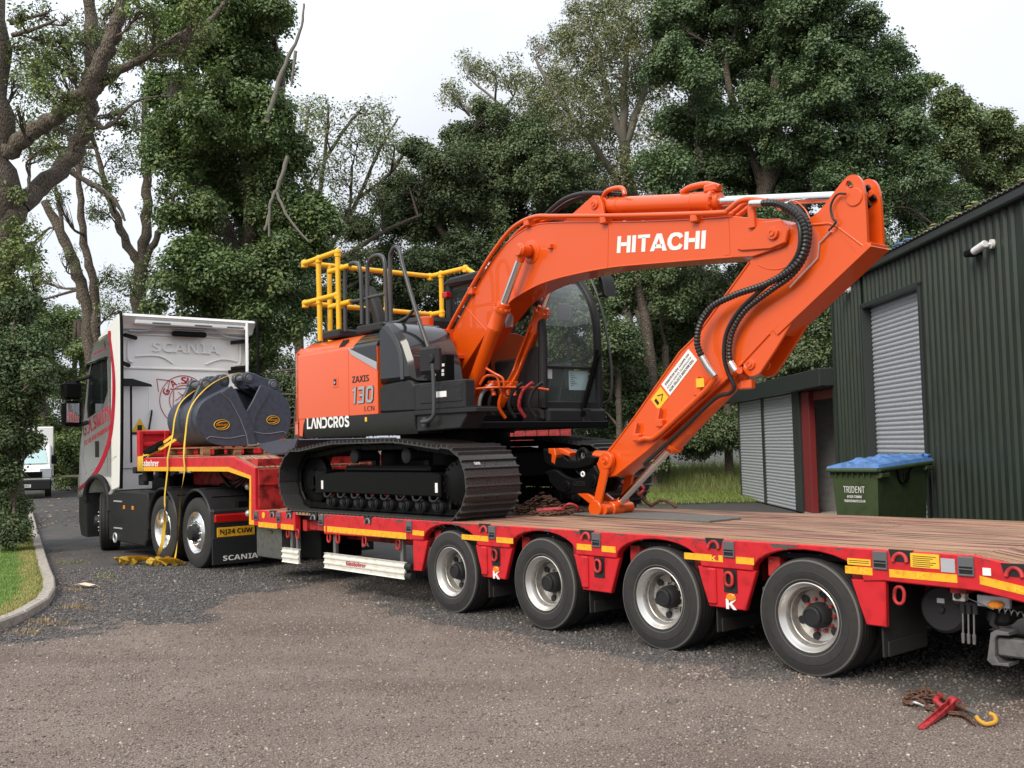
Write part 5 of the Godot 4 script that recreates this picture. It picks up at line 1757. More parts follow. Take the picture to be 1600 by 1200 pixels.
	for s in [[3.62, -0.1, -0.34], [3.15, -0.06, -0.22], [3.62, -2.4, -2.05], [3.15, -2.4, -2.05], [3.09, -2.4, -2.0]]:
		b = MB.new()
		b.bar(V(-17.4, s[0] - 0.02, s[2]), V(-17.3, s[0] + 0.02, s[1]), 0.05, 0.05)
		part(b, "deflector_stay", M.black, T)
	b = MB.new()
	b.prism(pts2([-0.06, 0.08, 0.42, -0.02, 0.46, -0.05, -0.06, -0.05]), -0.03, 0.0)
	b.bb(V(-0.02, -1.05, -0.02), V(0.02, 0, 0.0))
	b.xf = Transform3D(back, V(-17.2, 2.84, -0.1))
	var arm := MB.new()
	arm.xf = Transform3D(back, V(-17.36, 2.83, -0.16))
	arm.prism(pts2([-0.06, 0.08, 0.1, 0.08, 0.42, -0.01, 0.44, -0.05, -0.06, -0.05]), -0.03, 0.0, 0.004)
	part(arm, "hose_arm", M.plastic, T)
	b = MB.new()
	b.cyl(V(-17.38, 1.5, -0.24), V(-17.38, 2.8, -0.24), 0.018, 8)
	part(b, "hose_mast", M.black, T)
	b = MB.new()
	b.tube(smooth([V(-17.45, 2.38, -0.62), V(-17.42, 2.3, -0.6), V(-17.43, 2.05, -0.56)], 4), 0.016, 8)
	part(b, "grab_handle", M.plastic, T)
	b = MB.new()
	b.xf = Transform3D(back, V(-17.475, 2.1, -0.42))
	b.prism(pts2([-0.13, -0.08, 0.13, -0.08, 0.0, 0.15]), 0, 0.004)
	part(b, "warning_triangle", M.yellow_label, T)
	b = MB.new()
	b.xf = Transform3D(back, V(-17.472, 2.1, -0.42))
	b.bb(V(-0.04, -0.06, 0), V(0.04, 0.03, 0.004))
	b.bb(V(-0.13, -0.13, -0.003), V(0.13, -0.09, 0.002))
	part(b, "sign_print", M.black_print_and_shade, T, "stuff")
	# round emblem with lettering
	b = MB.new()
	for r in [0.26, 0.43]:
		b.ring(V(-17.474, 2.56, -1.2), V(1, 0, 0), r, 0.006, 48, 6)
	for s in [[-0.95, 2.9, -0.72, 2.92], [-0.72, 2.92, -0.75, 2.7], [-0.95, 2.9, -0.9, 2.68], [-1.5, 2.93, -1.75, 2.95], [-1.75, 2.95, -1.72, 2.8], [-1.0, 2.4, -1.35, 2.65], [-1.05, 2.55, -1.3, 2.75], [-1.1, 2.7, -1.25, 2.6], [-1.38, 2.6, -1.25, 2.45], [-1.0, 2.35, -1.02, 2.72], [-0.98, 2.75, -1.4, 2.78]]:
		b.cyl(V(-17.474, s[1], s[0]), V(-17.474, s[3], s[2]), 0.006, 6)
	part(b, "emblem_rings", M.crimson, T)
	var word := "G.A.SMITH"
	for i in word.length():
		var t := deg_to_rad(66.0 - i * 16.5)
		var c := V(-17.476, 2.56 + 0.345 * cos(t), -1.2 + 0.345 * sin(t))
		if word[i] == ".":
			b = MB.new()
			c = V(-17.476, 2.56 + 0.3 * cos(t), -1.2 + 0.3 * sin(t))
			b.cyl(c, c + V(0.004, 0, 0), 0.014, 8)
			part(b, "emblem_lettering", M.crimson, T)
		else:
			text(word[i], c, 0.035 if word[i] == "I" else 0.1, 0.12, M.crimson, T, "emblem_lettering", back * Basis(V(0, 0, 1), t), 900)
	# side: stripe, lettering, window, door seams, grab slot
	b = MB.new()
	b.prism(smooth(pts2([-17.6, 3.73, -17.45, 3.3, -17.35, 2.9, -17.36, 2.5, -17.45, 2.1, -17.62, 1.78, -18.0, 1.45, -18.5, 1.2, -19.18, 1.0]), 5) + smooth(pts2([-19.19, 1.06, -18.5, 1.3, -18.05, 1.57, -17.75, 1.86, -17.58, 2.2, -17.5, 2.6, -17.5, 3.0, -17.58, 3.4, -17.7, 3.73]), 5), 0.025, 0.034)
	part(b, "side_stripe", M.crimson, T)
	var slant := Basis(V(0, 0, 1), 0.2)
	text("G.A.SMITH", V(-18.26, 2.22, 0.031), 1.4, 0.25, M.crimson, T, "lettering", slant, 900, true)
	text("FELTON NORTHUMBERLAND", V(-18.22, 1.98, 0.031), 1.35, 0.085, M.crimson, T, "lettering", slant, 600)
	text("www.gasmith.co.uk", V(-18.1, 3.42, 0.031), 0.6, 0.05, M.crimson, T, "lettering", Basis(V(0, 0, 1), 0.08), 600, true)
	text("S", V(-17.85, 3.52, 0.031), 0.1, 0.12, M.black_print_and_shade, T, "emblem")
	b = MB.new()
	b.prism(pts2([-17.74, 3.26, -17.72, 2.72, -17.95, 2.45, -18.72, 2.28, -18.76, 2.42, -18.62, 3.02, -18.5, 3.24]), 0.026, 0.033, 0.002)
	part(b, "side_window", M.dark_glass, T)
	b = MB.new()
	b.prism(pts2([-17.7, 3.3, -18.6, 3.26, -18.72, 3.1, -18.55, 3.22, -17.72, 3.25]), 0.02, 0.09, 0.01)
	b.bb(V(-18.06, 2.4, 0.028), V(-17.98, 3.24, 0.036), 0.003)
	part(b, "window_visor", M.gloss_black, T)
	b = MB.new()
	for s in [[V(-17.72, 3.28, 0.03), V(-17.66, 2.6, 0.03), V(-17.72, 1.85, 0.03), V(-17.62, 1.5, 0.03), V(-17.3, 1.62, 0.03)], [V(-18.78, 2.2, 0.03), V(-18.95, 1.6, 0.03), V(-18.82, 1.3, 0.03), V(-17.75, 1.33, 0.03), V(-17.7, 1.8, 0.03)], [V(-17.3, 1.62, 0.03), V(-17.62, 1.56, 0.03), V(-18.6, 1.36, 0.03)]]:
		b.tube(s, 0.0035, 6)
	part(b, "door_seam", M.seam, T, "stuff")
	b = MB.new()
	b.bb(V(-18.33, 1.6, 0.027), V(-18.14, 1.88, 0.034), 0.003)
	part(b, "door_handle", M.black_print_and_shade, T)
	# mirrors
	b = MB.new()
	b.bb(V(-18.95, 2.62, 0.12), V(-18.72, 2.93, 0.42), 0.04)
	b.bb(V(-18.95, 2.15, 0.12), V(-18.72, 2.6, 0.42), 0.05)
	b.bar(V(-18.85, 2.93, 0.25), V(-18.6, 3.02, 0.02), 0.06, 0.04)
	b.bar(V(-18.82, 2.16, 0.2), V(-18.7, 2.22, 0.02), 0.06, 0.05)
	part(b, "mirror", M.black, T)
	b = MB.new()
	b.bb(V(-18.722, 2.22, 0.17), V(-18.716, 2.55, 0.38), 0.002)
	part(b, "mirror_face", M.mirror_face, T)
	# lower side
	b = MB.new()
	b.prism(pts2([-17.7, 0.22, -17.7, 0.98, -17.2, 1.04, -16.02, 1.03, -15.98, 0.9, -16.06, 0.3, -16.15, 0.2]), -0.45, 0.02, 0.02)
	part(b, "side_skirt", M.panel, T)
	b = MB.new()
	for s in [[-17.45, 0.87, 0.36], [-17.44, 0.43, 0.36]]:
		b.bb(V(s[0], s[1] - 0.012, 0.015), V(s[0] + s[2], s[1] + 0.012, 0.035), 0.004)
	b.ring(V(-17.38, 0.27, 0.03), V(0, 0, 1), 0.07, 0.018, 18, 8)
	part(b, "step_edge", M.galv, T, "stuff")
	b = MB.new()
	b.bb(V(-17.42, 0.53, 0.016), V(-17.08, 0.64, 0.026), 0.003)
	part(b, "step_recess_shade", M.black_print_and_shade, T)  # black plate standing proud, painted as the shade of a recess
	for x in [-17.0, -16.62]:
		b = MB.new()
		b.bb(V(x - 0.035, 0.75, 0.015), V(x + 0.035, 0.81, 0.03), 0.005)
		part(b, "marker_light", M.amber, T)
	b = MB.new()
	b.bb(V(-19.0, 0.72, -0.95), V(-13.6, 0.98, -0.85), 0.01)
	b.bb(V(-19.0, 0.72, -1.6), V(-13.6, 0.98, -1.5), 0.01)
	b.bb(V(-17.2, 0.95, -1.9), V(-16.3, 1.3, -0.5), 0.05)
	b.bb(V(-17.5, 0.5, -2.4), V(-16.0, 1.0, -1.7), 0.05)
	b.cyl(V(-15.0, 1.05, -1.22), V(-15.0, 1.16, -1.22), 0.48, 32, -1.0, 0.02)
	b.bb(V(-13.65, 0.5, -2.3), V(-13.55, 0.95, -0.3), 0.01)
	part(b, "chassis", M.black, T)
	b = MB.new()
	rng.seed = 5
	for k in 14:
		var c := V(rng.randf_range(-17.0, -16.2), rng.randf_range(1.15, 1.5), rng.randf_range(-0.9, -0.15))
		b.box(c, V(rng.randf_range(0.08, 0.25), rng.randf_range(0.06, 0.2), rng.randf_range(0.08, 0.2)), 0.015)
	part(b, "engine_fittings", M.plastic, T, "stuff")
	for k in 5:
		b = MB.new()
		b.tube(smooth([V(-17.3, 1.9, -0.8 - 0.12 * k), V(-16.9, 1.5 + 0.05 * k, -0.8 - 0.1 * k), V(-16.5, 1.3, -0.85 - 0.1 * k), V(-16.2, 1.35, -0.9 - 0.08 * k)], 6), 0.016, 8)
		part(b, "air_hose", M.hose if k != 2 else M.crimson, T)
	for x in [-15.45, -14.25]:
		truck_wheel("wheel", T, V(x, 0.5, 0.005), 1.0, x < -15)
		truck_wheel("wheel", T, V(x, 0.5, -2.44), -1.0, true)
		b = MB.new()
		b.cyl(V(x, 0.5, -2.3), V(x, 0.5, -0.2), 0.1, 14)
		part(b, "axle", M.black, T)
		for z in [[-0.62, 0.03], [-2.47, -1.82]]:
			b = MB.new()
			var o := []
			var a0 := -6.0 if x > -15 else 4.0
			var a1 := 176.0 if x > -15 else 186.0
			for k in 21:
				var t := deg_to_rad(a1 + (a0 - a1) * k / 20)
				o.append(Vector2(x + 0.585 * cos(t), 0.53 + 0.6 * sin(t)))
			var inn := o.duplicate()
			inn.reverse()
			var poly := o.duplicate()
			for p in inn:
				poly.append(Vector2(x, 0.53) + (p - Vector2(x, 0.53)) * 0.93)
			b.prism(poly, z[0], z[1], 0.018, 40)
			for k in 6:
				var t := deg_to_rad(150.0 - k * 24)
				b.bar(V(x + 0.59 * cos(t), 0.53 + 0.605 * sin(t), z[0] + 0.06), V(x + 0.59 * cos(t), 0.53 + 0.605 * sin(t), z[1] - 0.1), 0.03, 0.02, V(-sin(t), cos(t), 0))
			part(b, "mudguard", M.panel, T)
	truck_wheel("wheel", T, V(-18.3, 0.5, -0.05), 1.0, false, -0.36)
	truck_wheel("wheel", T, V(-18.3, 0.5, -2.42), -1.0, false, -0.36)
	# tail
	b = MB.new()
	b.bb(V(-13.53, 0.1, -0.62), V(-13.5, 0.47, 0.1), 0.006)
	b.bb(V(-13.56, 0.1, -2.5), V(-13.5, 0.47, -1.8), 0.006)
	part(b, "mud_flap", M.plastic, T)
	text("SCANIA", V(-13.497, 0.185, -0.31), 0.52, 0.07, M.white_print, T, "lettering", back, 900)
	text("SCANIA", V(-13.497, 0.185, -2.15), 0.52, 0.07, M.white_print, T, "lettering", back, 900)
	b = MB.new()
	b.bb(V(-13.6, 0.42, -0.65), V(-13.51, 0.86, 0.1), 0.03)
	part(b, "tail_panel", M.panel, T)
	b = MB.new()
	b.bb(V(-13.515, 0.475, -0.53), V(-13.503, 0.605, 0.03), 0.004)
	part(b, "number_plate", M.tape, T)
	text("NJ24 CUW", V(-13.5, 0.54, -0.25), 0.48, 0.082, M.black_print_and_shade, T, "lettering", back, 700)
	b = MB.new()
	b.bb(V(-13.56, 0.67, -0.5), V(-13.49, 0.79, 0.07), 0.02)
	part(b, "tail_lamp", M.lamp_red, T)
	b = MB.new()
	b.bb(V(-13.6, 0.66, -0.62), V(-13.44, 1.2, -0.5), 0.02)
	for y in [0.78, 1.15]:
		b.sph(V(-13.42, y, -0.4), V(0.05, 0.05, 0.05), 12, 8)
	part(b, "tail_bracket", M.galv, T)

# ---------------------------------------------------------------- the load on the gooseneck and deck
func strick_logo(T: Node3D, at: Vector3, w: float):
	var back := Basis(V(0, 0, -1), V(0, 1, 0), V(1, 0, 0))
	var b := MB.new()
	b.xf = Transform3D(back * Basis.from_scale(V(1, 0.62, 1)), at)
	b.cyl(V(0, 0, -0.005), V(0, 0, 0.006), w, 28)
	part(b, "badge", M.black_print_and_shade, T)
	b = MB.new()
	b.xf = Transform3D(back * Basis.from_scale(V(1, 0.62, 1)), at)
	b.ring(V(0, 0, 0.005), V(0, 0, 1), w * 0.97, w * 0.055, 32, 6)
	b.xf = Transform3D(back, at)
	b.prism(smooth([Vector2(-w * 0.75, 0.1 * w), Vector2(-w * 0.2, 0.42 * w), Vector2(w * 0.6, 0.4 * w)], 4) + smooth([Vector2(w * 0.6, 0.36 * w), Vector2(-w * 0.1, 0.32 * w), Vector2(-w * 0.75, 0.06 * w)], 4), 0.005, 0.008)
	b.prism(smooth([Vector2(w * 0.75, -0.1 * w), Vector2(w * 0.2, -0.42 * w), Vector2(-w * 0.6, -0.4 * w)], 4) + smooth([Vector2(-w * 0.6, -0.36 * w), Vector2(w * 0.1, -0.32 * w), Vector2(w * 0.75, -0.06 * w)], 4), 0.005, 0.008)
	part(b, "badge_trim", M.yellow, T, "stuff")
	text("STRICKLAND", at + V(0.007, 0, 0), w * 1.5, w * 0.24, M.amber, T, "badge_lettering", back, 800)

# a digging bucket drawn across: outline in -z and y, flat plates at both ends, shell between
func dig_bucket(called: String, side: Array, shell: Array, lip: Array, x0: float, x1: float, pins: Array, ears: Array, label: String, m: String):
	var o := thing(called, V((x0 + x1) / 2, 1.7, -shell[shell.size() / 2].x), label, "bucket", "digging buckets strapped on the gooseneck")
	for x in [x0, x1]:
		var b := MB.new()
		b.xf = Transform3D(ACROSS, Vector3.ZERO)
		b.prism(side, x - 0.012, x + 0.012, 0.004, 25)
		part(b, "side_plate", M[m], o)
	var b := MB.new()
	b.xf = Transform3D(ACROSS, Vector3.ZERO)
	var c := Vector2.ZERO
	for p in side:
		c += p / side.size()
	var poly := shell.duplicate()
	var inn := shell.duplicate()
	inn.reverse()
	for p in inn:
		poly.append(p + (c - p).normalized() * 0.025)
	b.prism(poly, x0 + 0.012, x1 - 0.012, 0.0, 40)
	part(b, "shell", M[m], o)
	b = MB.new()
	b.xf = Transform3D(ACROSS, Vector3.ZERO)
	b.prism(lip, x1 - 0.01, x1 + 0.028, 0.004, 25)
	part(b, "side_cutter", M[m], o)
	for k in 2:
		var xe := lerpf(x0, x1, 0.3 + 0.4 * k)
		b = MB.new()
		b.xf = Transform3D(ACROSS, Vector3.ZERO)
		b.prism(ears, xe - 0.035, xe + 0.035, 0.008, 25)
		b.xf = Transform3D.IDENTITY
		for p in pins:
			b.cyl(V(xe - 0.05, p.y, -p.x), V(xe + 0.05, p.y, -p.x), 0.09, 20, -1.0, 0.012)
		part(b, "ear", M[m], o)
	for p in pins:
		b = MB.new()
		b.cyl(V(lerpf(x0, x1, 0.3), p.y, -p.x), V(lerpf(x0, x1, 0.7) + 0.06, p.y, -p.x), 0.05, 16, -1.0, 0.006)
		part(b, "pin", M.grey_steel, o)
	b = MB.new()
	var wl := []
	for p in lip:
		wl.append(V(x1 + 0.014, p.y, -p.x))
	b.tube(wl.slice(0, 5), 0.009, 6)
	var wc := []
	var sg := 1.0 if called != "" and side[0].x < 1.0 else -1.0
	for q in [[0.36, 1.835], [0.4, 1.87], [0.46, 1.872], [0.7, 1.845], [0.9, 1.875], [0.98, 1.885]]:
		wc.append(V(x1 + 0.014, q[1] if sg > 0 else q[1] + 0.06, -q[0] if sg > 0 else -(2.0 - q[0] + 0.05)))
	b.tube(smooth(wc, 4), 0.007, 6)
	part(b, "weld_bead", M.weld, o, "stuff")
	return o

func cargo():
	var b := MB.new()
	# pallet
	var P := thing("pallet", V(-15.3, 1.585, -0.85), "pale wooden pallet under the grey digging buckets on the gooseneck", "pallet")
	for i in 7:
		b = MB.new()
		b.bb(V(-16.0, 1.703, -0.3 - i * 0.175), V(-14.69, 1.723, -0.42 - i * 0.175), 0.003)
		part(b, "top_board", M.pine, P)
	for x in [-15.95, -15.34, -14.74]:
		for z in [-0.36, -0.86, -1.36]:
			b = MB.new()
			b.bb(V(x - 0.05, 1.605, z - 0.06), V(x + 0.05, 1.685, z + 0.06), 0.003)
			part(b, "block", M.pine, P)
		b = MB.new()
		b.bb(V(x - 0.05, 1.684, -0.3), V(x + 0.05, 1.704, -1.43), 0.003)
		part(b, "stringer_board", M.pine, P)
	for z in [-0.36, -0.86, -1.36]:
		b = MB.new()
		b.bb(V(-16.0, 1.585, z - 0.06), V(-14.69, 1.606, z + 0.06), 0.003)
		part(b, "bottom_board", M.pine, P)
	# near bucket, mouth to the right; far bucket, mouth to the left
	var s1 := smooth(pts2([0.62, 1.735, 0.46, 1.77, 0.34, 1.84, 0.24, 1.98, 0.2, 2.12, 0.22, 2.26, 0.3, 2.38, 0.45, 2.48, 0.62, 2.56, 0.76, 2.63]), 3)
	var out1 := s1 + Array(pts2([0.84, 2.55, 0.92, 2.38, 1.0, 2.23, 1.08, 2.0, 1.14, 1.74, 1.0, 1.728]))
	var lip1 := pts2([0.6, 2.54, 0.76, 2.4, 0.9, 2.15, 1.0, 1.9, 1.03, 1.73, 1.16, 1.735, 1.1, 2.0, 1.01, 2.23, 0.92, 2.4, 0.84, 2.56, 0.76, 2.64])
	var o = dig_bucket("digging_bucket", out1, s1, lip1, -15.75, -14.7, [Vector2(0.48, 2.68), Vector2(0.78, 2.75)], pts2([0.21, 2.12, 0.24, 2.35, 0.38, 2.64, 0.46, 2.76, 0.56, 2.74, 0.7, 2.83, 0.82, 2.84, 0.88, 2.72, 0.8, 2.5, 0.5, 2.4, 0.3, 2.2]), "dark grey digging bucket with its rounded back towards the yellow straps", "bucket")
	strick_logo(o, V(-14.686, 2.05, -0.6), 0.125)
	var s2 := smooth(pts2([1.25, 2.66, 1.42, 2.62, 1.6, 2.53, 1.72, 2.42, 1.77, 2.25, 1.77, 2.1, 1.72, 1.93, 1.6, 1.83, 1.42, 1.77, 1.2, 1.745]), 3)
	var out2 := s2 + Array(pts2([1.12, 1.76, 1.02, 2.0, 1.0, 2.21, 1.1, 2.38]))
	var lip2 := pts2([1.4, 2.56, 1.3, 2.4, 1.16, 2.2, 1.1, 1.9, 1.12, 1.76, 1.04, 1.76, 1.0, 2.0, 1.0, 2.23, 1.12, 2.42, 1.25, 2.66])
	o = dig_bucket("digging_bucket", out2, s2, lip2, -15.6, -14.72, [Vector2(1.18, 2.79), Vector2(1.6, 2.69)], pts2([1.25, 2.62, 1.14, 2.68, 1.1, 2.79, 1.18, 2.87, 1.28, 2.86, 1.45, 2.79, 1.6, 2.77, 1.68, 2.7, 1.74, 2.62, 1.78, 2.3, 1.7, 2.2, 1.6, 2.45]), "dark grey digging bucket set mouth to mouth, beside the orange counterweight", "bucket")
	strick_logo(o, V(-14.706, 2.12, -1.46), 0.11)
	# ditching bucket lying behind the counterweight
	var D := thing("ditching_bucket", V(-12.9, 1.58, -1.4), "wide grey ditching bucket lying flat with a bolted blade under the counterweight", "bucket")
	b = MB.new()
	b.prism(smooth(pts2([-13.55, 1.72, -13.2, 1.6, -12.8, 1.6, -12.5, 1.66, -12.4, 1.78]), 4) + smooth(pts2([-12.43, 1.79, -12.52, 1.69, -12.8, 1.63, -13.2, 1.63, -13.55, 1.75]), 4), -2.2, -0.62, 0.0, 40)
	part(b, "shell", M.bucket, D)
	for z in [-0.62, -2.2]:
		b = MB.new()
		b.prism(pts2([-13.55, 1.74, -13.2, 1.6, -12.8, 1.6, -12.5, 1.66, -12.4, 1.79, -12.8, 1.8]), z - 0.012, z + 0.012, 0.003)
		part(b, "side_plate", M.bucket, D)
	b = MB.new()
	b.bb(V(-13.75, 1.715, -2.22), V(-13.5, 1.74, -0.55), 0.006)
	part(b, "cutting_edge", M.grey_steel, D)
	for k in 9:
		b = MB.new()
		b.cyl(V(-13.6, 1.74, -0.65 - k * 0.19), V(-13.6, 1.76, -0.65 - k * 0.19), 0.022, 8)
		part(b, "bolt", M.weld, D)
	# ratchet straps over the buckets, down past the truck wheels
	var spec := [
		["yellow ratchet strap over the near bucket, its end twisted before the chrome wheel", [V(-15.4, 2.64, -0.8), V(-15.38, 2.66, -0.6), V(-15.35, 2.45, -0.28), V(-15.28, 2.2, -0.13), V(-15.2, 1.9, -0.05), V(-15.18, 1.6, 0.03), V(-15.2, 1.38, 0.03), V(-15.27, 1.0, 0.045), V(-15.25, 0.75, 0.05), V(-15.28, 0.5, 0.06), V(-15.3, 0.25, 0.09), V(-15.36, 0.06, 0.16), V(-15.45, 0.02, 0.24)]],
		["yellow ratchet strap across both bucket tops, hanging between the two truck wheels", [V(-15.0, 2.89, -1.22), V(-14.95, 2.86, -1.0), V(-14.92, 2.72, -0.62), V(-14.9, 2.5, -0.34), V(-14.85, 2.25, -0.16), V(-14.75, 1.9, -0.06), V(-14.6, 1.6, 0.03), V(-14.58, 1.38, 0.03), V(-14.68, 1.0, 0.05), V(-14.72, 0.6, 0.06), V(-14.78, 0.25, 0.07), V(-14.82, 0.03, 0.1)]]]
	for i in 2:
		b = MB.new()
		var c := smooth(spec[i][1], 6)
		ribbon(b, c, V(1, 0, 0), 0.05, 0.004, 2.2 if i == 0 else 0.7)
		solo(b, "ratchet_strap", M.strap, V(-15.2 + 0.4 * i, 1.0, 0.04), spec[i][0], "strap", "yellow straps over the buckets")
	b = MB.new()
	for k in 8:
		var c := []
		var o0 := V(-15.74 + k * 0.125, 0.018 + 0.008 * (k % 3), 0.5 - 0.06 * k + 0.05 * sin(k * 2.1))
		for j in 22:
			var t := j / 21.0
			var u := t * TAU * 1.5 + k
			c.append(o0 + V(0.2 * cos(u) + 0.1 * (t - 0.5), 0.012 + 0.05 * absf(sin(u * 1.0)) + 0.012 * t, 0.1 * sin(u * 1.3 + k)))
		ribbon(b, smooth(c, 3), V(0.15 * sin(k), 0.55, 1), 0.085, 0.005, 0.2)
	solo(b, "strap_pile", M.strap, V(-15.3, 0, 0.4), "loose heap of yellow webbing strap on the gravel by the truck wheels", "strap")
	# straps lashed at the corner of the headboard
	b = MB.new()
	for k in 4:
		var x := -16.42 + k * 0.06
		ribbon(b, [V(x, 1.62, -0.08), V(x, 1.6, 0.006), V(x, 1.37, 0.008), V(x, 1.36, -0.1)], V(1, 0, 0), 0.05, 0.004, 0.0)
	ribbon(b, [V(-16.35, 1.62, -0.05), V(-16.1, 1.75, -0.2), V(-15.8, 1.95, -0.35)], V(0.4, -0.7, 0), 0.05, 0.004, 0.0)
	ribbon(b, [V(-16.25, 1.6, -0.05), V(-16.0, 1.72, -0.2), V(-15.7, 1.88, -0.35)], V(0.4, -0.7, 0), 0.05, 0.004, 0.0)
	var S := thing("lashing_strap", V(-16.3, 1.4, 0), "faded yellow lashing strap with a black ratchet wound round the gooseneck corner", "strap")
	part(b, "webbing", M.strap, S)
	b = MB.new()
	b.bar(V(-16.35, 1.66, -0.06), V(-15.95, 1.82, -0.2), 0.07, 0.05, V(0, 1, 0), 0.01)
	b.bar(V(-16.2, 1.66, -0.04), V(-15.98, 1.72, -0.12), 0.06, 0.07, V(0, 1, 0), 0.01)
	part(b, "ratchet", M.black, S)
	# thin rubber mat under the link
	b = MB.new()
	b.prism(pts2([-7.55, 1.2, -7.5, 1.62, -6.9, 1.72, -6.0, 1.62, -5.93, 1.54, -6.0, 1.3, -6.6, 1.13, -7.3, 1.12]), 0.0, 0.022, 0.004)
	b.xf = Transform3D(PLAN, V(0, 0, 0))
	var mt := MB.new()
	mt.xf = Transform3D(PLAN, V(0, 0.912, 0))
	mt.prism(pts2([-7.75, 1.2, -7.7, 1.62, -6.9, 1.72, -6.03, 1.66, -5.9, 1.56, -5.93, 1.14, -6.6, 1.1, -7.3, 1.12]), 0.0, 0.022, 0.005)
	solo(mt, "rubber_mat", M.mat_grey, V(-6.8, 0.9, -1.4), "flat black rubber mat on the deck beneath the orange arm tip", "mat")
	# chain heap between the tracks, real links
	b = MB.new()
	rng.seed = 21
	var at := V(-8.3, 0.93, -1.1)
	var head := 0.0
	for k in 280:
		head += rng.randf_range(-0.7, 0.7)
		at += V(cos(head), 0, sin(head)) * 0.055
		if at.x < -8.75 or at.x > -7.75: head = PI - head; at.x = clampf(at.x, -8.75, -7.75)
		if at.z < -1.75 or at.z > -0.92: head = -head; at.z = clampf(at.z, -1.75, -0.92)
		var lift := 0.012 + 0.2 * maxf(0.0, 1.0 - V((at.x + 8.3) / 0.42, 0, (at.z + 1.25) / 0.4).length()) * rng.randf()
		link_into(b, V(at.x, 0.925 + lift, at.z), V(cos(head), rng.randf_range(-0.3, 0.3), sin(head)), V(-sin(head), rng.randf_range(-1.2, 1.2), cos(head)), 0.036, 0.02, 0.0085, 5, 10)
	var H := thing("chain_heap", V(-8.3, 0.92, -1.25), "rusty heap of lashing chain on the deck between the excavator tracks", "chain")
	part(b, "chain_links", M.rust, H, "stuff")
	b = MB.new()
	b.cyl(V(-8.05, 0.96, -0.98), V(-7.78, 0.98, -1.12), 0.026, 12, 0.02)
	b.tube(smooth([V(-7.8, 0.98, -1.1), V(-7.72, 1.03, -1.12), V(-7.66, 1.0, -1.18), V(-7.7, 0.95, -1.22)], 4), 0.014, 8)
	part(b, "tensioner", M.rust_red, H)
	# chain holding the far track
	var F := thing("track_chain_lashing", V(-7.8, 0.92, -2.2), "red and rusty lashing chain with hooks holding the far track to the deck", "chain")
	b = MB.new()
	var cp := smooth([V(-8.2, 1.32, -2.1), V(-8.0, 1.22, -2.2), V(-7.86, 1.12, -2.28), V(-7.8, 1.0, -2.35), V(-7.75, 0.94, -2.4)], 5)
	for i in cp.size() - 1:
		var d: Vector3 = cp[i + 1] - cp[i]
		link_into(b, cp[i], d, V(0.3, 0.5, 1) if i % 2 == 0 else V(1, 0.2, -0.3), 0.03, 0.018, 0.008, 5, 10)
	part(b, "chain_links", M.rust, F, "stuff")
	b = MB.new()
	b.tube(smooth([V(-7.9, 1.15, -2.26), V(-7.83, 1.18, -2.3), V(-7.78, 1.12, -2.33), V(-7.84, 1.06, -2.3)], 4), 0.018, 8)
	b.cyl(V(-7.92, 1.16, -2.25), V(-8.15, 1.3, -2.12), 0.02, 10)
	part(b, "hook", M.rust_red, F)
	b = MB.new()
	b.tube(smooth([V(-7.75, 0.94, -2.4), V(-7.62, 1.0, -2.42), V(-7.5, 0.98, -2.42), V(-7.42, 0.93, -2.44)], 4), 0.02, 8)
	part(b, "deck_hook", M.rust, F)
	binder()

func ribbon(b: MB, c: Array, across: Vector3, w: float, t: float, twist: float):
	var m := c.size()
	for i in m - 1:
		var q := []
		for j in 2:
			var k := i + j
			var d: Vector3 = (c[mini(k + 1, m - 1)] - c[maxi(k - 1, 0)]).normalized()
			var a := (across - d * across.dot(d)).normalized()
			var f := clampf((float(k) / m - 0.62) / 0.3, 0, 1)
			a = a.rotated(d, twist * sin(f * PI))
			q.append([c[k] - a * w / 2, c[k] + a * w / 2, d.cross(a)])
		for s in [1.0, -1.0]:
			var n0: Vector3 = q[0][2] * s
			var n1: Vector3 = q[1][2] * s
			var o0: Vector3 = n0 * t / 2
			var o1: Vector3 = n1 * t / 2
			b.t3(q[0][0] + o0, q[0][1] + o0, q[1][1] + o1, n0, n0, n1)
			b.t3(q[0][0] + o0, q[1][1] + o1, q[1][0] + o1, n0, n1, n1)

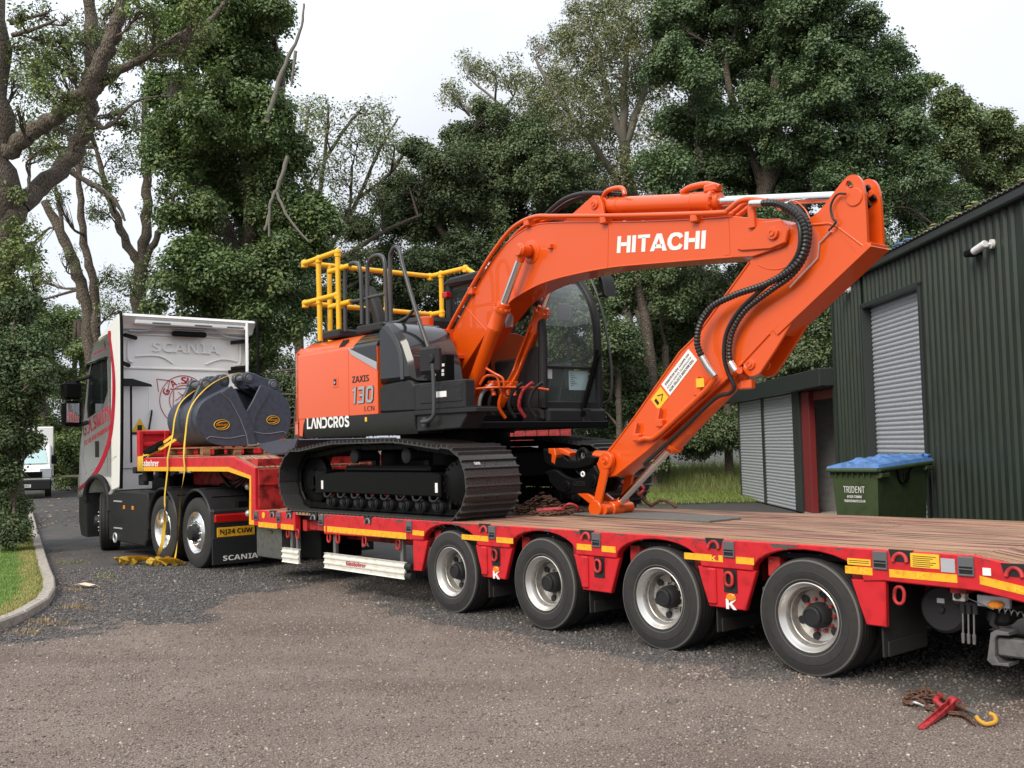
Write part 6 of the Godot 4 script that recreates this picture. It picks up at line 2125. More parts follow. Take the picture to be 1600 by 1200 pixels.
func binder():
	var B := thing("load_binder", V(-3.1, 0, 0.3), "red ratchet load binder with rusty chain and yellow hook lying on the gravel", "load binder")
	var b := MB.new()
	# barrel and screws lie along a line; the handle points to the camera
	var p0 := V(-3.3, 0.05, 0.02)
	var p1 := V(-2.8, 0.05, 0.37)
	var d := (p1 - p0).normalized()
	b.cyl(p0, p0 + d * 0.14, 0.014, 12)
	b.cyl(p0 + d * 0.11, p0 + d * 0.23, 0.02, 14, -1.0, 0.004)
	b.cyl(p0 + d * 0.31, p0 + d * 0.42, 0.02, 14, -1.0, 0.004)
	part(b, "barrel", M.rust, B)
	b = MB.new()
	b.cyl(p0 + d * 0.42, p0 + d * 0.56, 0.014, 10)
	part(b, "screw", M.grey_steel, B)
	b = MB.new()
	var c := p0 + d * 0.27
	b.cyl(c - d * 0.03, c + d * 0.03, 0.036, 20, -1.0, 0.006)
	part(b, "ratchet", M.rust_red, B)
	var h := V(-3.02, 0.02, 0.69) - c
	var hx := h.normalized()
	var hy := V(0, 1, 0)
	hy = (hy - hx * hy.dot(hx)).normalized()
	b = MB.new()
	b.xf = Transform3D(Basis(hx, hy, hx.cross(hy)), c)
	var L := h.length()
	b.prism(pts2([0.0, 0.03, 0.0, -0.015, L, -0.01, L, -0.003]), 0.016, 0.022)
	b.prism(pts2([0.0, 0.03, 0.0, -0.015, L, -0.01, L, -0.003]), -0.022, -0.016)
	b.prism(pts2([0.05, 0.0, 0.05, -0.012, L, -0.012, L, -0.004]), -0.018, 0.018)
	part(b, "handle", M.rust_red, B)
	b = MB.new()
	var e := p0 + d * 0.56
	b.tube(smooth([e + V(-0.02, -0.01, 0.01), e + V(0.01, -0.02, 0.04), e + V(0.05, -0.03, 0.045), e + V(0.08, -0.02, 0.0), e + V(0.06, 0.0, -0.04), e + V(0.03, 0.01, -0.04)], 5), 0.013, 10)
	part(b, "yellow_hook", M.worn_hook, B)
	b = MB.new()
	rng.seed = 3
	var q := [p0, V(-3.34, 0.06, 0.02), V(-3.38, 0.04, 0.06), V(-3.39, 0.02, 0.18), V(-3.33, 0.02, 0.26), V(-3.25, 0.03, 0.22), V(-3.19, 0.02, 0.29), V(-3.07, 0.02, 0.32), V(-2.98, 0.02, 0.3), V(-2.9, 0.02, 0.36), V(-2.85, 0.02, 0.42)]
	var s := smooth(q, 5)
	for i in s.size() - 1:
		var dd: Vector3 = s[i + 1] - s[i]
		link_into(b, s[i], dd, V(0, 1, 0.3) if i % 2 == 0 else V(0.5, 0.3, 1), 0.026, 0.015, 0.0065, 6, 12)
	for k in 18:
		link_into(b, V(rng.randf_range(-3.4, -3.24), rng.randf_range(0.015, 0.06), rng.randf_range(0.03, 0.24)), V(rng.randf_range(-1, 1), rng.randf_range(-0.3, 0.3), rng.randf_range(-1, 1)), V(rng.randf_range(-1, 1), rng.randf_range(-1, 1), rng.randf_range(-1, 1)), 0.026, 0.015, 0.0065, 6, 12)
	part(b, "chain_links", M.rust, B, "stuff")
	b = MB.new()
	b.tube(smooth([V(-3.2, 0.06, 0.1), V(-3.19, 0.05, 0.18), V(-3.14, 0.03, 0.22), V(-3.11, 0.03, 0.17)], 4), 0.02, 10)
	part(b, "grab_hook", M.rust_red, B)
	b = MB.new()
	b.tube(smooth([V(-3.29, 0.03, 0.29), V(-3.25, 0.05, 0.32), V(-3.21, 0.03, 0.29)], 4), 0.009, 8)
	part(b, "bare_ring", M.alloy, B)

func at_ground(x: float, z: float) -> Vector3:
	return V(x, ground_y(x, z), z)

# ---------------------------------------------------------------- the yard
var gn := FastNoiseLite.new()
var gn2 := FastNoiseLite.new()

func ground_y(x: float, z: float) -> float:
	return 0.018 * gn.get_noise_2d(x, z) + 0.006 * gn2.get_noise_2d(x * 6.0, z * 6.0)

# how much loose dark gravel lies at a place (it spreads along the trailer and round the truck)
func gravel(x: float, z: float) -> float:
	var w := gn2.get_noise_2d(x, z) * 1.5 + gn2.get_noise_2d(x * 3.0, z * 3.0) * 0.7
	var a := 0.0
	if x < -10.3 + (z - 0.6) * 0.15 + w * 0.9:
		a = clampf(((-10.3 + (z - 0.6) * 0.15 + w * 0.9) - x) * 1.6, 0, 1)
	var edge := 0.95 - absf(x + 5.6) * 0.16 + w * 0.55
	a = maxf(a, clampf((edge - z) * 1.1, 0, 0.85))
	var isle := gn2.get_noise_2d(x * 0.8 + 31.0, z * 0.8) + 0.5 * gn2.get_noise_2d(x * 3.0 + 31.0, z * 3.0)
	a = maxf(a, clampf((isle - 0.5) * 2.0, 0, 0.35))
	if z < -2.0:
		a = maxf(a, 0.75)
	return a

func yard():
	gn.seed = 2
	gn.frequency = 0.35
	gn.fractal_octaves = 3
	gn2.seed = 8
	gn2.frequency = 0.5
	gn2.fractal_octaves = 4
	var tone := FastNoiseLite.new()
	tone.seed = 19
	tone.frequency = 1.1
	tone.fractal_octaves = 5
	# near ground in fine cells, far ground coarse
	var xs := []
	var x := -26.0
	while x < 3.0:
		xs.append(x)
		x += 0.11 if x > -12.0 else 0.22
	var zs := []
	var z := -8.0
	while z < 6.8:
		zs.append(z)
		z += 0.1 if z > -0.5 else 0.3
	var b := MB.new()
	var nx := xs.size()
	var P := PackedVector3Array()
	var CC := PackedColorArray()
	for k in zs.size():
		for i in nx:
			var q := V(xs[i], ground_y(xs[i], zs[k]), zs[k])
			P.append(q)
			var g := gravel(q.x, q.z)
			var t := tone.get_noise_2d(q.x, q.z)
			var t2 := tone.get_noise_2d(q.x * 0.3 + 50.0, q.z * 0.3)
			var along := q.x * 0.62 - q.z * 0.78
			var across := q.x * 0.78 + q.z * 0.62
			var rut := tone.get_noise_2d(along * 0.12, across * 1.1 + 0.5 * sin(along * 0.4))
			t2 = t2 * 0.7 + rut * 0.55
			var soil := Color(0.22, 0.178, 0.155).lerp(Color(0.265, 0.218, 0.19), clampf(0.5 + t * 1.3, 0, 1)).lerp(Color(0.165, 0.128, 0.11), clampf(t2 * 1.8, 0, 1))
			var dark := Color(0.085, 0.08, 0.08).lerp(Color(0.13, 0.12, 0.117), clampf(0.5 + t, 0, 1))
			CC.append(soil.lerp(dark, clampf(g + t * 0.35 * (1.0 if g > 0.05 and g < 0.95 else 0.0), 0, 1)))
	for k in zs.size() - 1:
		for i in nx - 1:
			var a := k * nx + i
			for e in [a, a + nx + 1, a + nx, a, a + 1, a + nx + 1]:
				b.v.append(P[e])
				b.col.append(CC[e])
				var xx: float = P[e].x
				var zz: float = P[e].z
				b.n.append(V(ground_y(xx - 0.05, zz) - ground_y(xx + 0.05, zz), 0.1, ground_y(xx, zz - 0.05) - ground_y(xx, zz + 0.05)).normalized())
	solo(b, "ground", M.ground, Vector3.ZERO, "", "", "", "structure")
	b = MB.new()
	b.tint = Color(0.085, 0.08, 0.077)
	var x1: float = xs[-1]
	var z1: float = zs[-1]
	b.quad(V(-300, -0.03, 300), V(300, -0.03, 300), V(300, -0.03, z1 - 0.05), V(-300, -0.03, z1 - 0.05))
	b.quad(V(-300, -0.03, -8.0), V(300, -0.03, -8.0), V(300, -0.03, -300), V(-300, -0.03, -300))
	b.quad(V(-300, -0.03, z1), V(-25.95, -0.03, z1), V(-25.95, -0.03, -8.0), V(-300, -0.03, -8.0))
	b.quad(V(x1 - 0.05, -0.03, z1), V(300, -0.03, z1), V(300, -0.03, -8.0), V(x1 - 0.05, -0.03, -8.0))
	solo(b, "far_ground", M.ground, Vector3.ZERO, "", "", "", "structure")
	# loose stones
	rng.seed = 33
	var pm := MB.new()
	pm.sph(Vector3.ZERO, V(1, 0.62, 0.8), 5, 3)
	var mesh := pm.mesh()
	var xf := []
	var cs := []
	for k in 220000:
		var d := pow(rng.randf(), 0.6) * 15.0 + 1.5
		var an := rng.randf_range(-0.62, 0.62)
		var f := V(-0.757, 0, -0.651).rotated(Vector3.UP, an)
		var p := V(0, 0, 6.24) + f * d
		if p.z > 6.7 or p.x > 2.9 or p.x < -18 or p.z < -2.2: continue
		if p.z > lawn_edge(p.x) - 0.05: continue
		var g := gravel(p.x, p.z)
		var s := rng.randf_range(0.004, 0.0095) * (1.0 + 0.75 * g) * (1.7 if rng.randf() < 0.03 else 1.0)
		p.y = ground_y(p.x, p.z) + s * 0.15
		xf.append(Transform3D(Basis(V(rng.randf() - 0.5, 1, rng.randf() - 0.5).normalized(), rng.randf() * TAU).scaled(V(s, s, s) * 1.0), p))
		var r := rng.randf()
		var c := Color(0.22, 0.175, 0.15) if r < 0.6 else Color(0.12, 0.095, 0.083)
		if r > 0.88: c = Color(0.33, 0.27, 0.23)
		if r > 0.985: c = Color(0.5, 0.45, 0.38)
		if g > 0.5:
			c = Color(0.07, 0.066, 0.066) if r < 0.65 else Color(0.14, 0.13, 0.125)
			if r > 0.985: c = Color(0.36, 0.32, 0.27)
		cs.append(c)
	scatter("gravel", mesh, M.pebble, xf, cs, null)
	lawn()
	shed()
	bin()
	far_things()

func scatter(called: String, mesh: Mesh, m: Material, xf: Array, cs: Array, parent):
	var mm := MultiMesh.new()
	mm.transform_format = MultiMesh.TRANSFORM_3D
	mm.use_colors = true
	mm.mesh = mesh
	mm.instance_count = xf.size()
	var o: Vector3 = org[parent] if parent else Vector3.ZERO
	for i in xf.size():
		var t: Transform3D = xf[i]
		t.origin -= o
		mm.set_instance_transform(i, t)
		mm.set_instance_color(i, cs[i])
	var n := MultiMeshInstance3D.new()
	n.name = called if parent else numbered(called)
	n.multimesh = mm
	n.material_override = m
	(parent if parent else self).add_child(n, true)
	n.set_meta("kind", "stuff")
	return n

const KERB := [-32.5, -2.87, -24.2, -0.63, -19.0, 0.76, -15.55, 1.68, -14.0, 2.08, -13.02, 2.37, -12.23, 2.66, -11.7, 2.92, -11.29, 3.17, -10.82, 3.5, -10.2, 4.1, -9.8, 4.9, -9.6, 6.0, -9.5, 8.0]

func lawn_edge(x: float) -> float:
	if x > -9.5: return 99.0
	for i in range(0, KERB.size() - 2, 2):
		if x >= KERB[i] and x <= KERB[i + 2]:
			return lerpf(KERB[i + 1], KERB[i + 3], (x - KERB[i]) / (KERB[i + 2] - KERB[i]))
	return 99.0

func lawn():
	var c := smooth(pts2(KERB), 5)
	var poly := PackedVector2Array()
	for p in c:
		poly.append(Vector2(p.x - 0.06, -p.y - 0.14))
	poly.append_array(pts2([-34.0, -8.0]))
	var b := MB.new()
	b.xf = Transform3D(PLAN, Vector3.ZERO)
	b.prism(poly, -0.05, 0.075)
	var g := tri_map(mat("lawn", Color(1, 1, 1), 0.95), ntex(51, 512, 512, 0.02, 0.02, [0.0, 0.3, 0.5, 0.75, 1.0], [Color(0.06, 0.075, 0.02), Color(0.12, 0.16, 0.035), Color(0.17, 0.22, 0.05), Color(0.24, 0.28, 0.07), Color(0.3, 0.27, 0.12)], 6, 0.3), 1.6, false)
	solo(b, "lawn", g, Vector3.ZERO, "", "", "", "structure")
	# kerb stones, one by one
	var K := thing("kerb", V(-13, 0, 2.3), "weathered concrete kerb curving round the corner of the lawn", "kerb")
	var run := [c[0]]
	for p in c:
		if run[-1].distance_to(p) > 0.9:
			run.append(p)
	for i in run.size() - 1:
		var p: Vector2 = run[i]
		var q: Vector2 = run[i + 1]
		b = MB.new()
		var d := (q - p).normalized() * 0.004
		b.bar(V(p.x + d.x, 0.035, p.y + d.y), V(q.x - d.x, 0.035, q.y - d.y), 0.14, 0.135, V(0, 0, 1), 0.018)
		part(b, "kerb_stone", M.concrete, K)
	# grass blades
	rng.seed = 60
	var tuft := grass_tuft(9, 0.05, 0.03)
	var xf := []
	var cs := []
	for k in 16000:
		var x := -9.6 - pow(rng.randf(), 1.5) * 15.0
		var e := lawn_edge(x) + 0.1
		var z := e + rng.randf() * rng.randf() * 4.5
		if z > 6.6: continue
		var s := rng.randf_range(0.6, 1.15)
		var dry := z - e < 0.22
		xf.append(Transform3D(Basis(Vector3.UP, rng.randf() * TAU).scaled(V(s, s, s)), V(x, 0.072, z)))
		var t := rng.randf()
		cs.append(Color(0.1, 0.2, 0.035).lerp(Color(0.2, 0.32, 0.07), t) if not (dry and t < 0.6) else Color(0.42, 0.32, 0.13))
	scatter("grass", tuft, M.leaf, xf, cs, null)
	# dry weeds in the gravel beside the kerb, each a plant of its own
	var weeds := [[-11.82, 2.5, 0.16, 1, "dry straw-coloured weed against the kerb bend"], [-10.92, 3.02, 0.15, 1, "straw-coloured grass clump at the foot of the curving kerb"], [-10.5, 3.3, 0.12, 1, "small yellow grass clump nearest the camera beside the kerb"], [-14.27, 1.3, 0.14, 0, "green weed growing in the gravel beside the straight kerb"], [-13.3, 2.0, 0.1, 1, "low reddish weed in the gravel between lawn kerb and strap heap"], [-16.6, 1.0, 0.16, 0, "farthest green weed along the straight kerb"]]
	for w in weeds:
		var W := thing("weed", V(w[0], 0, w[1]), w[4], "weed", "weeds along the kerb")
		xf = []
		cs = []
		for k in 16:
			var s: float = w[2] * rng.randf_range(3, 8)
			xf.append(Transform3D(Basis(Vector3.UP, rng.randf() * TAU).scaled(V(s * 1.6, s, s * 1.6)), V(w[0] + rng.randfn() * w[2] * 0.9, 0.0, w[1] + rng.randfn() * w[2] * 0.5)))
			cs.append(Color(0.3, 0.24, 0.12).lerp(Color(0.36, 0.22, 0.11), rng.randf()) if w[3] == 1 else Color(0.14, 0.2, 0.06).lerp(Color(0.3, 0.26, 0.1), rng.randf()))
		scatter("blades", tuft, M.leaf, xf, cs, W)
	# paper scraps and leaves on the ground
	xf = []
	cs = []
	var lm := MB.new()
	lm.quad(V(-1, 0, 0), V(0, 0.25, 0.5), V(1, 0, 0), V(0, 0.1, -0.5))
	for k in 900:
		var far := rng.randf() < 0.6
		var x := rng.randf_range(-42, -24) if far else rng.randf_range(-19, -10.5)
		var z := rng.randf_range(-12, -3) + (x + 42) * 0.2 if far else lawn_edge(x) - absf(rng.randfn()) * 0.55 - 0.1
		var s := rng.randf_range(0.03, 0.09) if far else rng.randf_range(0.008, 0.03)
		xf.append(Transform3D(Basis(Vector3.UP, rng.randf() * TAU).scaled(V(s, s, s)), V(x, 0.012, z)))
		cs.append([Color(0.3, 0.13, 0.06), Color(0.36, 0.22, 0.12), Color(0.2, 0.11, 0.07), Color(0.42, 0.32, 0.2)][rng.randi() % 4])
	scatter("leaf_litter", lm.mesh(), M.leaf, xf, cs, null)
	b = MB.new()
	b.xf = Transform3D(Basis(Vector3.UP, 0.5), V(-13.42, 0.03, 1.85))
	b.quad(V(-0.16, 0, 0.03), V(-0.02, 0.02, 0.05), V(0.0, 0.03, -0.04), V(-0.14, 0.0, -0.05))
	b.quad(V(-0.02, 0.02, 0.05), V(0.15, 0.0, 0.06), V(0.19, 0.01, -0.02), V(0.0, 0.03, -0.04))
	solo(b, "paper_scrap", mat("scrap", Color(0.6, 0.5, 0.38), 0.9), V(-13.42, 0, 1.85), "crumpled pale cardboard scrap on dark gravel by the kerb", "litter")

func grass_tuft(count: int, h: float, spread: float) -> ArrayMesh:
	var b := MB.new()
	var r := RandomNumberGenerator.new()
	r.seed = 71
	for k in count:
		var p := V(r.randfn() * spread, 0, r.randfn() * spread)
		var a := r.randf() * TAU
		var lean := V(cos(a), 0, sin(a)) * r.randf_range(0.1, 0.7) * h
		var w := V(-sin(a), 0, cos(a)) * 0.0028
		var hh := h * r.randf_range(0.5, 1.1)
		var m := p + lean * 0.4 + V(0, hh * 0.6, 0)
		var t := p + lean + V(0, hh, 0)
		b.quad(p - w, p + w, m + w * 0.7, m - w * 0.7)
		b.tri(m - w * 0.7, m + w * 0.7, t)
	return b.mesh()

# the green building and the lean-to beside it stand on one line; e runs along it, out points to the yard
const Q := Vector3(-13.52, 0, -13.68)

func wall_frame() -> Transform3D:
	var e := V(0.758, 0, 0.652).normalized()
	var out := e.cross(Vector3.UP).normalized()
	return Transform3D(Basis(e, Vector3.UP, out), Q)

func corrugated(b: MB, x0: float, x1: float, y0: float, y1: float, z: float, pitch: float, depth: float, upright: bool):
	# a sheet with trapezoid ribs; ribs run up the wall, or across it for a shutter
	var a := x0 if upright else y0
	var end := x1 if upright else y1
	var prev := Vector2(a, 0)
	var k := 0
	var prof := [[0.5, 0.0], [0.62, 1.0], [0.88, 1.0], [1.0, 0.0]] if upright else [[0.2, 0.7], [0.45, 1.0], [0.7, 0.7], [0.86, 0.0], [1.0, 0.0]]
	while a < end:
		for s in prof:
			var q := Vector2(minf(a + pitch * s[0], end), s[1] * depth)
			if q.x > prev.x:
				if upright:
					b.quado(V(prev.x, y0, z + prev.y), V(q.x, y0, z + q.y), V(q.x, y1, z + q.y), V(prev.x, y1, z + prev.y), V(0, 0, 1))
				else:
					b.quado(V(x0, prev.x, z + prev.y), V(x1, prev.x, z + prev.y), V(x1, q.x, z + q.y), V(x0, q.x, z + q.y), V(0, 0, 1))
			prev = q
		a += pitch

func shed():
	var F := wall_frame()
	var T := thing("workshop", Q + F.basis.x * 7.0, "tall dark green corrugated steel workshop with a grey roller shutter", "building")
	var sheets := [[3.16, 4.88, 0.0, 4.5], [4.88, 7.5, 3.93, 4.5], [7.5, 10.6, 0.0, 4.5], [10.6, 13.7, 0.0, 4.5], [13.7, 16.8, 0.0, 4.5]]
	for s in sheets:
		var b := MB.new()
		b.xf = F
		corrugated(b, s[0], s[1], s[2], s[3], 0.0, 0.2, 0.035, true)
		b.bb(V(s[0], s[2], -0.09), V(s[1], s[3], -0.03))
		part(b, "wall_sheet", M.cladding, T)
	var b := MB.new()
	b.xf = F
	b.bb(V(3.13, 0, -8.0), V(3.2, 4.5, -0.02))
	b.bb(V(3.13, 0, -0.05), V(3.2, 4.5, 0.045), 0.006)
	part(b, "end_wall", M.cladding, T)
	b = MB.new()
	b.xf = F
	corrugated(b, 4.95, 7.43, 0.0, 3.9, -0.12, 0.078, 0.02, false)
	b.bb(V(4.9, 0, -0.2), V(7.48, 3.93, -0.16))
	part(b, "roller_shutter", M.galv, T)
	for x in [4.88, 7.5]:
		b = MB.new()
		b.xf = F
		b.bb(V(x - 0.05, 0, -0.14), V(x + 0.05, 3.96, 0.05), 0.006)
		part(b, "shutter_guide", M.fascia, T)
	b = MB.new()
	b.xf = F
	b.bb(V(4.83, 3.9, -0.14), V(7.55, 3.985, 0.05), 0.006)
	part(b, "shutter_lintel", M.fascia, T)
	# gutter, roof sheet edges with moss
	b = MB.new()
	b.xf = F
	b.bb(V(3.05, 4.47, -0.02), V(16.8, 4.6, 0.14), 0.02)
	part(b, "gutter", M.fascia, T)
	b = MB.new()
	b.xf = F
	b.bb(V(3.0, -0.0, 0), V(3.0, 0, 0))
	var roof := MB.new()
	for k in 96:
		var x := 3.0 + k * 0.145
		var o := Transform3D(F.basis, F * V(x, 4.61, 0.16))
		roof.xf = o
		var sec := pts2([0.0, 0.0, 0.03, 0.02, 0.07, 0.027, 0.11, 0.02, 0.145, 0.0, 0.145, -0.012, 0.11, 0.008, 0.07, 0.015, 0.03, 0.008, 0.0, -0.012])
		roof.xf = o * Transform3D(Basis(V(1, 0, 0), -0.16), Vector3.ZERO)
		roof.prism(sec, -9.0, 0.0)
	part(roof, "roof_sheet", M.roof_sheet, T)
	b = MB.new()
	rng.seed = 14
	for k in 60:
		var x := rng.randf_range(5.6, 13.5) if k > 15 else rng.randf_range(5.6, 7.0)
		b.xf = Transform3D(F.basis, F * V(x, 4.66 + rng.randf() * 0.03, 0.12 - rng.randf() * 0.25))
		b.sph(Vector3.ZERO, V(rng.randf_range(0.03, 0.08), 0.014, 0.05), 7, 4)
	part(b, "moss", M.moss, T, "stuff")
	b = MB.new()
	for s in [[6.9, 0.3], [7.3, 0.18]]:
		b.xf = Transform3D(F.basis, F * V(s[0], 4.66, 0.05))
		b.box(Vector3.ZERO, V(s[1], 0.035, 0.2), 0.015)
	part(b, "blue_tarpaulin", M.bin_blue, T, "stuff")
	# back of the building, so that no light leaks in
	b = MB.new()
	b.xf = F
	b.bb(V(3.2, 0, -8.1), V(16.8, 5.6, -8.0))
	b.bb(V(16.7, 0, -8.0), V(16.8, 4.5, -0.1))
	part(b, "back_wall", M.cladding, T)
	# red flue standing on the roof
	var R := thing("flue_pipe", F * V(10.66, 4.7, -1.0), "red round flue pipe standing on the workshop roof at the frame edge", "flue")
	b = MB.new()
	b.xf = F
	b.cyl(V(10.66, 4.7, -1.0), V(10.66, 5.86, -1.0), 0.1, 20)
	b.cyl(V(10.66, 5.86, -1.0), V(10.66, 5.9, -1.0), 0.115, 20, 0.06)
	part(b, "pipe", M.red_bright, R)
	# two security cameras
	var cams := [[4.3, 4.33, "white security camera near the corner above the shutter side"], [9.98, 4.08, "white security camera high on the wall near the right frame edge"]]
	for c in cams:
		var S := thing("security_camera", F * V(c[0], c[1], 0.05), c[2], "camera", "security cameras on the workshop wall")
		b = MB.new()
		b.xf = F
		b.cyl(V(c[0], c[1], 0.03), V(c[0], c[1], 0.07), 0.06, 16)
		b.bar(V(c[0], c[1], 0.06), V(c[0] - 0.02, c[1] - 0.02, 0.16), 0.03, 0.03)
		part(b, "bracket", M.cam_white, S)
		b = MB.new()
		b.xf = F
		b.cyl(V(c[0] + 0.04, c[1], 0.15), V(c[0] - 0.2, c[1] - 0.06, 0.2), 0.05, 16, -1.0, 0.008)
		part(b, "body", M.cam_white, S)
		b = MB.new()
		b.xf = F
		b.cyl(V(c[0] - 0.19, c[1] - 0.058, 0.198), V(c[0] - 0.215, c[1] - 0.064, 0.203), 0.042, 16)
		part(b, "lens", M.black_print_and_shade, S)
	b = MB.new()
	b.xf = F
	b.bb(V(9.45, 4.0, 0.04), V(9.7, 4.09, 0.2), 0.02)
	solo(b, "flood_lamp", M.black, F * V(9.6, 4.0, 0.1), "small black flood lamp below the right-hand security camera", "lamp")
	# lean-to
	var L := thing("lean_to", Q, "low black-fascia lean-to with two closed grey shutters and one open bay", "building")
	for s in [[-5.5, -2.9], [-2.7, 0.0]]:
		b = MB.new()
		b.xf = F
		corrugated(b, s[0], s[1], 0.0, 2.62, 0.0, 0.078, 0.02, false)
		b.bb(V(s[0], 0, -0.1), V(s[1], 2.62, -0.05))
		part(b, "shutter", M.galv, L)
	for s in [[-5.6, -5.49], [-2.92, -2.68], [0.0, 0.55], [3.0, 3.12]]:
		b = MB.new()
		b.xf = F
		b.bb(V(s[0], 0, -0.08), V(s[1], 2.66, 0.035), 0.008)
		part(b, "post", M.fascia, L)
	b = MB.new()
	b.xf = F
	b.bb(V(0.56, 0.0, -0.16), V(1.12, 2.62, -0.02), 0.01)
	b.bb(V(0.62, 0.0, -0.021), V(0.66, 2.4, -0.01))
	part(b, "red_post", M.oxide, L)
	b = MB.new()
	b.xf = F
	b.bb(V(1.12, 2.42, -0.3), V(3.05, 2.6, -0.12), 0.01)
	part(b, "red_beam", M.oxide, L)
	b = MB.new()
	b.xf = F
	b.bb(V(-6.5, 2.63, 0.02), V(3.12, 2.98, 0.32), 0.01)
	part(b, "fascia", M.fascia, L)
	b = MB.new()
	b.xf = F
	b.bb(V(-6.4, 2.86, -4.2), V(3.1, 2.95, 0.02))
	part(b, "roof", M.roof_sheet, L)
	b = MB.new()
	b.xf = F
	b.bb(V(-6.4, 0, -4.2), V(3.1, 2.86, -4.1))
	b.bb(V(-5.6, 0, -4.2), V(-5.5, 2.86, -0.1))
	b.bb(V(0.2, 0, -4.1), V(0.3, 2.86, -0.2))
	part(b, "inner_wall", M.inner_sheet, L)
	for k in 5:
		b = MB.new()
		b.xf = F
		b.bb(V(0.9 + k * 0.5, 0.8, -4.08), V(0.94 + k * 0.5, 2.8, -4.04))
		part(b, "rail", M.grey_steel, L)
	b = MB.new()
	b.xf = F
	b.bb(V(0.3, -0.03, -4.1), V(3.1, 0.02, 0.0))
	part(b, "bay_floor", M.concrete, L)
	# something large and black parked in the bay: a tyre on a machine
	var m := thing("parked_machine", F * V(2.3, 0, -1.6), "black machine with a big tyre parked inside the dark open bay", "machine")
	b = MB.new()
	b.xf = F
	b.lathe(V(2.35, 0.95, -1.5), V(0.85, 0, 0.5), [Vector2(0.3, -0.2), Vector2(0.68, -0.24), Vector2(0.76, -0.16), Vector2(0.76, 0.16), Vector2(0.68, 0.24), Vector2(0.35, 0.2), Vector2(0.3, 0.1)], 32)
	part(b, "tyre", M.rubber, m)
	b = MB.new()
	b.xf = F
	b.bb(V(1.5, 0.3, -2.6), V(2.9, 0.9, -1.9), 0.08)
	b.bb(V(1.7, 0.9, -2.8), V(2.8, 1.6, -2.2), 0.15)
	part(b, "body", M.panel, m)
	b = MB.new()
	b.xf = F
	b.cyl(V(2.35, 0.95, -1.5), V(2.52, 0.95, -1.4), 0.28, 24)
	part(b, "rim", M.grey_steel, m)

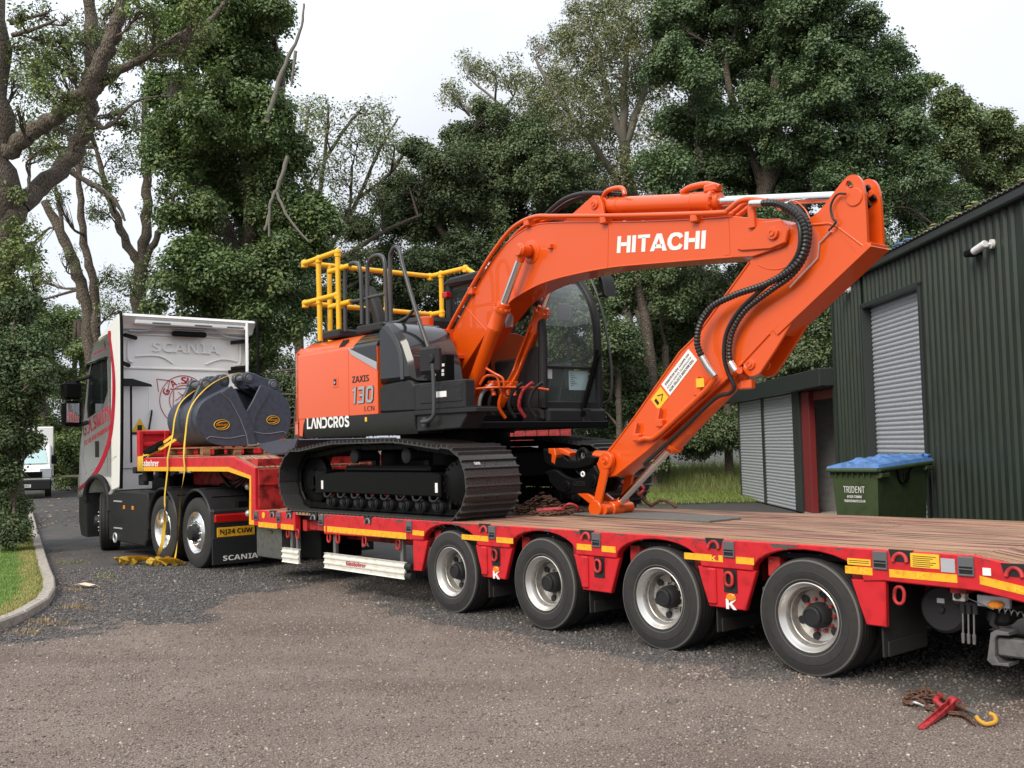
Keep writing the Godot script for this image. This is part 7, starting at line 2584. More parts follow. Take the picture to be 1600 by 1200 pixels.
func bin():
	# near edge at the corner of its two visible faces; long side runs away along -z
	var B := thing("wheelie_bin", V(-7.92, 0, -7.45), "green four-wheeled refuse bin with a warped blue lid before the workshop", "bin")
	var o := V(-7.57, 0, -6.84)
	var ex := V(-0.998, 0, 0.042)   # along the short side, to the left
	var ez := V(-0.042, 0, -0.998) * 1.22  # along the long side, away
	var b := MB.new()
	var lo := [V(0.06, 0.16, 0.05), V(0.64, 0.16, 0.05), V(0.64, 0.16, 1.2), V(0.06, 0.16, 1.2)]
	var hi := [V(0.0, 1.16, 0.0), V(0.7, 1.16, 0.0), V(0.7, 1.22, 1.25), V(0.0, 1.22, 1.25)]
	b.xf = Transform3D(Basis(ex, Vector3.UP, ez), o)
	for k in 4:
		var l := (k + 1) % 4
		var mid: Vector3 = (lo[k] + lo[l] + hi[k] + hi[l]) / 4.0 - V(0.35, 0.7, 0.62)
		b.quado(lo[k], lo[l], hi[l], hi[k], V(mid.x, 0, mid.z))
	b.quado(lo[0], lo[1], lo[2], lo[3], Vector3.DOWN)
	part(b, "body", M.bin_green, B)
	b = MB.new()
	b.xf = Transform3D(Basis(ex, Vector3.UP, ez), o)
	b.bar(V(-0.03, 1.17, -0.03), V(0.74, 1.17, -0.03), 0.06, 0.05, V(0, 0, 1), 0.012)
	b.bar(V(-0.03, 1.17, -0.03), V(-0.03, 1.23, 1.28), 0.06, 0.05, V(1, 0, 0), 0.012)
	b.bar(V(0.74, 1.17, -0.03), V(0.74, 1.23, 1.28), 0.06, 0.05, V(1, 0, 0), 0.012)
	b.bar(V(-0.03, 1.23, 1.28), V(0.74, 1.23, 1.28), 0.06, 0.05, V(0, 0, 1), 0.012)
	part(b, "rim", M.bin_green, B)
	for k in 7:
		b = MB.new()
		b.xf = Transform3D(Basis(ex, Vector3.UP, ez), o)
		b.prism(pts2([0.1 + k * 0.085, 1.16, 0.11 + k * 0.085, 1.16, 0.11 + k * 0.085, 1.08, 0.1 + k * 0.085, 1.08]), -0.03, 0.03)
		part(b, "rib", M.bin_green, B)
	for s in [V(0.0, 1.1, 0.1), V(0.0, 1.16, 1.2), V(0.7, 1.1, 0.1)]:
		b = MB.new()
		b.xf = Transform3D(Basis(ex, Vector3.UP, ez), o)
		b.bb(s + V(-0.06, -0.03, -0.1), s + V(-0.03, 0.03, 0.1), 0.008)
		b.bb(s + V(-0.04, -0.04, -0.1), s + V(0.03, 0.05, -0.07), 0.005)
		b.bb(s + V(-0.04, -0.04, 0.07), s + V(0.03, 0.05, 0.1), 0.005)
		part(b, "handle", M.bin_green, B)
	# lid: a warped sheet
	b = MB.new()
	b.xf = Transform3D(Basis(ex, Vector3.UP, ez), o)
	var nu := 22
	var nv := 40
	var P := []
	for i in nu + 1:
		for k in nv + 1:
			var u := float(i) / nu
			var v := float(k) / nv
			var y := 1.225 + 0.07 * v + 0.075 * pow(sin(PI * u), 0.6) * pow(sin(PI * clampf(v * 0.92 + 0.02, 0, 1)), 0.5) + (0.016 * sin(v * 17.0 + u * 5.0) + 0.012 * sin(v * 31.0 - u * 9.0) + 0.012 * gn2.get_noise_2d(u * 9.0, v * 14.0)) * sin(PI * u)
			if absf(u - 0.35) < 0.05 or absf(u - 0.65) < 0.05: y += 0.018
			if u < 0.03 or v < 0.02: y = 1.2 + 0.06 * v
			P.append(V(-0.05 + 0.8 * u, y, -0.04 + 1.36 * v))
	for i in nu:
		for k in nv:
			var a := i * (nv + 1) + k
			b.quado(P[a], P[a + nv + 1], P[a + nv + 2], P[a + 1], Vector3.UP)
	b.bar(V(0.0, 1.33, 1.3), V(0.7, 1.33, 1.3), 0.1, 0.05, V(0, 0, 1), 0.015)
	for x in [0.08, 0.35, 0.62]:
		b.bar(V(x, 1.33, 1.18), V(x, 1.34, 1.34), 0.05, 0.06, V(1, 0, 0), 0.012)
	part(b, "lid", M.bin_blue, B)
	b = MB.new()
	b.xf = Transform3D(Basis(ez, Vector3.UP, -ex), o)
	var k := smooth(pts2([0.28, 1.18, 0.42, 1.16, 0.46, 1.05, 0.52, 0.97, 0.62, 0.96, 0.7, 1.0, 0.74, 1.12, 0.86, 1.2]), 4)
	b.prism(k, -0.02, 0.03, 0.01)
	b.bb(V(0.56, 1.0, 0.02), V(0.64, 1.12, 0.05), 0.02)
	part(b, "lid_catch", M.black, B)
	for s in [V(0.12, 0.08, 0.12), V(0.58, 0.08, 0.12), V(0.12, 0.08, 1.12), V(0.58, 0.08, 1.12)]:
		b = MB.new()
		b.xf = Transform3D(Basis(ex, Vector3.UP, ez), o)
		b.cyl(s - V(0.025, 0, 0), s + V(0.025, 0, 0), 0.08, 16, -1.0, 0.01)
		part(b, "castor", M.black, B)
	var face := Basis(-ex, Vector3.UP, -ez.normalized())
	text("TRIDENT", o + ex * 0.37 + V(0, 0.9, 0) - ez * -0.008, 0.32, 0.09, M.white_print, B, "lettering", face, 400)
	text("01325 728806", o + ex * 0.37 + V(0, 0.8, 0) - ez * -0.013, 0.22, 0.035, M.white_print, B, "lettering", face, 600)
	text("TRIDENTWASTE.CO.UK", o + ex * 0.37 + V(0, 0.74, 0) - ez * -0.016, 0.32, 0.035, M.white_print, B, "lettering", face, 600)

func far_things():
	# white box van at the end of the lane, its front to the camera
	var T := thing("box_van", V(-43.2, 0, -6.1), "white box van parked at the end of the lane, partly behind shrub leaves", "van")
	var fwd := (V(0, 0, 6.2) - V(-43.2, 0, -6.1)).normalized()
	var rt := Vector3.UP.cross(fwd).normalized()
	var F := Transform3D(Basis(rt, Vector3.UP, fwd), V(-43.72, 0.0, -5.85))
	var b := MB.new()
	b.xf = F
	b.bb(V(-1.05, 0.6, -4.5), V(1.05, 2.8, -0.6), 0.03)
	part(b, "box_body", M.white, T)
	b = MB.new()
	b.xf = F * Transform3D(Basis(V(0, 0, 1), V(0, 1, 0), V(-1, 0, 0)), Vector3.ZERO)
	b.prism(pts2([-1.0, 0.5, -1.0, 2.2, -0.45, 2.05, 0.2, 1.3, 0.75, 1.18, 0.9, 1.0, 0.92, 0.5]), -0.95, 0.95, 0.06)
	part(b, "cab", M.white, T)
	b = MB.new()
	b.xf = F
	b.quado(V(-0.82, 1.33, 0.24), V(0.82, 1.33, 0.24), V(0.74, 1.98, -0.36), V(-0.74, 1.98, -0.36), V(0, 0, 1))
	part(b, "windscreen", M.pale_blue, T)
	b = MB.new()
	b.xf = F
	b.bb(V(-0.62, 0.78, 0.86), V(0.62, 1.02, 0.94), 0.01)
	for k in 4:
		b.bb(V(-0.6, 0.8 + k * 0.06, 0.93), V(0.6, 0.82 + k * 0.06, 0.96))
	part(b, "grille", M.black, T)
	for s in [-1.0, 1.0]:
		b = MB.new()
		b.xf = F
		b.bb(V(s * 0.66 - 0.13, 0.76, 0.84), V(s * 0.66 + 0.2 * maxf(s, 0) + 0.1, 1.14, 0.93), 0.02)
		part(b, "headlight", M.galv, T)
		b = MB.new()
		b.xf = F
		b.cyl(V(s * 0.95, 0.34, 0.1), V(s * 0.72, 0.34, 0.1), 0.34, 20)
		part(b, "wheel", M.rubber, T)
		b = MB.new()
		b.xf = F
		b.bb(V(s * 1.05 - 0.1, 1.3, 0.0), V(s * 1.05 + 0.1, 1.65, 0.1), 0.03)
		part(b, "mirror", M.black, T)
	b = MB.new()
	b.xf = F
	b.bb(V(-0.95, 0.3, 0.8), V(0.95, 0.72, 1.0), 0.05)
	part(b, "bumper", M.plastic, T)
	b = MB.new()
	b.xf = F
	b.bb(V(-0.38, 0.42, 0.99), V(0.22, 0.54, 1.01))
	part(b, "number_plate", M.white_print, T)
	text("WV16 ZKX", F * V(-0.08, 0.48, 1.012), 0.52, 0.08, M.black_print_and_shade, T, "lettering", F.basis, 700)
	text("FURNITURE", F * V(0.1, 2.33, -0.59), 1.3, 0.13, M.black_print_and_shade, T, "lettering", F.basis, 700, false, 0.003, "Droid Serif")
	# brick house with a tiled roof behind the lane trees
	var H := thing("brick_house", V(-52, 0, -15), "brick house with a mossy red tiled roof glimpsed behind the truck mirror", "house")
	var G := Transform3D(Basis(V(0.55, 0, -0.83), Vector3.UP, V(0.83, 0, 0.55)), V(-50.5, 0, -11.6))
	b = MB.new()
	b.xf = G
	b.bb(V(0, 0, -7.0), V(9, 3.3, 0))
	part(b, "wall", M.brick_wall, H)
	for r in 16:
		b = MB.new()
		b.xf = G * Transform3D(Basis(V(1, 0, 0), -0.7), V(0, 3.25, 0.35))
		for k in 34:
			b.bb(V(-0.3 + k * 0.28, 0.03 * (r % 2) * 0.0 - 0.02, -0.3 * r - 0.33), V(-0.03 + k * 0.28, 0.035, -0.3 * r), 0.012)
		part(b, "tile_row", M.roof_tile if r % 4 != 1 else M.moss, H, "stuff")
	b = MB.new()
	b.xf = G * Transform3D(Basis(V(1, 0, 0), -0.7), V(0, 3.2, 0.3))
	b.bb(V(-0.35, -0.08, -4.9), V(9.2, -0.03, 0.05))
	part(b, "roof_deck", M.fence_wood, H)
	b = MB.new()
	b.xf = G
	b.prism(pts2([0, 3.3, 9, 3.3, 9, 3.31, 0, 3.31]), -7, 0)
	b.bb(V(-0.3, 3.05, 0.28), V(9.3, 3.22, 0.42))
	part(b, "gutter", M.white_guard, H)
	# rail fence across the lane end
	var R := thing("rail_fence", V(-42.8, 0, -7.0), "low wooden rail fence between the white van and the truck", "fence")
	var f0 := V(-43.3, 0, -6.6)
	var f1 := V(-42.0, 0, -8.6)
	for k in 3:
		b = MB.new()
		var p := f0.lerp(f1, k / 2.0)
		b.bb(p + V(-0.05, 0, -0.05), p + V(0.05, 0.82, 0.05), 0.008)
		part(b, "post", M.fence_wood, R)
	b = MB.new()
	b.bar(f0 + V(-0.3, 0.8, 0.3), f1 + V(0, 0.8, 0), 0.06, 0.08)
	part(b, "rail", M.fence_wood, R)
	# red ramps of another trailer standing behind the excavator
	var N := thing("parked_trailer", V(-16.3, 0, -8.4), "weathered red trailer with upright ramp boards parked beyond the excavator", "trailer")
	var n0 := V(-16.9, 0, -8.0)
	var nd := (V(-15.9, 0, -9.05) - n0).normalized()
	var side := V(-nd.z, 0, nd.x)
	for k in 6:
		b = MB.new()
		var p := n0 + nd * (k * 0.245)
		b.bar(p + V(0, 1.7, 0) + nd * 0.115, p + V(0, 2.0, 0) + nd * 0.115, 0.22, 0.03, nd, 0.006)
		part(b, "ramp_board", M.rust_red, N)
		b = MB.new()
		b.bar(p + V(0, 1.7, 0) - side * 0.03, p + V(0, 2.02, 0) - side * 0.03, 0.03, 0.05, nd, 0.004)
		part(b, "ramp_rib", M.rust, N)
	b = MB.new()
	b.bar(n0 + V(0, 1.66, 0) - nd * 0.2, n0 + V(0, 1.66, 0) + nd * 1.55, 0.1, 0.1, side)
	part(b, "ramp_beam", M.rust_red, N)
	b = MB.new()
	b.bar(n0 + V(0, 0.9, 0) - nd * 1.2, n0 + V(0, 0.9, 0) + nd * 1.55, 0.3, 0.25, side)
	b.bar(n0 + V(0, 0, 0) + nd * 0.3, n0 + V(0, 1.66, 0) + nd * 0.3, 0.12, 0.12, side)
	b.bar(n0 + V(0, 0, 0) + nd * 1.2, n0 + V(0, 1.66, 0) + nd * 1.2, 0.12, 0.12, side)
	part(b, "frame", M.red_worn, N)
	# far grass, short in front and long behind
	b = MB.new()
	b.bb(V(-60, -0.06, -60), V(-14, 0.0, -16))
	b.xf = Transform3D(PLAN, Vector3.ZERO)
	var fg := MB.new()
	fg.xf = Transform3D(PLAN, Vector3.ZERO)
	fg.prism(pts2([-27.5, 20.0, -17.8, 18.2, -20, 30, -34, 42, -60, 50, -60, 20, -40, 16]), -0.05, 0.02)
	solo(fg, "far_lawn", M.lawn, Vector3.ZERO, "", "", "", "structure")
	rng.seed = 90
	var xf := []
	var cs := []
	var tuft := grass_tuft(14, 0.62, 0.12)
	for k in 5200:
		var d := rng.randf_range(31.5, 37)
		var t := rng.randf_range(0.12, 0.25) if k < 4600 else rng.randf_range(-0.05, 0.12)
		var p := V(-0.757, 0, -0.651) * d + V(0.651, 0, -0.759) * d * t + V(0, 0, 6.24)
		var s := rng.randf_range(0.7, 1.7) * clampf((d - 30.5) / 3.0, 0.3, 1)
		xf.append(Transform3D(Basis(Vector3.UP, rng.randf() * TAU).scaled(V(s * 1.5, s, s * 1.5)), p))
		cs.append(Color(0.17, 0.24, 0.07).lerp(Color(0.4, 0.4, 0.17), rng.randf()))
	scatter("long_grass", tuft, M.leaf, xf, cs, null)
	xf = []
	cs = []
	tuft = grass_tuft(10, 0.09, 0.12)
	for k in 5000:
		var d := rng.randf_range(27.2, 32)
		var t := rng.randf_range(0.1, 0.25)
		var p := V(-0.757, 0, -0.651) * d + V(0.651, 0, -0.759) * d * t + V(0, 0.01, 6.24)
		var s := rng.randf_range(0.7, 1.3)
		xf.append(Transform3D(Basis(Vector3.UP, rng.randf() * TAU).scaled(V(s * 1.8, s, s * 1.8)), p))
		cs.append(Color(0.15, 0.23, 0.05).lerp(Color(0.26, 0.3, 0.08), rng.randf()))
	scatter("short_grass", tuft, M.leaf, xf, cs, null)

# ---------------------------------------------------------------- trees
var clumps := []

# a spray of leaves about 0.3 m across; kind 0 broad, 1 fine and open
func leaf_clump(sd: int, count: int, size: float, reach: float) -> ArrayMesh:
	var b := MB.new()
	var r := RandomNumberGenerator.new()
	r.seed = sd
	for k in count:
		var d := V(r.randfn(), r.randfn() * 0.75, r.randfn()).normalized() * reach * pow(r.randf(), 0.4)
		var up := (V(r.randfn() * 0.35, 1.0, r.randfn() * 0.35) + d * 2.0).normalized()
		var along := V(r.randfn(), r.randfn() * 0.5 - 0.2, r.randfn())
		along = (along - up * along.dot(up)).normalized()
		var sd2 := up.cross(along)
		var s := size * r.randf_range(0.65, 1.25)
		var g := r.randf_range(0.75, 1.3)
		b.tint = Color(g * r.randf_range(0.92, 1.1), g, g * r.randf_range(0.85, 1.05))
		var a := d - along * s * 0.5
		var t := d + along * s * 0.5 - up * s * 0.12
		var l := d - sd2 * s * 0.3 + up * s * 0.06
		var q := d + sd2 * s * 0.3 + up * s * 0.06
		b.tri(a, q, t)
		b.tri(a, t, l)
	return b.mesh()

func bough_path(a: Array) -> Array:
	var p := []
	var r := []
	for i in range(0, a.size(), 4):
		p.append(V(a[i], a[i + 1], a[i + 2]))
		r.append(a[i + 3])
	# finer steps with a little wander, so that limbs are never straight tubes
	var fp := smooth(p, 6)
	var fr := []
	var n := fp.size()
	for i in n:
		var t := float(i) / maxi(n - 1, 1) * (r.size() - 1)
		var k := mini(int(t), r.size() - 2)
		fr.append(lerpf(r[k], r[k + 1], t - k) * (1.0 + 0.09 * sin(i * 2.1 + a[0])))
		if i > 0 and i < n - 1:
			fp[i] += V(sin(i * 1.7 + a[1]), sin(i * 2.3 + a[2]), cos(i * 1.9 + a[0])) * fr[i] * 0.22
	return [fp, fr]

func tree(called: String, key: String, label: String, category: String, S: Dictionary, dens: float, tone: Color, kind: int, bark: String, size := 1.0, group := ""):
	var d: Dictionary = S[key]
	var tr: Array = d.trunk
	var T := thing(called, V(tr[0], 0, tr[2]), label, category, group)
	var b := MB.new()
	var tp := bough_path(tr)
	tp[1][0] *= 1.25
	b.tube(tp[0], tp[1], 14)
	part(b, "trunk", M[bark], T)
	var nodes: Array = tp[0].slice(tp[0].size() / 3)
	for l in d.limbs:
		b = MB.new()
		var lp := bough_path(l)
		b.tube(lp[0], lp[1], 9)
		part(b, "limb", M[bark], T)
		nodes += lp[0]
	var C: Array = d.crown
	rng.seed = hash(key) % 100000
	if C.is_empty():
		return
	# twigs from the nearest limb into each bough of foliage
	b = MB.new()
	for i in range(0, C.size(), 4):
		var c := V(C[i], C[i + 1], C[i + 2])
		var r: float = C[i + 3]
		var best: Vector3 = nodes[0]
		for n in nodes:
			if n.distance_squared_to(c + V(0, -0.5, 0)) < best.distance_squared_to(c + V(0, -0.5, 0)): best = n
		var thick := clampf(0.018 * best.distance_to(c) + 0.012, 0.015, 0.07)
		var m := best.lerp(c, 0.5) + V(rng.randfn(), rng.randfn(), rng.randfn()) * 0.12 * best.distance_to(c)
		var stem := smooth([best, m, c], 4)
		var rr := []
		for k in stem.size():
			rr.append(lerpf(thick, 0.008, float(k) / stem.size()))
		b.tube(stem, rr, 5, false)
		var twigs := 8 if kind == 0 else 22
		for k in twigs:
			var e := c + V(rng.randfn(), rng.randfn() * 0.8 + 0.25, rng.randfn()).normalized() * r * rng.randf_range(0.6, 1.15)
			var s: Vector3 = stem[rng.randi_range(stem.size() / 3, stem.size() - 1)]
			var mm := s.lerp(e, 0.5) + V(rng.randfn(), rng.randfn(), rng.randfn()) * r * 0.1
			b.tube(smooth([s, mm, e], 3), [0.012, 0.011, 0.01, 0.008, 0.006, 0.005, 0.004], 4, false)
	part(b, "twigs", M[bark], T, "stuff")
	var nz := FastNoiseLite.new()
	nz.seed = hash(key) % 1000
	nz.frequency = 0.9
	var groups := [[], [], []]
	var cols := [[], [], []]
	for i in range(0, C.size(), 4):
		var c := V(C[i], C[i + 1], C[i + 2])
		var r: float = C[i + 3]
		var shade := rng.randf_range(0.82, 1.18)
		# broad-leaved boughs: tufts of leaves over many small rounded sprays; open boughs: leaves along the twigs
		var subs := []
		if kind == 0:
			for k in int(15 + 9 * r):
				var u := V(rng.randfn(), rng.randfn() * 0.8 + 0.15, rng.randfn()).normalized()
				var sc := c + u * r * rng.randf_range(0.45, 0.95) * (1.0 + 0.5 * nz.get_noise_3d(c.x + u.x, c.y + u.y, c.z + u.z))
				if nz.get_noise_3d(sc.x * 0.7, sc.y * 0.7, sc.z * 0.7) < -0.32: continue
				subs.append([sc, r * rng.randf_range(0.15, 0.33) + 0.08])
		else:
			subs.append([c, r])
		for e in subs:
			var sc: Vector3 = e[0]
			var sr: float = e[1]
			var n := int(dens * sr * sr * (480.0 if kind == 0 else 420.0)) + 4
			var tint := shade * rng.randf_range(0.85, 1.18)
			for k in n:
				var u := V(rng.randfn(), rng.randfn() * 0.85, rng.randfn()).normalized()
				if kind == 0 and u.y < -0.55: continue
				var rad := sr * (0.6 + 0.75 * rng.randf() if kind == 0 else 0.3 + 0.8 * sqrt(rng.randf()))
				var p := sc + u * rad
				if p.y < 0.15: continue
				if kind == 1 and nz.get_noise_3d(p.x * 1.6, p.y * 1.6, p.z * 1.6) < -0.12: continue
				var v := rng.randi() % 3
				var s := size * rng.randf_range(0.75, 1.25)
				var up := (u * 0.65 + V(rng.randfn() * 0.45, 0.75, rng.randfn() * 0.45)).normalized()
				var sx := up.cross(V(rng.randfn(), rng.randfn(), rng.randfn())).normalized()
				groups[v].append(Transform3D(Basis(sx, up, sx.cross(up)).scaled(V(s, s, s)), p))
				var t := tone * tint * rng.randf_range(0.85, 1.15)
				t = t.lerp(Color(tone.r * 1.9, tone.g * 1.5, tone.b * 0.9), 0.7 * rng.randf() * rng.randf())
				cols[v].append(t)
	for v in 3:
		if groups[v].size():
			scatter("crown", clumps[kind * 3 + v], M.leaf, groups[v], cols[v], T)

func trees():
	for v in 3:
		clumps.append(leaf_clump(100 + v, 20, 0.1, 0.2))
	for v in 3:
		clumps.append(leaf_clump(200 + v, 16, 0.085, 0.25))
	var S := tree_shapes()
	var oak := Color(0.140, 0.195, 0.088)
	var deep := Color(0.098, 0.144, 0.073)
	var olive := Color(0.195, 0.226, 0.122)
	tree("oak_tree", "oak_front", "big rough-barked oak with two rising limbs at the left frame edge", "tree", S, 1.5, Color(0.148, 0.206, 0.071), 1, "bark", 0.8)
	tree("holly_shrub", "shrub_left", "tall dark shrub with glossy leaves beside the lawn at the left edge", "shrub", S, 1.5, Color(0.083, 0.127, 0.063), 0, "bark", 0.62)
	tree("ash_tree", "ash_fork", "forked bare-stemmed ash standing straight above the truck cab roof", "tree", S, 0.6, oak, 1, "bark", 0.9)
	tree("leaning_tree", "leaning_stems", "thin tree leaning left between the front oak and the forked ash", "tree", S, 0.6, oak, 1, "bark", 0.9)
	tree("ivy_clad_oak", "ivy_oak", "tall dense ivy-clad oak behind the buckets, left of the open sky", "tree", S, 0.85, Color(0.118, 0.183, 0.074), 0, "bark")
	tree("dead_limb", "dead_limb", "bleached dead limb reaching up against the pale sky", "branch", S, 0.0, oak, 0, "pale_bark")
	tree("ash_tree", "thin_ash", "slender sparse ash with thin crown above the yellow rails", "tree", S, 0.45, Color(0.182, 0.231, 0.127), 1, "bark")
	tree("lime_tree", "dark_lime", "dark dense broadleaf tree right of the sky gap, behind the cab", "tree", S, 0.62, deep, 0, "bark")
	tree("ash_tree", "tall_ash", "tall airy olive-green ash rising above the boom", "tree", S, 0.85, olive, 1, "pale_bark")
	tree("oak_tree", "great_oak", "huge round-crowned dark oak behind the lean-to and the arm", "tree", S, 0.85, Color(0.109, 0.174, 0.091), 0, "bark")
	tree("oak_tree", "side_oak", "lighter oak showing above the workshop roof at the right", "tree", S, 0.7, Color(0.145, 0.206, 0.095), 0, "bark")
	tree("ivy_bush", "ivy_bush", "dark ivy-covered bush seen beside the cab windscreen", "bush", S, 0.75, deep, 0, "bark")
	tree("hazel_bush", "hazel_bush", "tall dark hazel seen under the boom above the long grass", "bush", S, 0.75, Color(0.102, 0.155, 0.073), 0, "bark")
	tree("holly_bush", "holly_bush", "dark holly behind the lower arm, left of the lean-to", "bush", S, 0.75, deep, 0, "bark")
	tree("dark_bush", "dark_bush", "dark bush overhanging the lean-to roof", "bush", S, 0.75, deep, 0, "bark")
	tree("bare_trunk", "slim_trunk", "bare trunk standing in the dark wood between boom and arm", "tree", S, 0.0, deep, 0, "bark")
	tree("lane_trees", "lane_trees", "slim trees and undergrowth at the lane end behind the white van", "tree", S, 0.4, Color(0.123, 0.183, 0.067), 0, "bark", 1.25)
	tree("hedge", "hedge_left", "dark overgrown hedge behind the truck and the excavator body", "hedge", S, 0.45, deep, 0, "bark", 1.3)
	tree("hedge", "hedge_middle", "dark wood edge filling the gap under the boom", "hedge", S, 0.45, deep, 0, "bark", 1.3)

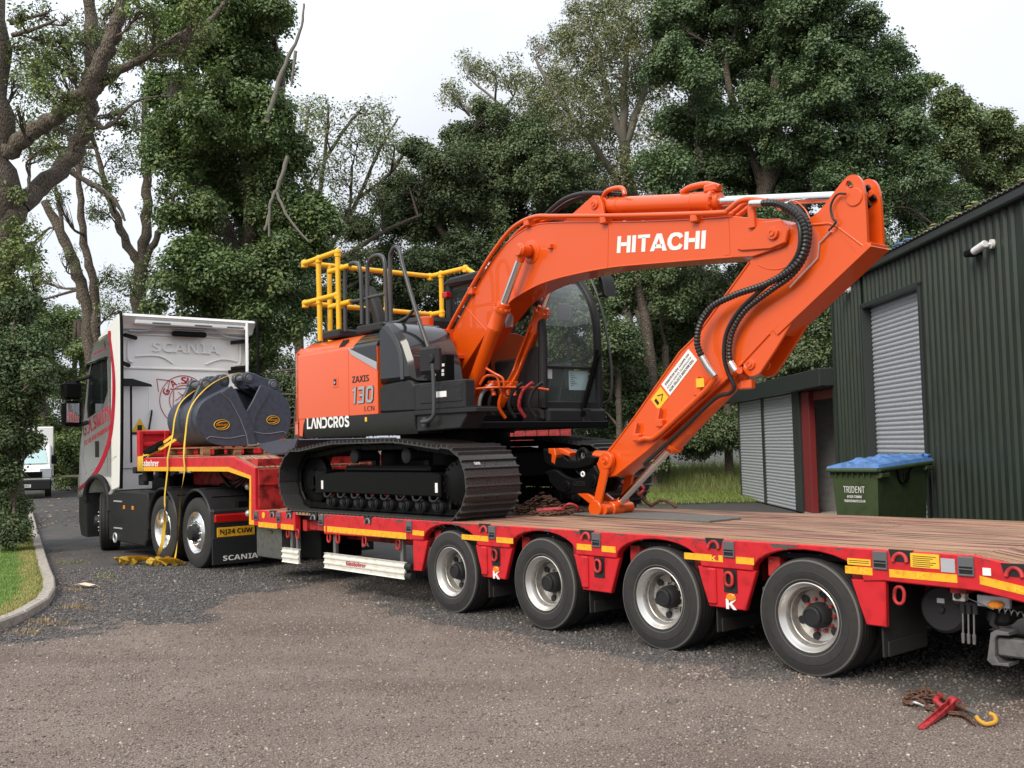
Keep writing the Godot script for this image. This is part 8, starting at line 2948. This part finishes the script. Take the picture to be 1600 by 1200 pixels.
# skeletons as x, y, z, radius; crowns as x, y, z, radius of each bough of foliage
func tree_shapes() -> Dictionary:
	return {
		"oak_front": {"trunk": [-20.69, -0.01, 0.97, 0.423, -20.52, 2.98, 1.04, 0.387, -20.46, 4.39, 1.08, 0.376, -20.34, 6.15, 1.11, 0.364, -20.24, 8.26, 1.17, 0.258, -20.13, 10.72, 1.25, 0.211],
			"limbs": [[-20.24, 5.97, 0.97, 0.211, -20.39, 6.61, 0.43, 0.176, -20.41, 7.38, -0.24, 0.164, -20.36, 8.26, -0.53, 0.153, -20.28, 8.94, -0.56, 0.141, -20.23, 9.75, -0.56, 0.129, -20.2, 10.87, -0.49, 0.106],
				[-20.18, 7.2, 1.01, 0.176, -19.88, 7.54, 0.69, 0.153, -19.57, 7.8, 0.36, 0.141, -18.89, 8.16, 0.05, 0.141, -18.52, 8.74, -0.17, 0.141, -18.34, 9.27, -0.34, 0.129, -18.14, 10.12, -0.49, 0.106],
				[-19.11, 8.21, -0.14, 0.094, -19.04, 8.76, -0.64, 0.082, -18.84, 9.12, -1.15, 0.07, -18.61, 9.58, -1.68, 0.059, -18.5, 9.98, -2.23, 0.047, -18.23, 10.46, -2.51, 0.035],
				[-20.02, 6.98, -0.12, 0.059, -19.54, 6.65, -0.4, 0.047, -19.23, 6.38, -0.63, 0.041, -19.12, 5.98, -0.79, 0.023],
				[-19.94, 6.49, 0.67, 0.035, -19.91, 6.84, 0.67, 0.029, -19.87, 7.25, 0.66, 0.018],
				[-19.99, 9.6, 0.99, 0.059, -19.75, 9.67, 0.73, 0.035, -19.52, 9.76, 0.46, 0.023],
				[-19.98, 9.36, 0.96, 0.047, -19.69, 9.47, 0.64, 0.035, -19.41, 9.63, 0.33, 0.018],
				[-19.16, 7.86, -0.12, 0.059, -18.95, 7.62, -0.38, 0.035, -18.58, 8.08, -0.77, 0.023, -18.27, 8.18, -1.12, 0.012],
				[-18.36, 8.93, -0.96, 0.035, -18.38, 9.24, -0.91, 0.023, -18.3, 9.71, -0.96, 0.012]],
			"crown": [-19.5, 5.7, 0.9, 0.25, -19.4, 5.2, 1.1, 0.29, -19.8, 5.3, 0.7, 0.21, -19.6, 4.7, 1.1, 0.27, -19, 4.8, 0.8, 0.16, -19.9, 6.4, 0.9, 0.09, -20.5, 9.6, 0.3, 0.17, -19.9, 9.9, 0, 0.17, -20.1, 9.1, 0.3, 0.12, -19.3, 9.5, 1, 0.16, -18.8, 9.8, -0.5, 0.21, -17.8, 9.4, -0.8, 0.25, -17.2, 9.5, -1.3, 0.25, -18.9, 8.1, 0.8, 0.11, -18.7, 8.5, 0.3, 0.14, -19.5, 7.9, -1, 0.12, -19.6, 9.5, -0.4, 0.22, -19.1, 9.3, -1, 0.19, -20, 9.5, 0.1, 0.22, -19.1, 8.5, 0.8, 0.16, -18.9, 8, 0.2, 0.14, -18.5, 9.3, -1.2, 0.21, -18.4, 9.2, -1.7, 0.19, -19.5, 8.6, -0.8, 0.17, -20.5, 8, 0.3, 0.15, -19.1, 7.7, 1.1, 0.13, -19.8, 9.8, 0.4, 0.26, -19.5, 9.4, -0.1, 0.22, -19.8, 9.1, 0.8, 0.21, -18.8, 8, 0.4, 0.18, -18.9, 8.7, -0.3, 0.19, -17.6, 9.4, -0.5, 0.25, -19, 9.1, -1.5, 0.2, -19.5, 8.1, -0.8, 0.2, -20.1, 8.5, 0.9, 0.17, -19.2, 7.2, 0.5, 0.14, -19.9, 7.9, -0.5, 0.17, -17.8, 9.4, -1.8, 0.24, -18.8, 8.7, -1.7, 0.2]},
		"shrub_left": {"trunk": [-19.43, -0, 1.04, 0.033, -19.31, 1.8, 1.06, 0.028, -19.22, 3.35, 1.09, 0.022],
			"limbs": [],
			"crown": [-19.8, 4.1, 1, 0.39, -19.1, 3.6, 0.9, 0.31, -19.2, 3.3, 1.2, 0.44, -19.3, 2.9, 0.8, 0.29, -19.2, 2.6, 1.1, 0.38, -18.9, 1.9, 1.4, 0.28, -19.2, 1.3, 1.3, 0.28, -20, 0.7, 1, 0.3, -18.7, 0.4, 1.3, 0.26, -18.2, 3, 1, 0.17, -19.3, 4.3, 1, 0.22, -19.2, 2.9, 1.5, 0.44, -19.7, 1.8, 1.4, 0.4, -19.2, 2.3, 1, 0.13, -18.9, 1.9, 0.9, 0.08, -20.2, 1.8, 0.8, 0.14]},
		"ash_fork": {"trunk": [-30.86, -0.02, -5.64, 0.287, -30.68, 4.48, -5.46, 0.249, -30.6, 6.01, -5.42, 0.23, -30.46, 7.3, -5.46, 0.211],
			"limbs": [[-30.46, 7.25, -5.46, 0.153, -30.7, 7.83, -5.13, 0.134, -30.89, 8.8, -4.83, 0.115, -31.03, 9.66, -4.59, 0.096, -31.15, 10.82, -4.35, 0.057],
				[-30.46, 7.25, -5.46, 0.172, -30.28, 8.68, -5.55, 0.153, -30.21, 10.02, -5.51, 0.134, -30.16, 11.55, -5.44, 0.096, -30, 12.88, -5.5, 0.057],
				[-30.42, 7.34, -5.51, 0.115, -30.08, 8.19, -5.83, 0.096, -29.87, 8.76, -6.02, 0.077, -29.67, 9.42, -6.19, 0.038]],
			"crown": [-30.6, 13.4, -2.9, 0.81, -31.8, 12.5, -2.9, 0.72, -30.4, 12.7, -3.3, 0.7, -31.2, 10.6, -5.1, 0.51, -30.4, 8.7, -4.1, 0.41, -29.8, 11.6, -5, 0.56, -32.5, 11.9, -4.2, 0.55, -29.5, 8.7, -5.3, 0.3, -30.1, 9.5, -6, 0.35, -34, 11.3, -3.5, 0.44, -28.7, 6.9, -5.1, 0.4, -29, 6.5, -4.5, 0.47, -30.8, 10, -3.1, 0.37, -31.6, 14.1, -5.1, 0.59, -31.4, 14.6, -4.4, 0.58, -29, 12.9, -5.1, 0.48, -29.7, 13.8, -4.8, 0.64, -28.4, 13.9, -5.2, 0.62, -30.1, 10.5, -5.3, 0.53, -29.3, 9.2, -3.9, 0.4, -32.7, 11.7, -3.7, 0.59, -34, 13.6, -3.2, 0.6, -34.4, 12, -3.3, 0.53, -32.5, 10.9, -4.2, 0.51, -32.3, 5.9, -6.3, 0.61]},
		"leaning_stems": {"trunk": [-29.69, -0.01, -3.93, 0.215, -29.56, 5.04, -3.63, 0.179, -29.68, 6.66, -3.35, 0.161, -29.88, 7.66, -3.04, 0.143, -30.16, 8.74, -2.61, 0.108],
			"limbs": [[-29.47, 4.68, -3.77, 0.143, -29.4, 6.29, -3.71, 0.125, -29.51, 7.55, -3.47, 0.108, -29.5, 8.99, -3.35, 0.09, -29.49, 10.24, -3.26, 0.054],
				[-29.88, 7.66, -3.04, 0.072, -29.91, 8.64, -2.91, 0.054, -29.95, 9.36, -2.8, 0.036]],
			"crown": [-28, 8.5, -2.2, 0.3, -28.9, 7, -2.9, 0.31, -31.3, 6.2, -4.4, 0.46, -31.4, 6.7, -3, 0.3, -28.8, 6.6, -3.9, 0.35, -32.5, 7.6, -2.7, 0.38, -29.9, 10, -3.6, 0.33, -31.8, 6.2, -2.9, 0.45, -28.2, 5.5, -3.9, 0.45]},
		"ivy_oak": {"trunk": [-25.31, -0.01, -5.95, 0.3, -25.05, 4.72, -5.83, 0.267, -24.77, 6.38, -6.02, 0.234, -24.54, 8.37, -6.11, 0.2, -24.64, 10.38, -5.82, 0.167, -24.86, 12.05, -5.41, 0.133, -24.81, 13.89, -5.31, 0.1],
			"limbs": [[-24.77, 6.38, -6.02, 0.167, -25.17, 7.89, -5.42, 0.133, -25.64, 9.08, -4.77, 0.1, -25.87, 10.26, -4.39, 0.067],
				[-24.54, 8.37, -6.11, 0.15, -24.07, 9.85, -6.52, 0.117, -23.87, 11.35, -6.62, 0.083, -24.01, 12.69, -6.34, 0.05],
				[-25.05, 4.72, -5.83, 0.133, -25.41, 5.57, -5.34, 0.1, -25.7, 6.24, -4.95, 0.067],
				[-24.77, 6.38, -6.02, 0.117, -24.12, 7.19, -6.7, 0.1, -23.65, 7.83, -7.19, 0.067]],
			"crown": [-24.1, 12.8, -4.8, 0.9, -24.1, 12.8, -6, 0.8, -24.4, 11.8, -4.3, 0.8, -24.3, 11.7, -5.6, 0.92, -25.3, 12, -7, 0.6, -25.4, 10.7, -4.2, 0.65, -23.7, 10.1, -4.6, 0.98, -23, 9.8, -5.6, 0.73, -24.7, 9.1, -4.3, 0.84, -25.8, 9.3, -5.9, 1.07, -23.8, 8.7, -6.3, 0.72, -23.3, 9.3, -6.5, 0.42, -24.5, 7.6, -4.4, 0.67, -26.2, 7.9, -6.5, 1.09, -23.9, 7.5, -6.6, 0.83, -22.9, 7.6, -6.8, 0.48, -24.4, 6.2, -4.4, 0.73, -23.8, 6, -5.1, 0.92, -23.4, 6, -6.1, 0.93, -24.2, 6.8, -7.5, 0.65, -22.5, 7.3, -7, 0.35, -24.7, 5.4, -4, 0.63, -25.3, 5.1, -5.5, 0.92, -23.8, 4.8, -6.1, 0.89, -25.3, 5.5, -7.8, 0.7, -22.9, 12.5, -5.9, 0.42, -24.2, 13.7, -6.2, 0.67, -26.8, 10.2, -4.6, 0.38, -25.5, 4.1, -5, 0.83, -26.2, 4, -6.8, 0.88, -25.2, 13.7, -4.8, 0.83]},
		"dead_limb": {"trunk": [-22.41, 9.53, -5.41, 0.062, -22.09, 10.75, -5.68, 0.053, -21.75, 11.71, -5.99, 0.034, -21.65, 12.38, -6.05, 0.023],
			"limbs": [[-21.85, 11.24, -5.92, 0.046, -21.91, 10.78, -5.88, 0.031, -21.97, 10.39, -5.85, 0.023],
				[-22.12, 8.71, -5.82, 0.054, -22.31, 8.01, -5.66, 0.046, -22.47, 7.55, -5.52, 0.037, -22.53, 6.78, -5.51, 0.023],
				[-22.35, 7.86, -5.63, 0.039, -22.2, 7.24, -5.85, 0.031, -21.92, 6.64, -6.24, 0.019],
				[-22.48, 7.4, -5.52, 0.039, -22.59, 6.94, -5.43, 0.031]],
			"crown": []},
		"thin_ash": {"trunk": [-29.58, -0.01, -10.2, 0.163, -29.29, 5.35, -10.07, 0.143, -29.01, 7.38, -10.21, 0.122, -28.7, 9.2, -10.41, 0.082, -28.42, 11.02, -10.58, 0.061, -28.25, 12.55, -10.64, 0.041],
			"limbs": [[-29.05, 7.17, -10.19, 0.102, -28.43, 8.17, -10.82, 0.082, -27.82, 9.57, -11.41, 0.065, -27.33, 10.98, -11.85, 0.051, -26.84, 12.09, -12.32, 0.027],
				[-29.06, 6.97, -10.19, 0.102, -28.19, 7.75, -11.13, 0.082, -27.35, 8.49, -12.05, 0.071, -26.52, 9.01, -12.97, 0.041],
				[-28.43, 10.82, -10.58, 0.061, -27.95, 11.82, -11.06, 0.051, -27.58, 12.42, -11.44, 0.031],
				[-27.82, 9.57, -11.41, 0.061, -27.1, 10.36, -12.17, 0.051, -26.65, 11.26, -12.62, 0.031],
				[-28.7, 9.2, -10.41, 0.082, -28.95, 10.64, -10, 0.061, -28.73, 12.05, -10.13, 0.041],
				[-28.43, 8.17, -10.82, 0.061, -28.04, 9.17, -11.19, 0.051, -27.89, 10.6, -11.24, 0.041]],
			"crown": [-27.4, 11.7, -10.1, 0.79, -27.4, 11.3, -11.2, 0.81, -25.6, 10.7, -11, 0.62, -27.8, 10.1, -10.9, 0.73, -26.6, 9.5, -11.3, 0.55, -30, 12.8, -11, 0.64, -28, 11, -13.1, 0.55, -27.5, 12.2, -11.5, 0.53, -26.9, 10.1, -9.5, 0.65, -28.3, 11.6, -9.2, 0.51, -27.2, 8.9, -10.6, 0.59, -27.4, 8.1, -10.2, 0.51, -26.2, 11.9, -11.4, 0.43, -27.9, 10.1, -13.5, 0.51, -26.7, 7.5, -10.7, 0.43]},
		"dark_lime": {"trunk": [-26.78, -0.01, -15, 0.294, -26.54, 4.48, -14.88, 0.273, -26.42, 7.21, -14.78, 0.231, -26.43, 9.31, -14.59, 0.189, -26.45, 11.2, -14.39, 0.126],
			"limbs": [[-26.42, 7.21, -14.78, 0.147, -26.94, 8.7, -14.04, 0.126, -27.36, 9.76, -13.46, 0.084],
				[-26.42, 7.21, -14.78, 0.168, -25.7, 8.86, -15.47, 0.126, -25.11, 10.73, -15.99, 0.105],
				[-26.46, 5.74, -14.86, 0.147, -27.21, 6.61, -13.92, 0.105, -27.86, 7.05, -13.11, 0.084],
				[-26.45, 6.58, -14.79, 0.147, -25.5, 7.59, -15.81, 0.105, -24.76, 8.61, -16.59, 0.084]],
			"crown": [-25.6, 10.2, -13.4, 0.97, -28.3, 10.2, -14.3, 0.92, -26.3, 11, -14.9, 0.93, -26.6, 12.1, -16.4, 1.1, -24.7, 11.2, -16, 0.96, -28.6, 8.9, -13.9, 1, -27.1, 9.2, -14.5, 1.24, -26.4, 10, -15.8, 1.25, -25.5, 10.1, -16.7, 1.03, -27.7, 7.3, -13.3, 0.92, -25.9, 7, -13.5, 1.09, -25.4, 7.9, -14.6, 1.19, -26, 8.6, -16.9, 1.09, -29.3, 8, -13.2, 0.57, -25.2, 9.5, -17.9, 1.09, -23.7, 10.2, -16.9, 0.87, -27.6, 5.7, -14.2, 1.06, -28.8, 6.1, -13.5, 0.95, -26.5, 6.2, -15.5, 1.06, -25.7, 7.1, -17.1, 1.08, -28.5, 5, -12.7, 1.05, -27.6, 4.3, -14.4, 1.06, -29.7, 5.5, -12, 0.98, -28.8, 6.4, -11, 0.62, -29.9, 7.1, -12.7, 0.57, -29.1, 9.7, -13.5, 0.57, -26.3, 10.9, -12.6, 0.49, -26.7, 13.1, -16.1, 0.57, -29.9, 9.1, -12.7, 0.57, -29.5, 7.6, -11.9, 0.64, -27.4, 6.1, -11.6, 0.69, -28.8, 10.5, -13.6, 0.57, -23.8, 10, -15.8, 0.81, -27.4, 12.1, -15.3, 0.57]},
		"tall_ash": {"trunk": [-24.29, -0.02, -20.97, 0.334, -24.09, 4.27, -20.82, 0.311, -24.14, 7.39, -20.49, 0.267, -24.18, 10.28, -20.19, 0.222, -24.23, 11.84, -19.99, 0.178, -24.07, 14.28, -19.96, 0.111, -23.82, 16.27, -20.08, 0.067],
			"limbs": [[-24.19, 10.06, -20.19, 0.178, -24.82, 10.53, -19.42, 0.133, -25.63, 11.45, -18.39, 0.111, -26.33, 11.99, -17.54, 0.067, -26.88, 12.5, -16.86, 0.044],
				[-24.17, 11.62, -20.08, 0.133, -24.49, 13.63, -19.54, 0.111, -24.66, 15.64, -19.16, 0.067],
				[-24.18, 11.95, -20.04, 0.133, -23.59, 14.04, -20.54, 0.111, -23.18, 16.03, -20.84, 0.067],
				[-24.13, 9.83, -20.28, 0.133, -24.88, 11.86, -19.23, 0.111, -25.65, 13.67, -18.18, 0.089, -26.07, 15.03, -17.57, 0.044],
				[-25.63, 11.45, -18.39, 0.067, -26.7, 13.05, -17.02, 0.056, -27.63, 14.42, -15.81, 0.033],
				[-26.33, 11.99, -17.54, 0.056, -27.29, 12.85, -16.34, 0.044, -28.03, 13.76, -15.4, 0.033],
				[-24.12, 7.61, -20.49, 0.156, -23.57, 9.59, -20.96, 0.111, -23.23, 11.58, -21.18, 0.067],
				[-24.47, 5.4, -20.28, 0.133, -24.51, 7.18, -20.08, 0.111, -24.65, 8.52, -19.8, 0.067]],
			"crown": [-25.1, 15.9, -19.6, 1.27, -22.7, 15.4, -18.7, 1.02, -22.4, 15.1, -19.8, 0.9, -25.7, 14.7, -18.9, 1.04, -24.5, 14.4, -19.9, 1.26, -24.1, 14.6, -21.4, 0.87, -27.2, 14.3, -19, 0.98, -25.8, 14.1, -16.3, 0.56, -25.6, 13.8, -15.2, 0.36, -28.8, 15.4, -16.9, 0.56, -26.5, 13.2, -14.2, 0.42, -27, 16, -18.7, 0.37, -24.2, 12.7, -17.6, 1.19, -25.2, 13.1, -20.6, 1.1, -26.7, 12.7, -18.8, 1.06, -26.1, 12.1, -20.1, 1.07, -26.4, 13.2, -17.7, 0.85, -28.5, 14, -17.1, 0.46, -23.3, 10.8, -19.4, 0.86, -25.4, 16.8, -19.3, 0.68, -22.9, 12.5, -20.4, 0.87, -26.5, 16.3, -19.4, 0.6, -25.6, 10.8, -20.2, 0.92, -25.6, 10.8, -18.3, 0.8, -24.1, 9.9, -20.5, 0.89, -21.8, 14, -19.8, 0.76, -21.8, 16.1, -19.6, 0.84, -24.4, 17.1, -19.9, 0.81]},
		"great_oak": {"trunk": [-19.41, -0.01, -20.5, 0.395, -19.23, 3.3, -20.41, 0.356, -19.01, 6.66, -20.37, 0.316, -18.79, 9.22, -20.4, 0.257, -18.45, 11.78, -20.58, 0.178, -18.23, 14.34, -20.61, 0.099],
			"limbs": [[-19, 6.85, -20.37, 0.198, -19.65, 8.86, -19.43, 0.158, -20.06, 10.65, -18.8, 0.099],
				[-18.95, 7.25, -20.39, 0.198, -17.83, 9.18, -21.53, 0.158, -16.82, 10.93, -22.55, 0.099],
				[-18.79, 9.22, -20.4, 0.158, -19.23, 11.61, -19.68, 0.119, -19.37, 13.59, -19.35, 0.079],
				[-18.79, 9.22, -20.4, 0.158, -17.67, 11.75, -21.48, 0.119, -16.93, 13.5, -22.2, 0.079],
				[-19.01, 6.66, -20.37, 0.158, -17.79, 7.6, -21.71, 0.119, -16.45, 8.54, -23.19, 0.079]],
			"crown": [-20.2, 14.4, -18.3, 0.91, -20, 15, -20.2, 1.19, -18.6, 14.9, -20.6, 1.16, -16.9, 14.1, -20.5, 1.11, -16.5, 13.8, -22, 0.9, -16.4, 13.5, -24, 0.81, -15.8, 12.1, -23.8, 0.63, -19.4, 12.3, -17.2, 0.98, -20, 13.4, -20.2, 1.22, -18.9, 13.5, -21.4, 1.3, -16.7, 12.3, -20.7, 1.22, -16.6, 12.2, -22.9, 1.03, -15.7, 10.7, -23.3, 0.82, -20.8, 11.5, -19.2, 0.97, -19, 11.2, -19.1, 1.17, -17.9, 11.1, -20.1, 1.23, -17.3, 10.9, -21.9, 1.26, -17.1, 10.8, -24.4, 1.2, -15, 9.3, -23, 0.68, -19.9, 9.6, -17.3, 0.84, -19.9, 9.9, -19.6, 1.1, -19.4, 9.9, -21.4, 1.23, -17.7, 9.4, -21.7, 1.19, -16.6, 8.9, -22.7, 1.18, -16.3, 8.5, -25, 0.9, -20.6, 8.7, -19.6, 0.91, -18.3, 7.8, -19.1, 0.95, -18.7, 7.8, -22.4, 1.13, -16.5, 7.2, -21.8, 0.96, -15.8, 6.9, -23.1, 0.78, -18.5, 16, -21.7, 1.18, -19, 15.5, -19.3, 0.98, -17.4, 15.5, -22.8, 0.61, -14.7, 7.5, -23.7, 0.57, -15.4, 8.9, -26.1, 0.74]},
		"side_oak": {"trunk": [-16.42, -0.01, -28.58, 0.303, -15.94, 6.94, -28.53, 0.26, -15.77, 9.75, -28.48, 0.195, -15.71, 11.91, -28.36, 0.108],
			"limbs": [[-15.8, 9.31, -28.49, 0.13, -16.31, 11.28, -27.71, 0.087],
				[-15.8, 9.31, -28.49, 0.13, -14.92, 11.01, -29.36, 0.087]],
			"crown": [-15.8, 12.3, -26.7, 0.67, -16, 11.1, -26.5, 0.8, -15.7, 11.6, -28.4, 0.78, -14.8, 11.1, -28.7, 0.73, -16.1, 10.3, -28.2, 0.95, -15.8, 10.3, -30.3, 0.89, -15, 10.7, -30.3, 0.84, -14.1, 9.1, -28.2, 0.83, -16.4, 9.5, -26.9, 0.85, -15.8, 9, -28.7, 0.78, -14.4, 11.6, -29.9, 0.6, -15.2, 8.3, -30.2, 0.88, -16.7, 13.4, -27.1, 0.39, -15.4, 11.8, -26.8, 0.5, -15, 11.8, -28, 0.42]},
		"ivy_bush": {"trunk": [-21.55, -0.01, -16.47, 0.115, -21.37, 4.12, -16.32, 0.077],
			"limbs": [],
			"crown": [-22.3, 6.2, -17.2, 0.96, -21.1, 4.5, -15.8, 0.9, -22.2, 3.4, -17, 0.79, -23.1, 1.6, -17.5, 0.81, -22.6, 3, -15.7, 0.78, -23.2, 4.2, -15.3, 0.78, -22.4, 5.4, -15.7, 0.78]},
		"hazel_bush": {"trunk": [-22, -0.01, -19.01, 0.143, -21.73, 4.65, -18.93, 0.102],
			"limbs": [],
			"crown": [-21.1, 6.5, -18.3, 1.12, -22.8, 4.8, -20.2, 1.24, -22.3, 3, -18.2, 1.18, -22.4, 3.1, -20.9, 1.24, -21.7, 1.6, -18.1, 0.96]},
		"holly_bush": {"trunk": [-20.68, -0.02, -20.56, 0.143, -20.47, 4.6, -20.4, 0.102],
			"limbs": [],
			"crown": [-21.5, 6.5, -21.3, 1.24, -21.4, 4.7, -21.1, 1.22, -20.5, 3.2, -21.2, 1.03, -21, 1.6, -19.7, 0.93, -19.3, 1.7, -19.8, 0.78]},
		"dark_bush": {"trunk": [-18.76, -0.02, -21.25, 0.158, -18.56, 4.46, -21.09, 0.119],
			"limbs": [],
			"crown": [-19.5, 6.4, -21.4, 1.19, -17.7, 6, -21.1, 0.93, -19.4, 4.7, -21.1, 1.17, -17.1, 4.7, -20.5, 0.94, -17.6, 3.4, -19.8, 0.94]},
		"slim_trunk": {"trunk": [-21.57, -0.01, -17.98, 0.178, -21.4, 4.18, -17.81, 0.178, -21.53, 6.55, -17.45, 0.138, -21.68, 7.75, -17.18, 0.099],
			"limbs": [],
			"crown": []},
		"lane_trees": {"trunk": [-50.72, -0.03, -8.66, 0.208, -50.53, 3.76, -8.54, 0.178, -50.48, 7.32, -8.29, 0.119],
			"limbs": [[-49.64, 1.95, -9.74, 0.119, -49.54, 4.91, -9.6, 0.119, -49.32, 7.87, -9.59, 0.089],
				[-49.51, 2.54, -9.85, 0.148, -49.24, 6.08, -9.85, 0.119, -49.25, 7.87, -9.68, 0.089]],
			"crown": [-48.2, 7.1, -7.6, 1.08, -51.6, 7.5, -9.8, 1.17, -47.1, 5.9, -9.4, 0.97, -53.1, 5.4, -9.1, 1.31, -48.8, 4.6, -9.3, 1.11, -50.7, 2.3, -9.2, 1.38, -48.6, 1.9, -9.6, 1.16, -51.7, 3.2, -8.4, 1.2, -48.7, 5.9, -6.7, 1.41, -50.6, 8.4, -7.2, 1.17, -51.6, 3.8, -11.3, 1.25, -46.7, 5.9, -9.9, 0.85, -51.1, 0.8, -9.6, 0.91, -48.3, 0.5, -9.9, 0.87]},
		"hedge_left": {"trunk": [-41.89, -0.01, -12.78, 0.217, -41.62, 4.5, -12.7, 0.163],
			"limbs": [],
			"crown": [-42.7, 5.6, -9.6, 1.06, -40, 5.4, -10.1, 1.14, -41.1, 3.4, -9, 1.27, -45.4, 3.6, -12.6, 1.44, -43.3, 4, -13.8, 1.7, -41.7, 4, -15.4, 1.7, -40.6, 4.5, -16.7, 1.42, -41.1, 2.2, -17.6, 1.73, -38.3, 1.7, -13.6, 1.3, -38.1, 3.3, -17.7, 1.65, -36.5, 3.2, -18.7, 1.36, -37.7, 4.9, -17.9, 1.37, -38.3, 5, -20.6, 1.44, -36.4, 3.2, -21.3, 1.41]},
		"hedge_middle": {"trunk": [-33.97, -0, -25.07, 0.227, -33.72, 4.25, -24.99, 0.171],
			"limbs": [],
			"crown": [-38.9, 4.5, -23.2, 1.81, -33.9, 3.1, -21.4, 1.62, -35.5, 4.9, -24.3, 1.74, -34.6, 3.1, -25.7, 1.74, -34.4, 5.2, -26.4, 1.76, -32.8, 3.1, -27.2, 1.73, -33.2, 5.5, -28.6, 1.78, -30, 3, -27.6, 1.66, -31.6, 5.4, -31.3, 1.8, -29, 2.9, -29.7, 1.68, -28.5, 5.2, -31.9, 1.73, -28.9, 2.9, -34.3, 1.79, -26.9, 5.2, -34.7, 1.75, -25, 2.8, -33.5, 1.39, -23.9, 4.9, -33.9, 1.65, -30.2, 7.4, -27.2, 1.67, -29.6, 7.6, -30.7, 1.73, -29, 8.1, -34.7, 1.82, -26.7, 7.9, -36.5, 1.79, -32.3, 7.5, -25.4, 1.68, -33.8, 7, -23.7, 1.68]},
	}

func _ready():
	rng.seed = 1
	stage()
	materials()
	yard()
	trailer()
	excavator()
	truck()
	cargo()
	trees()
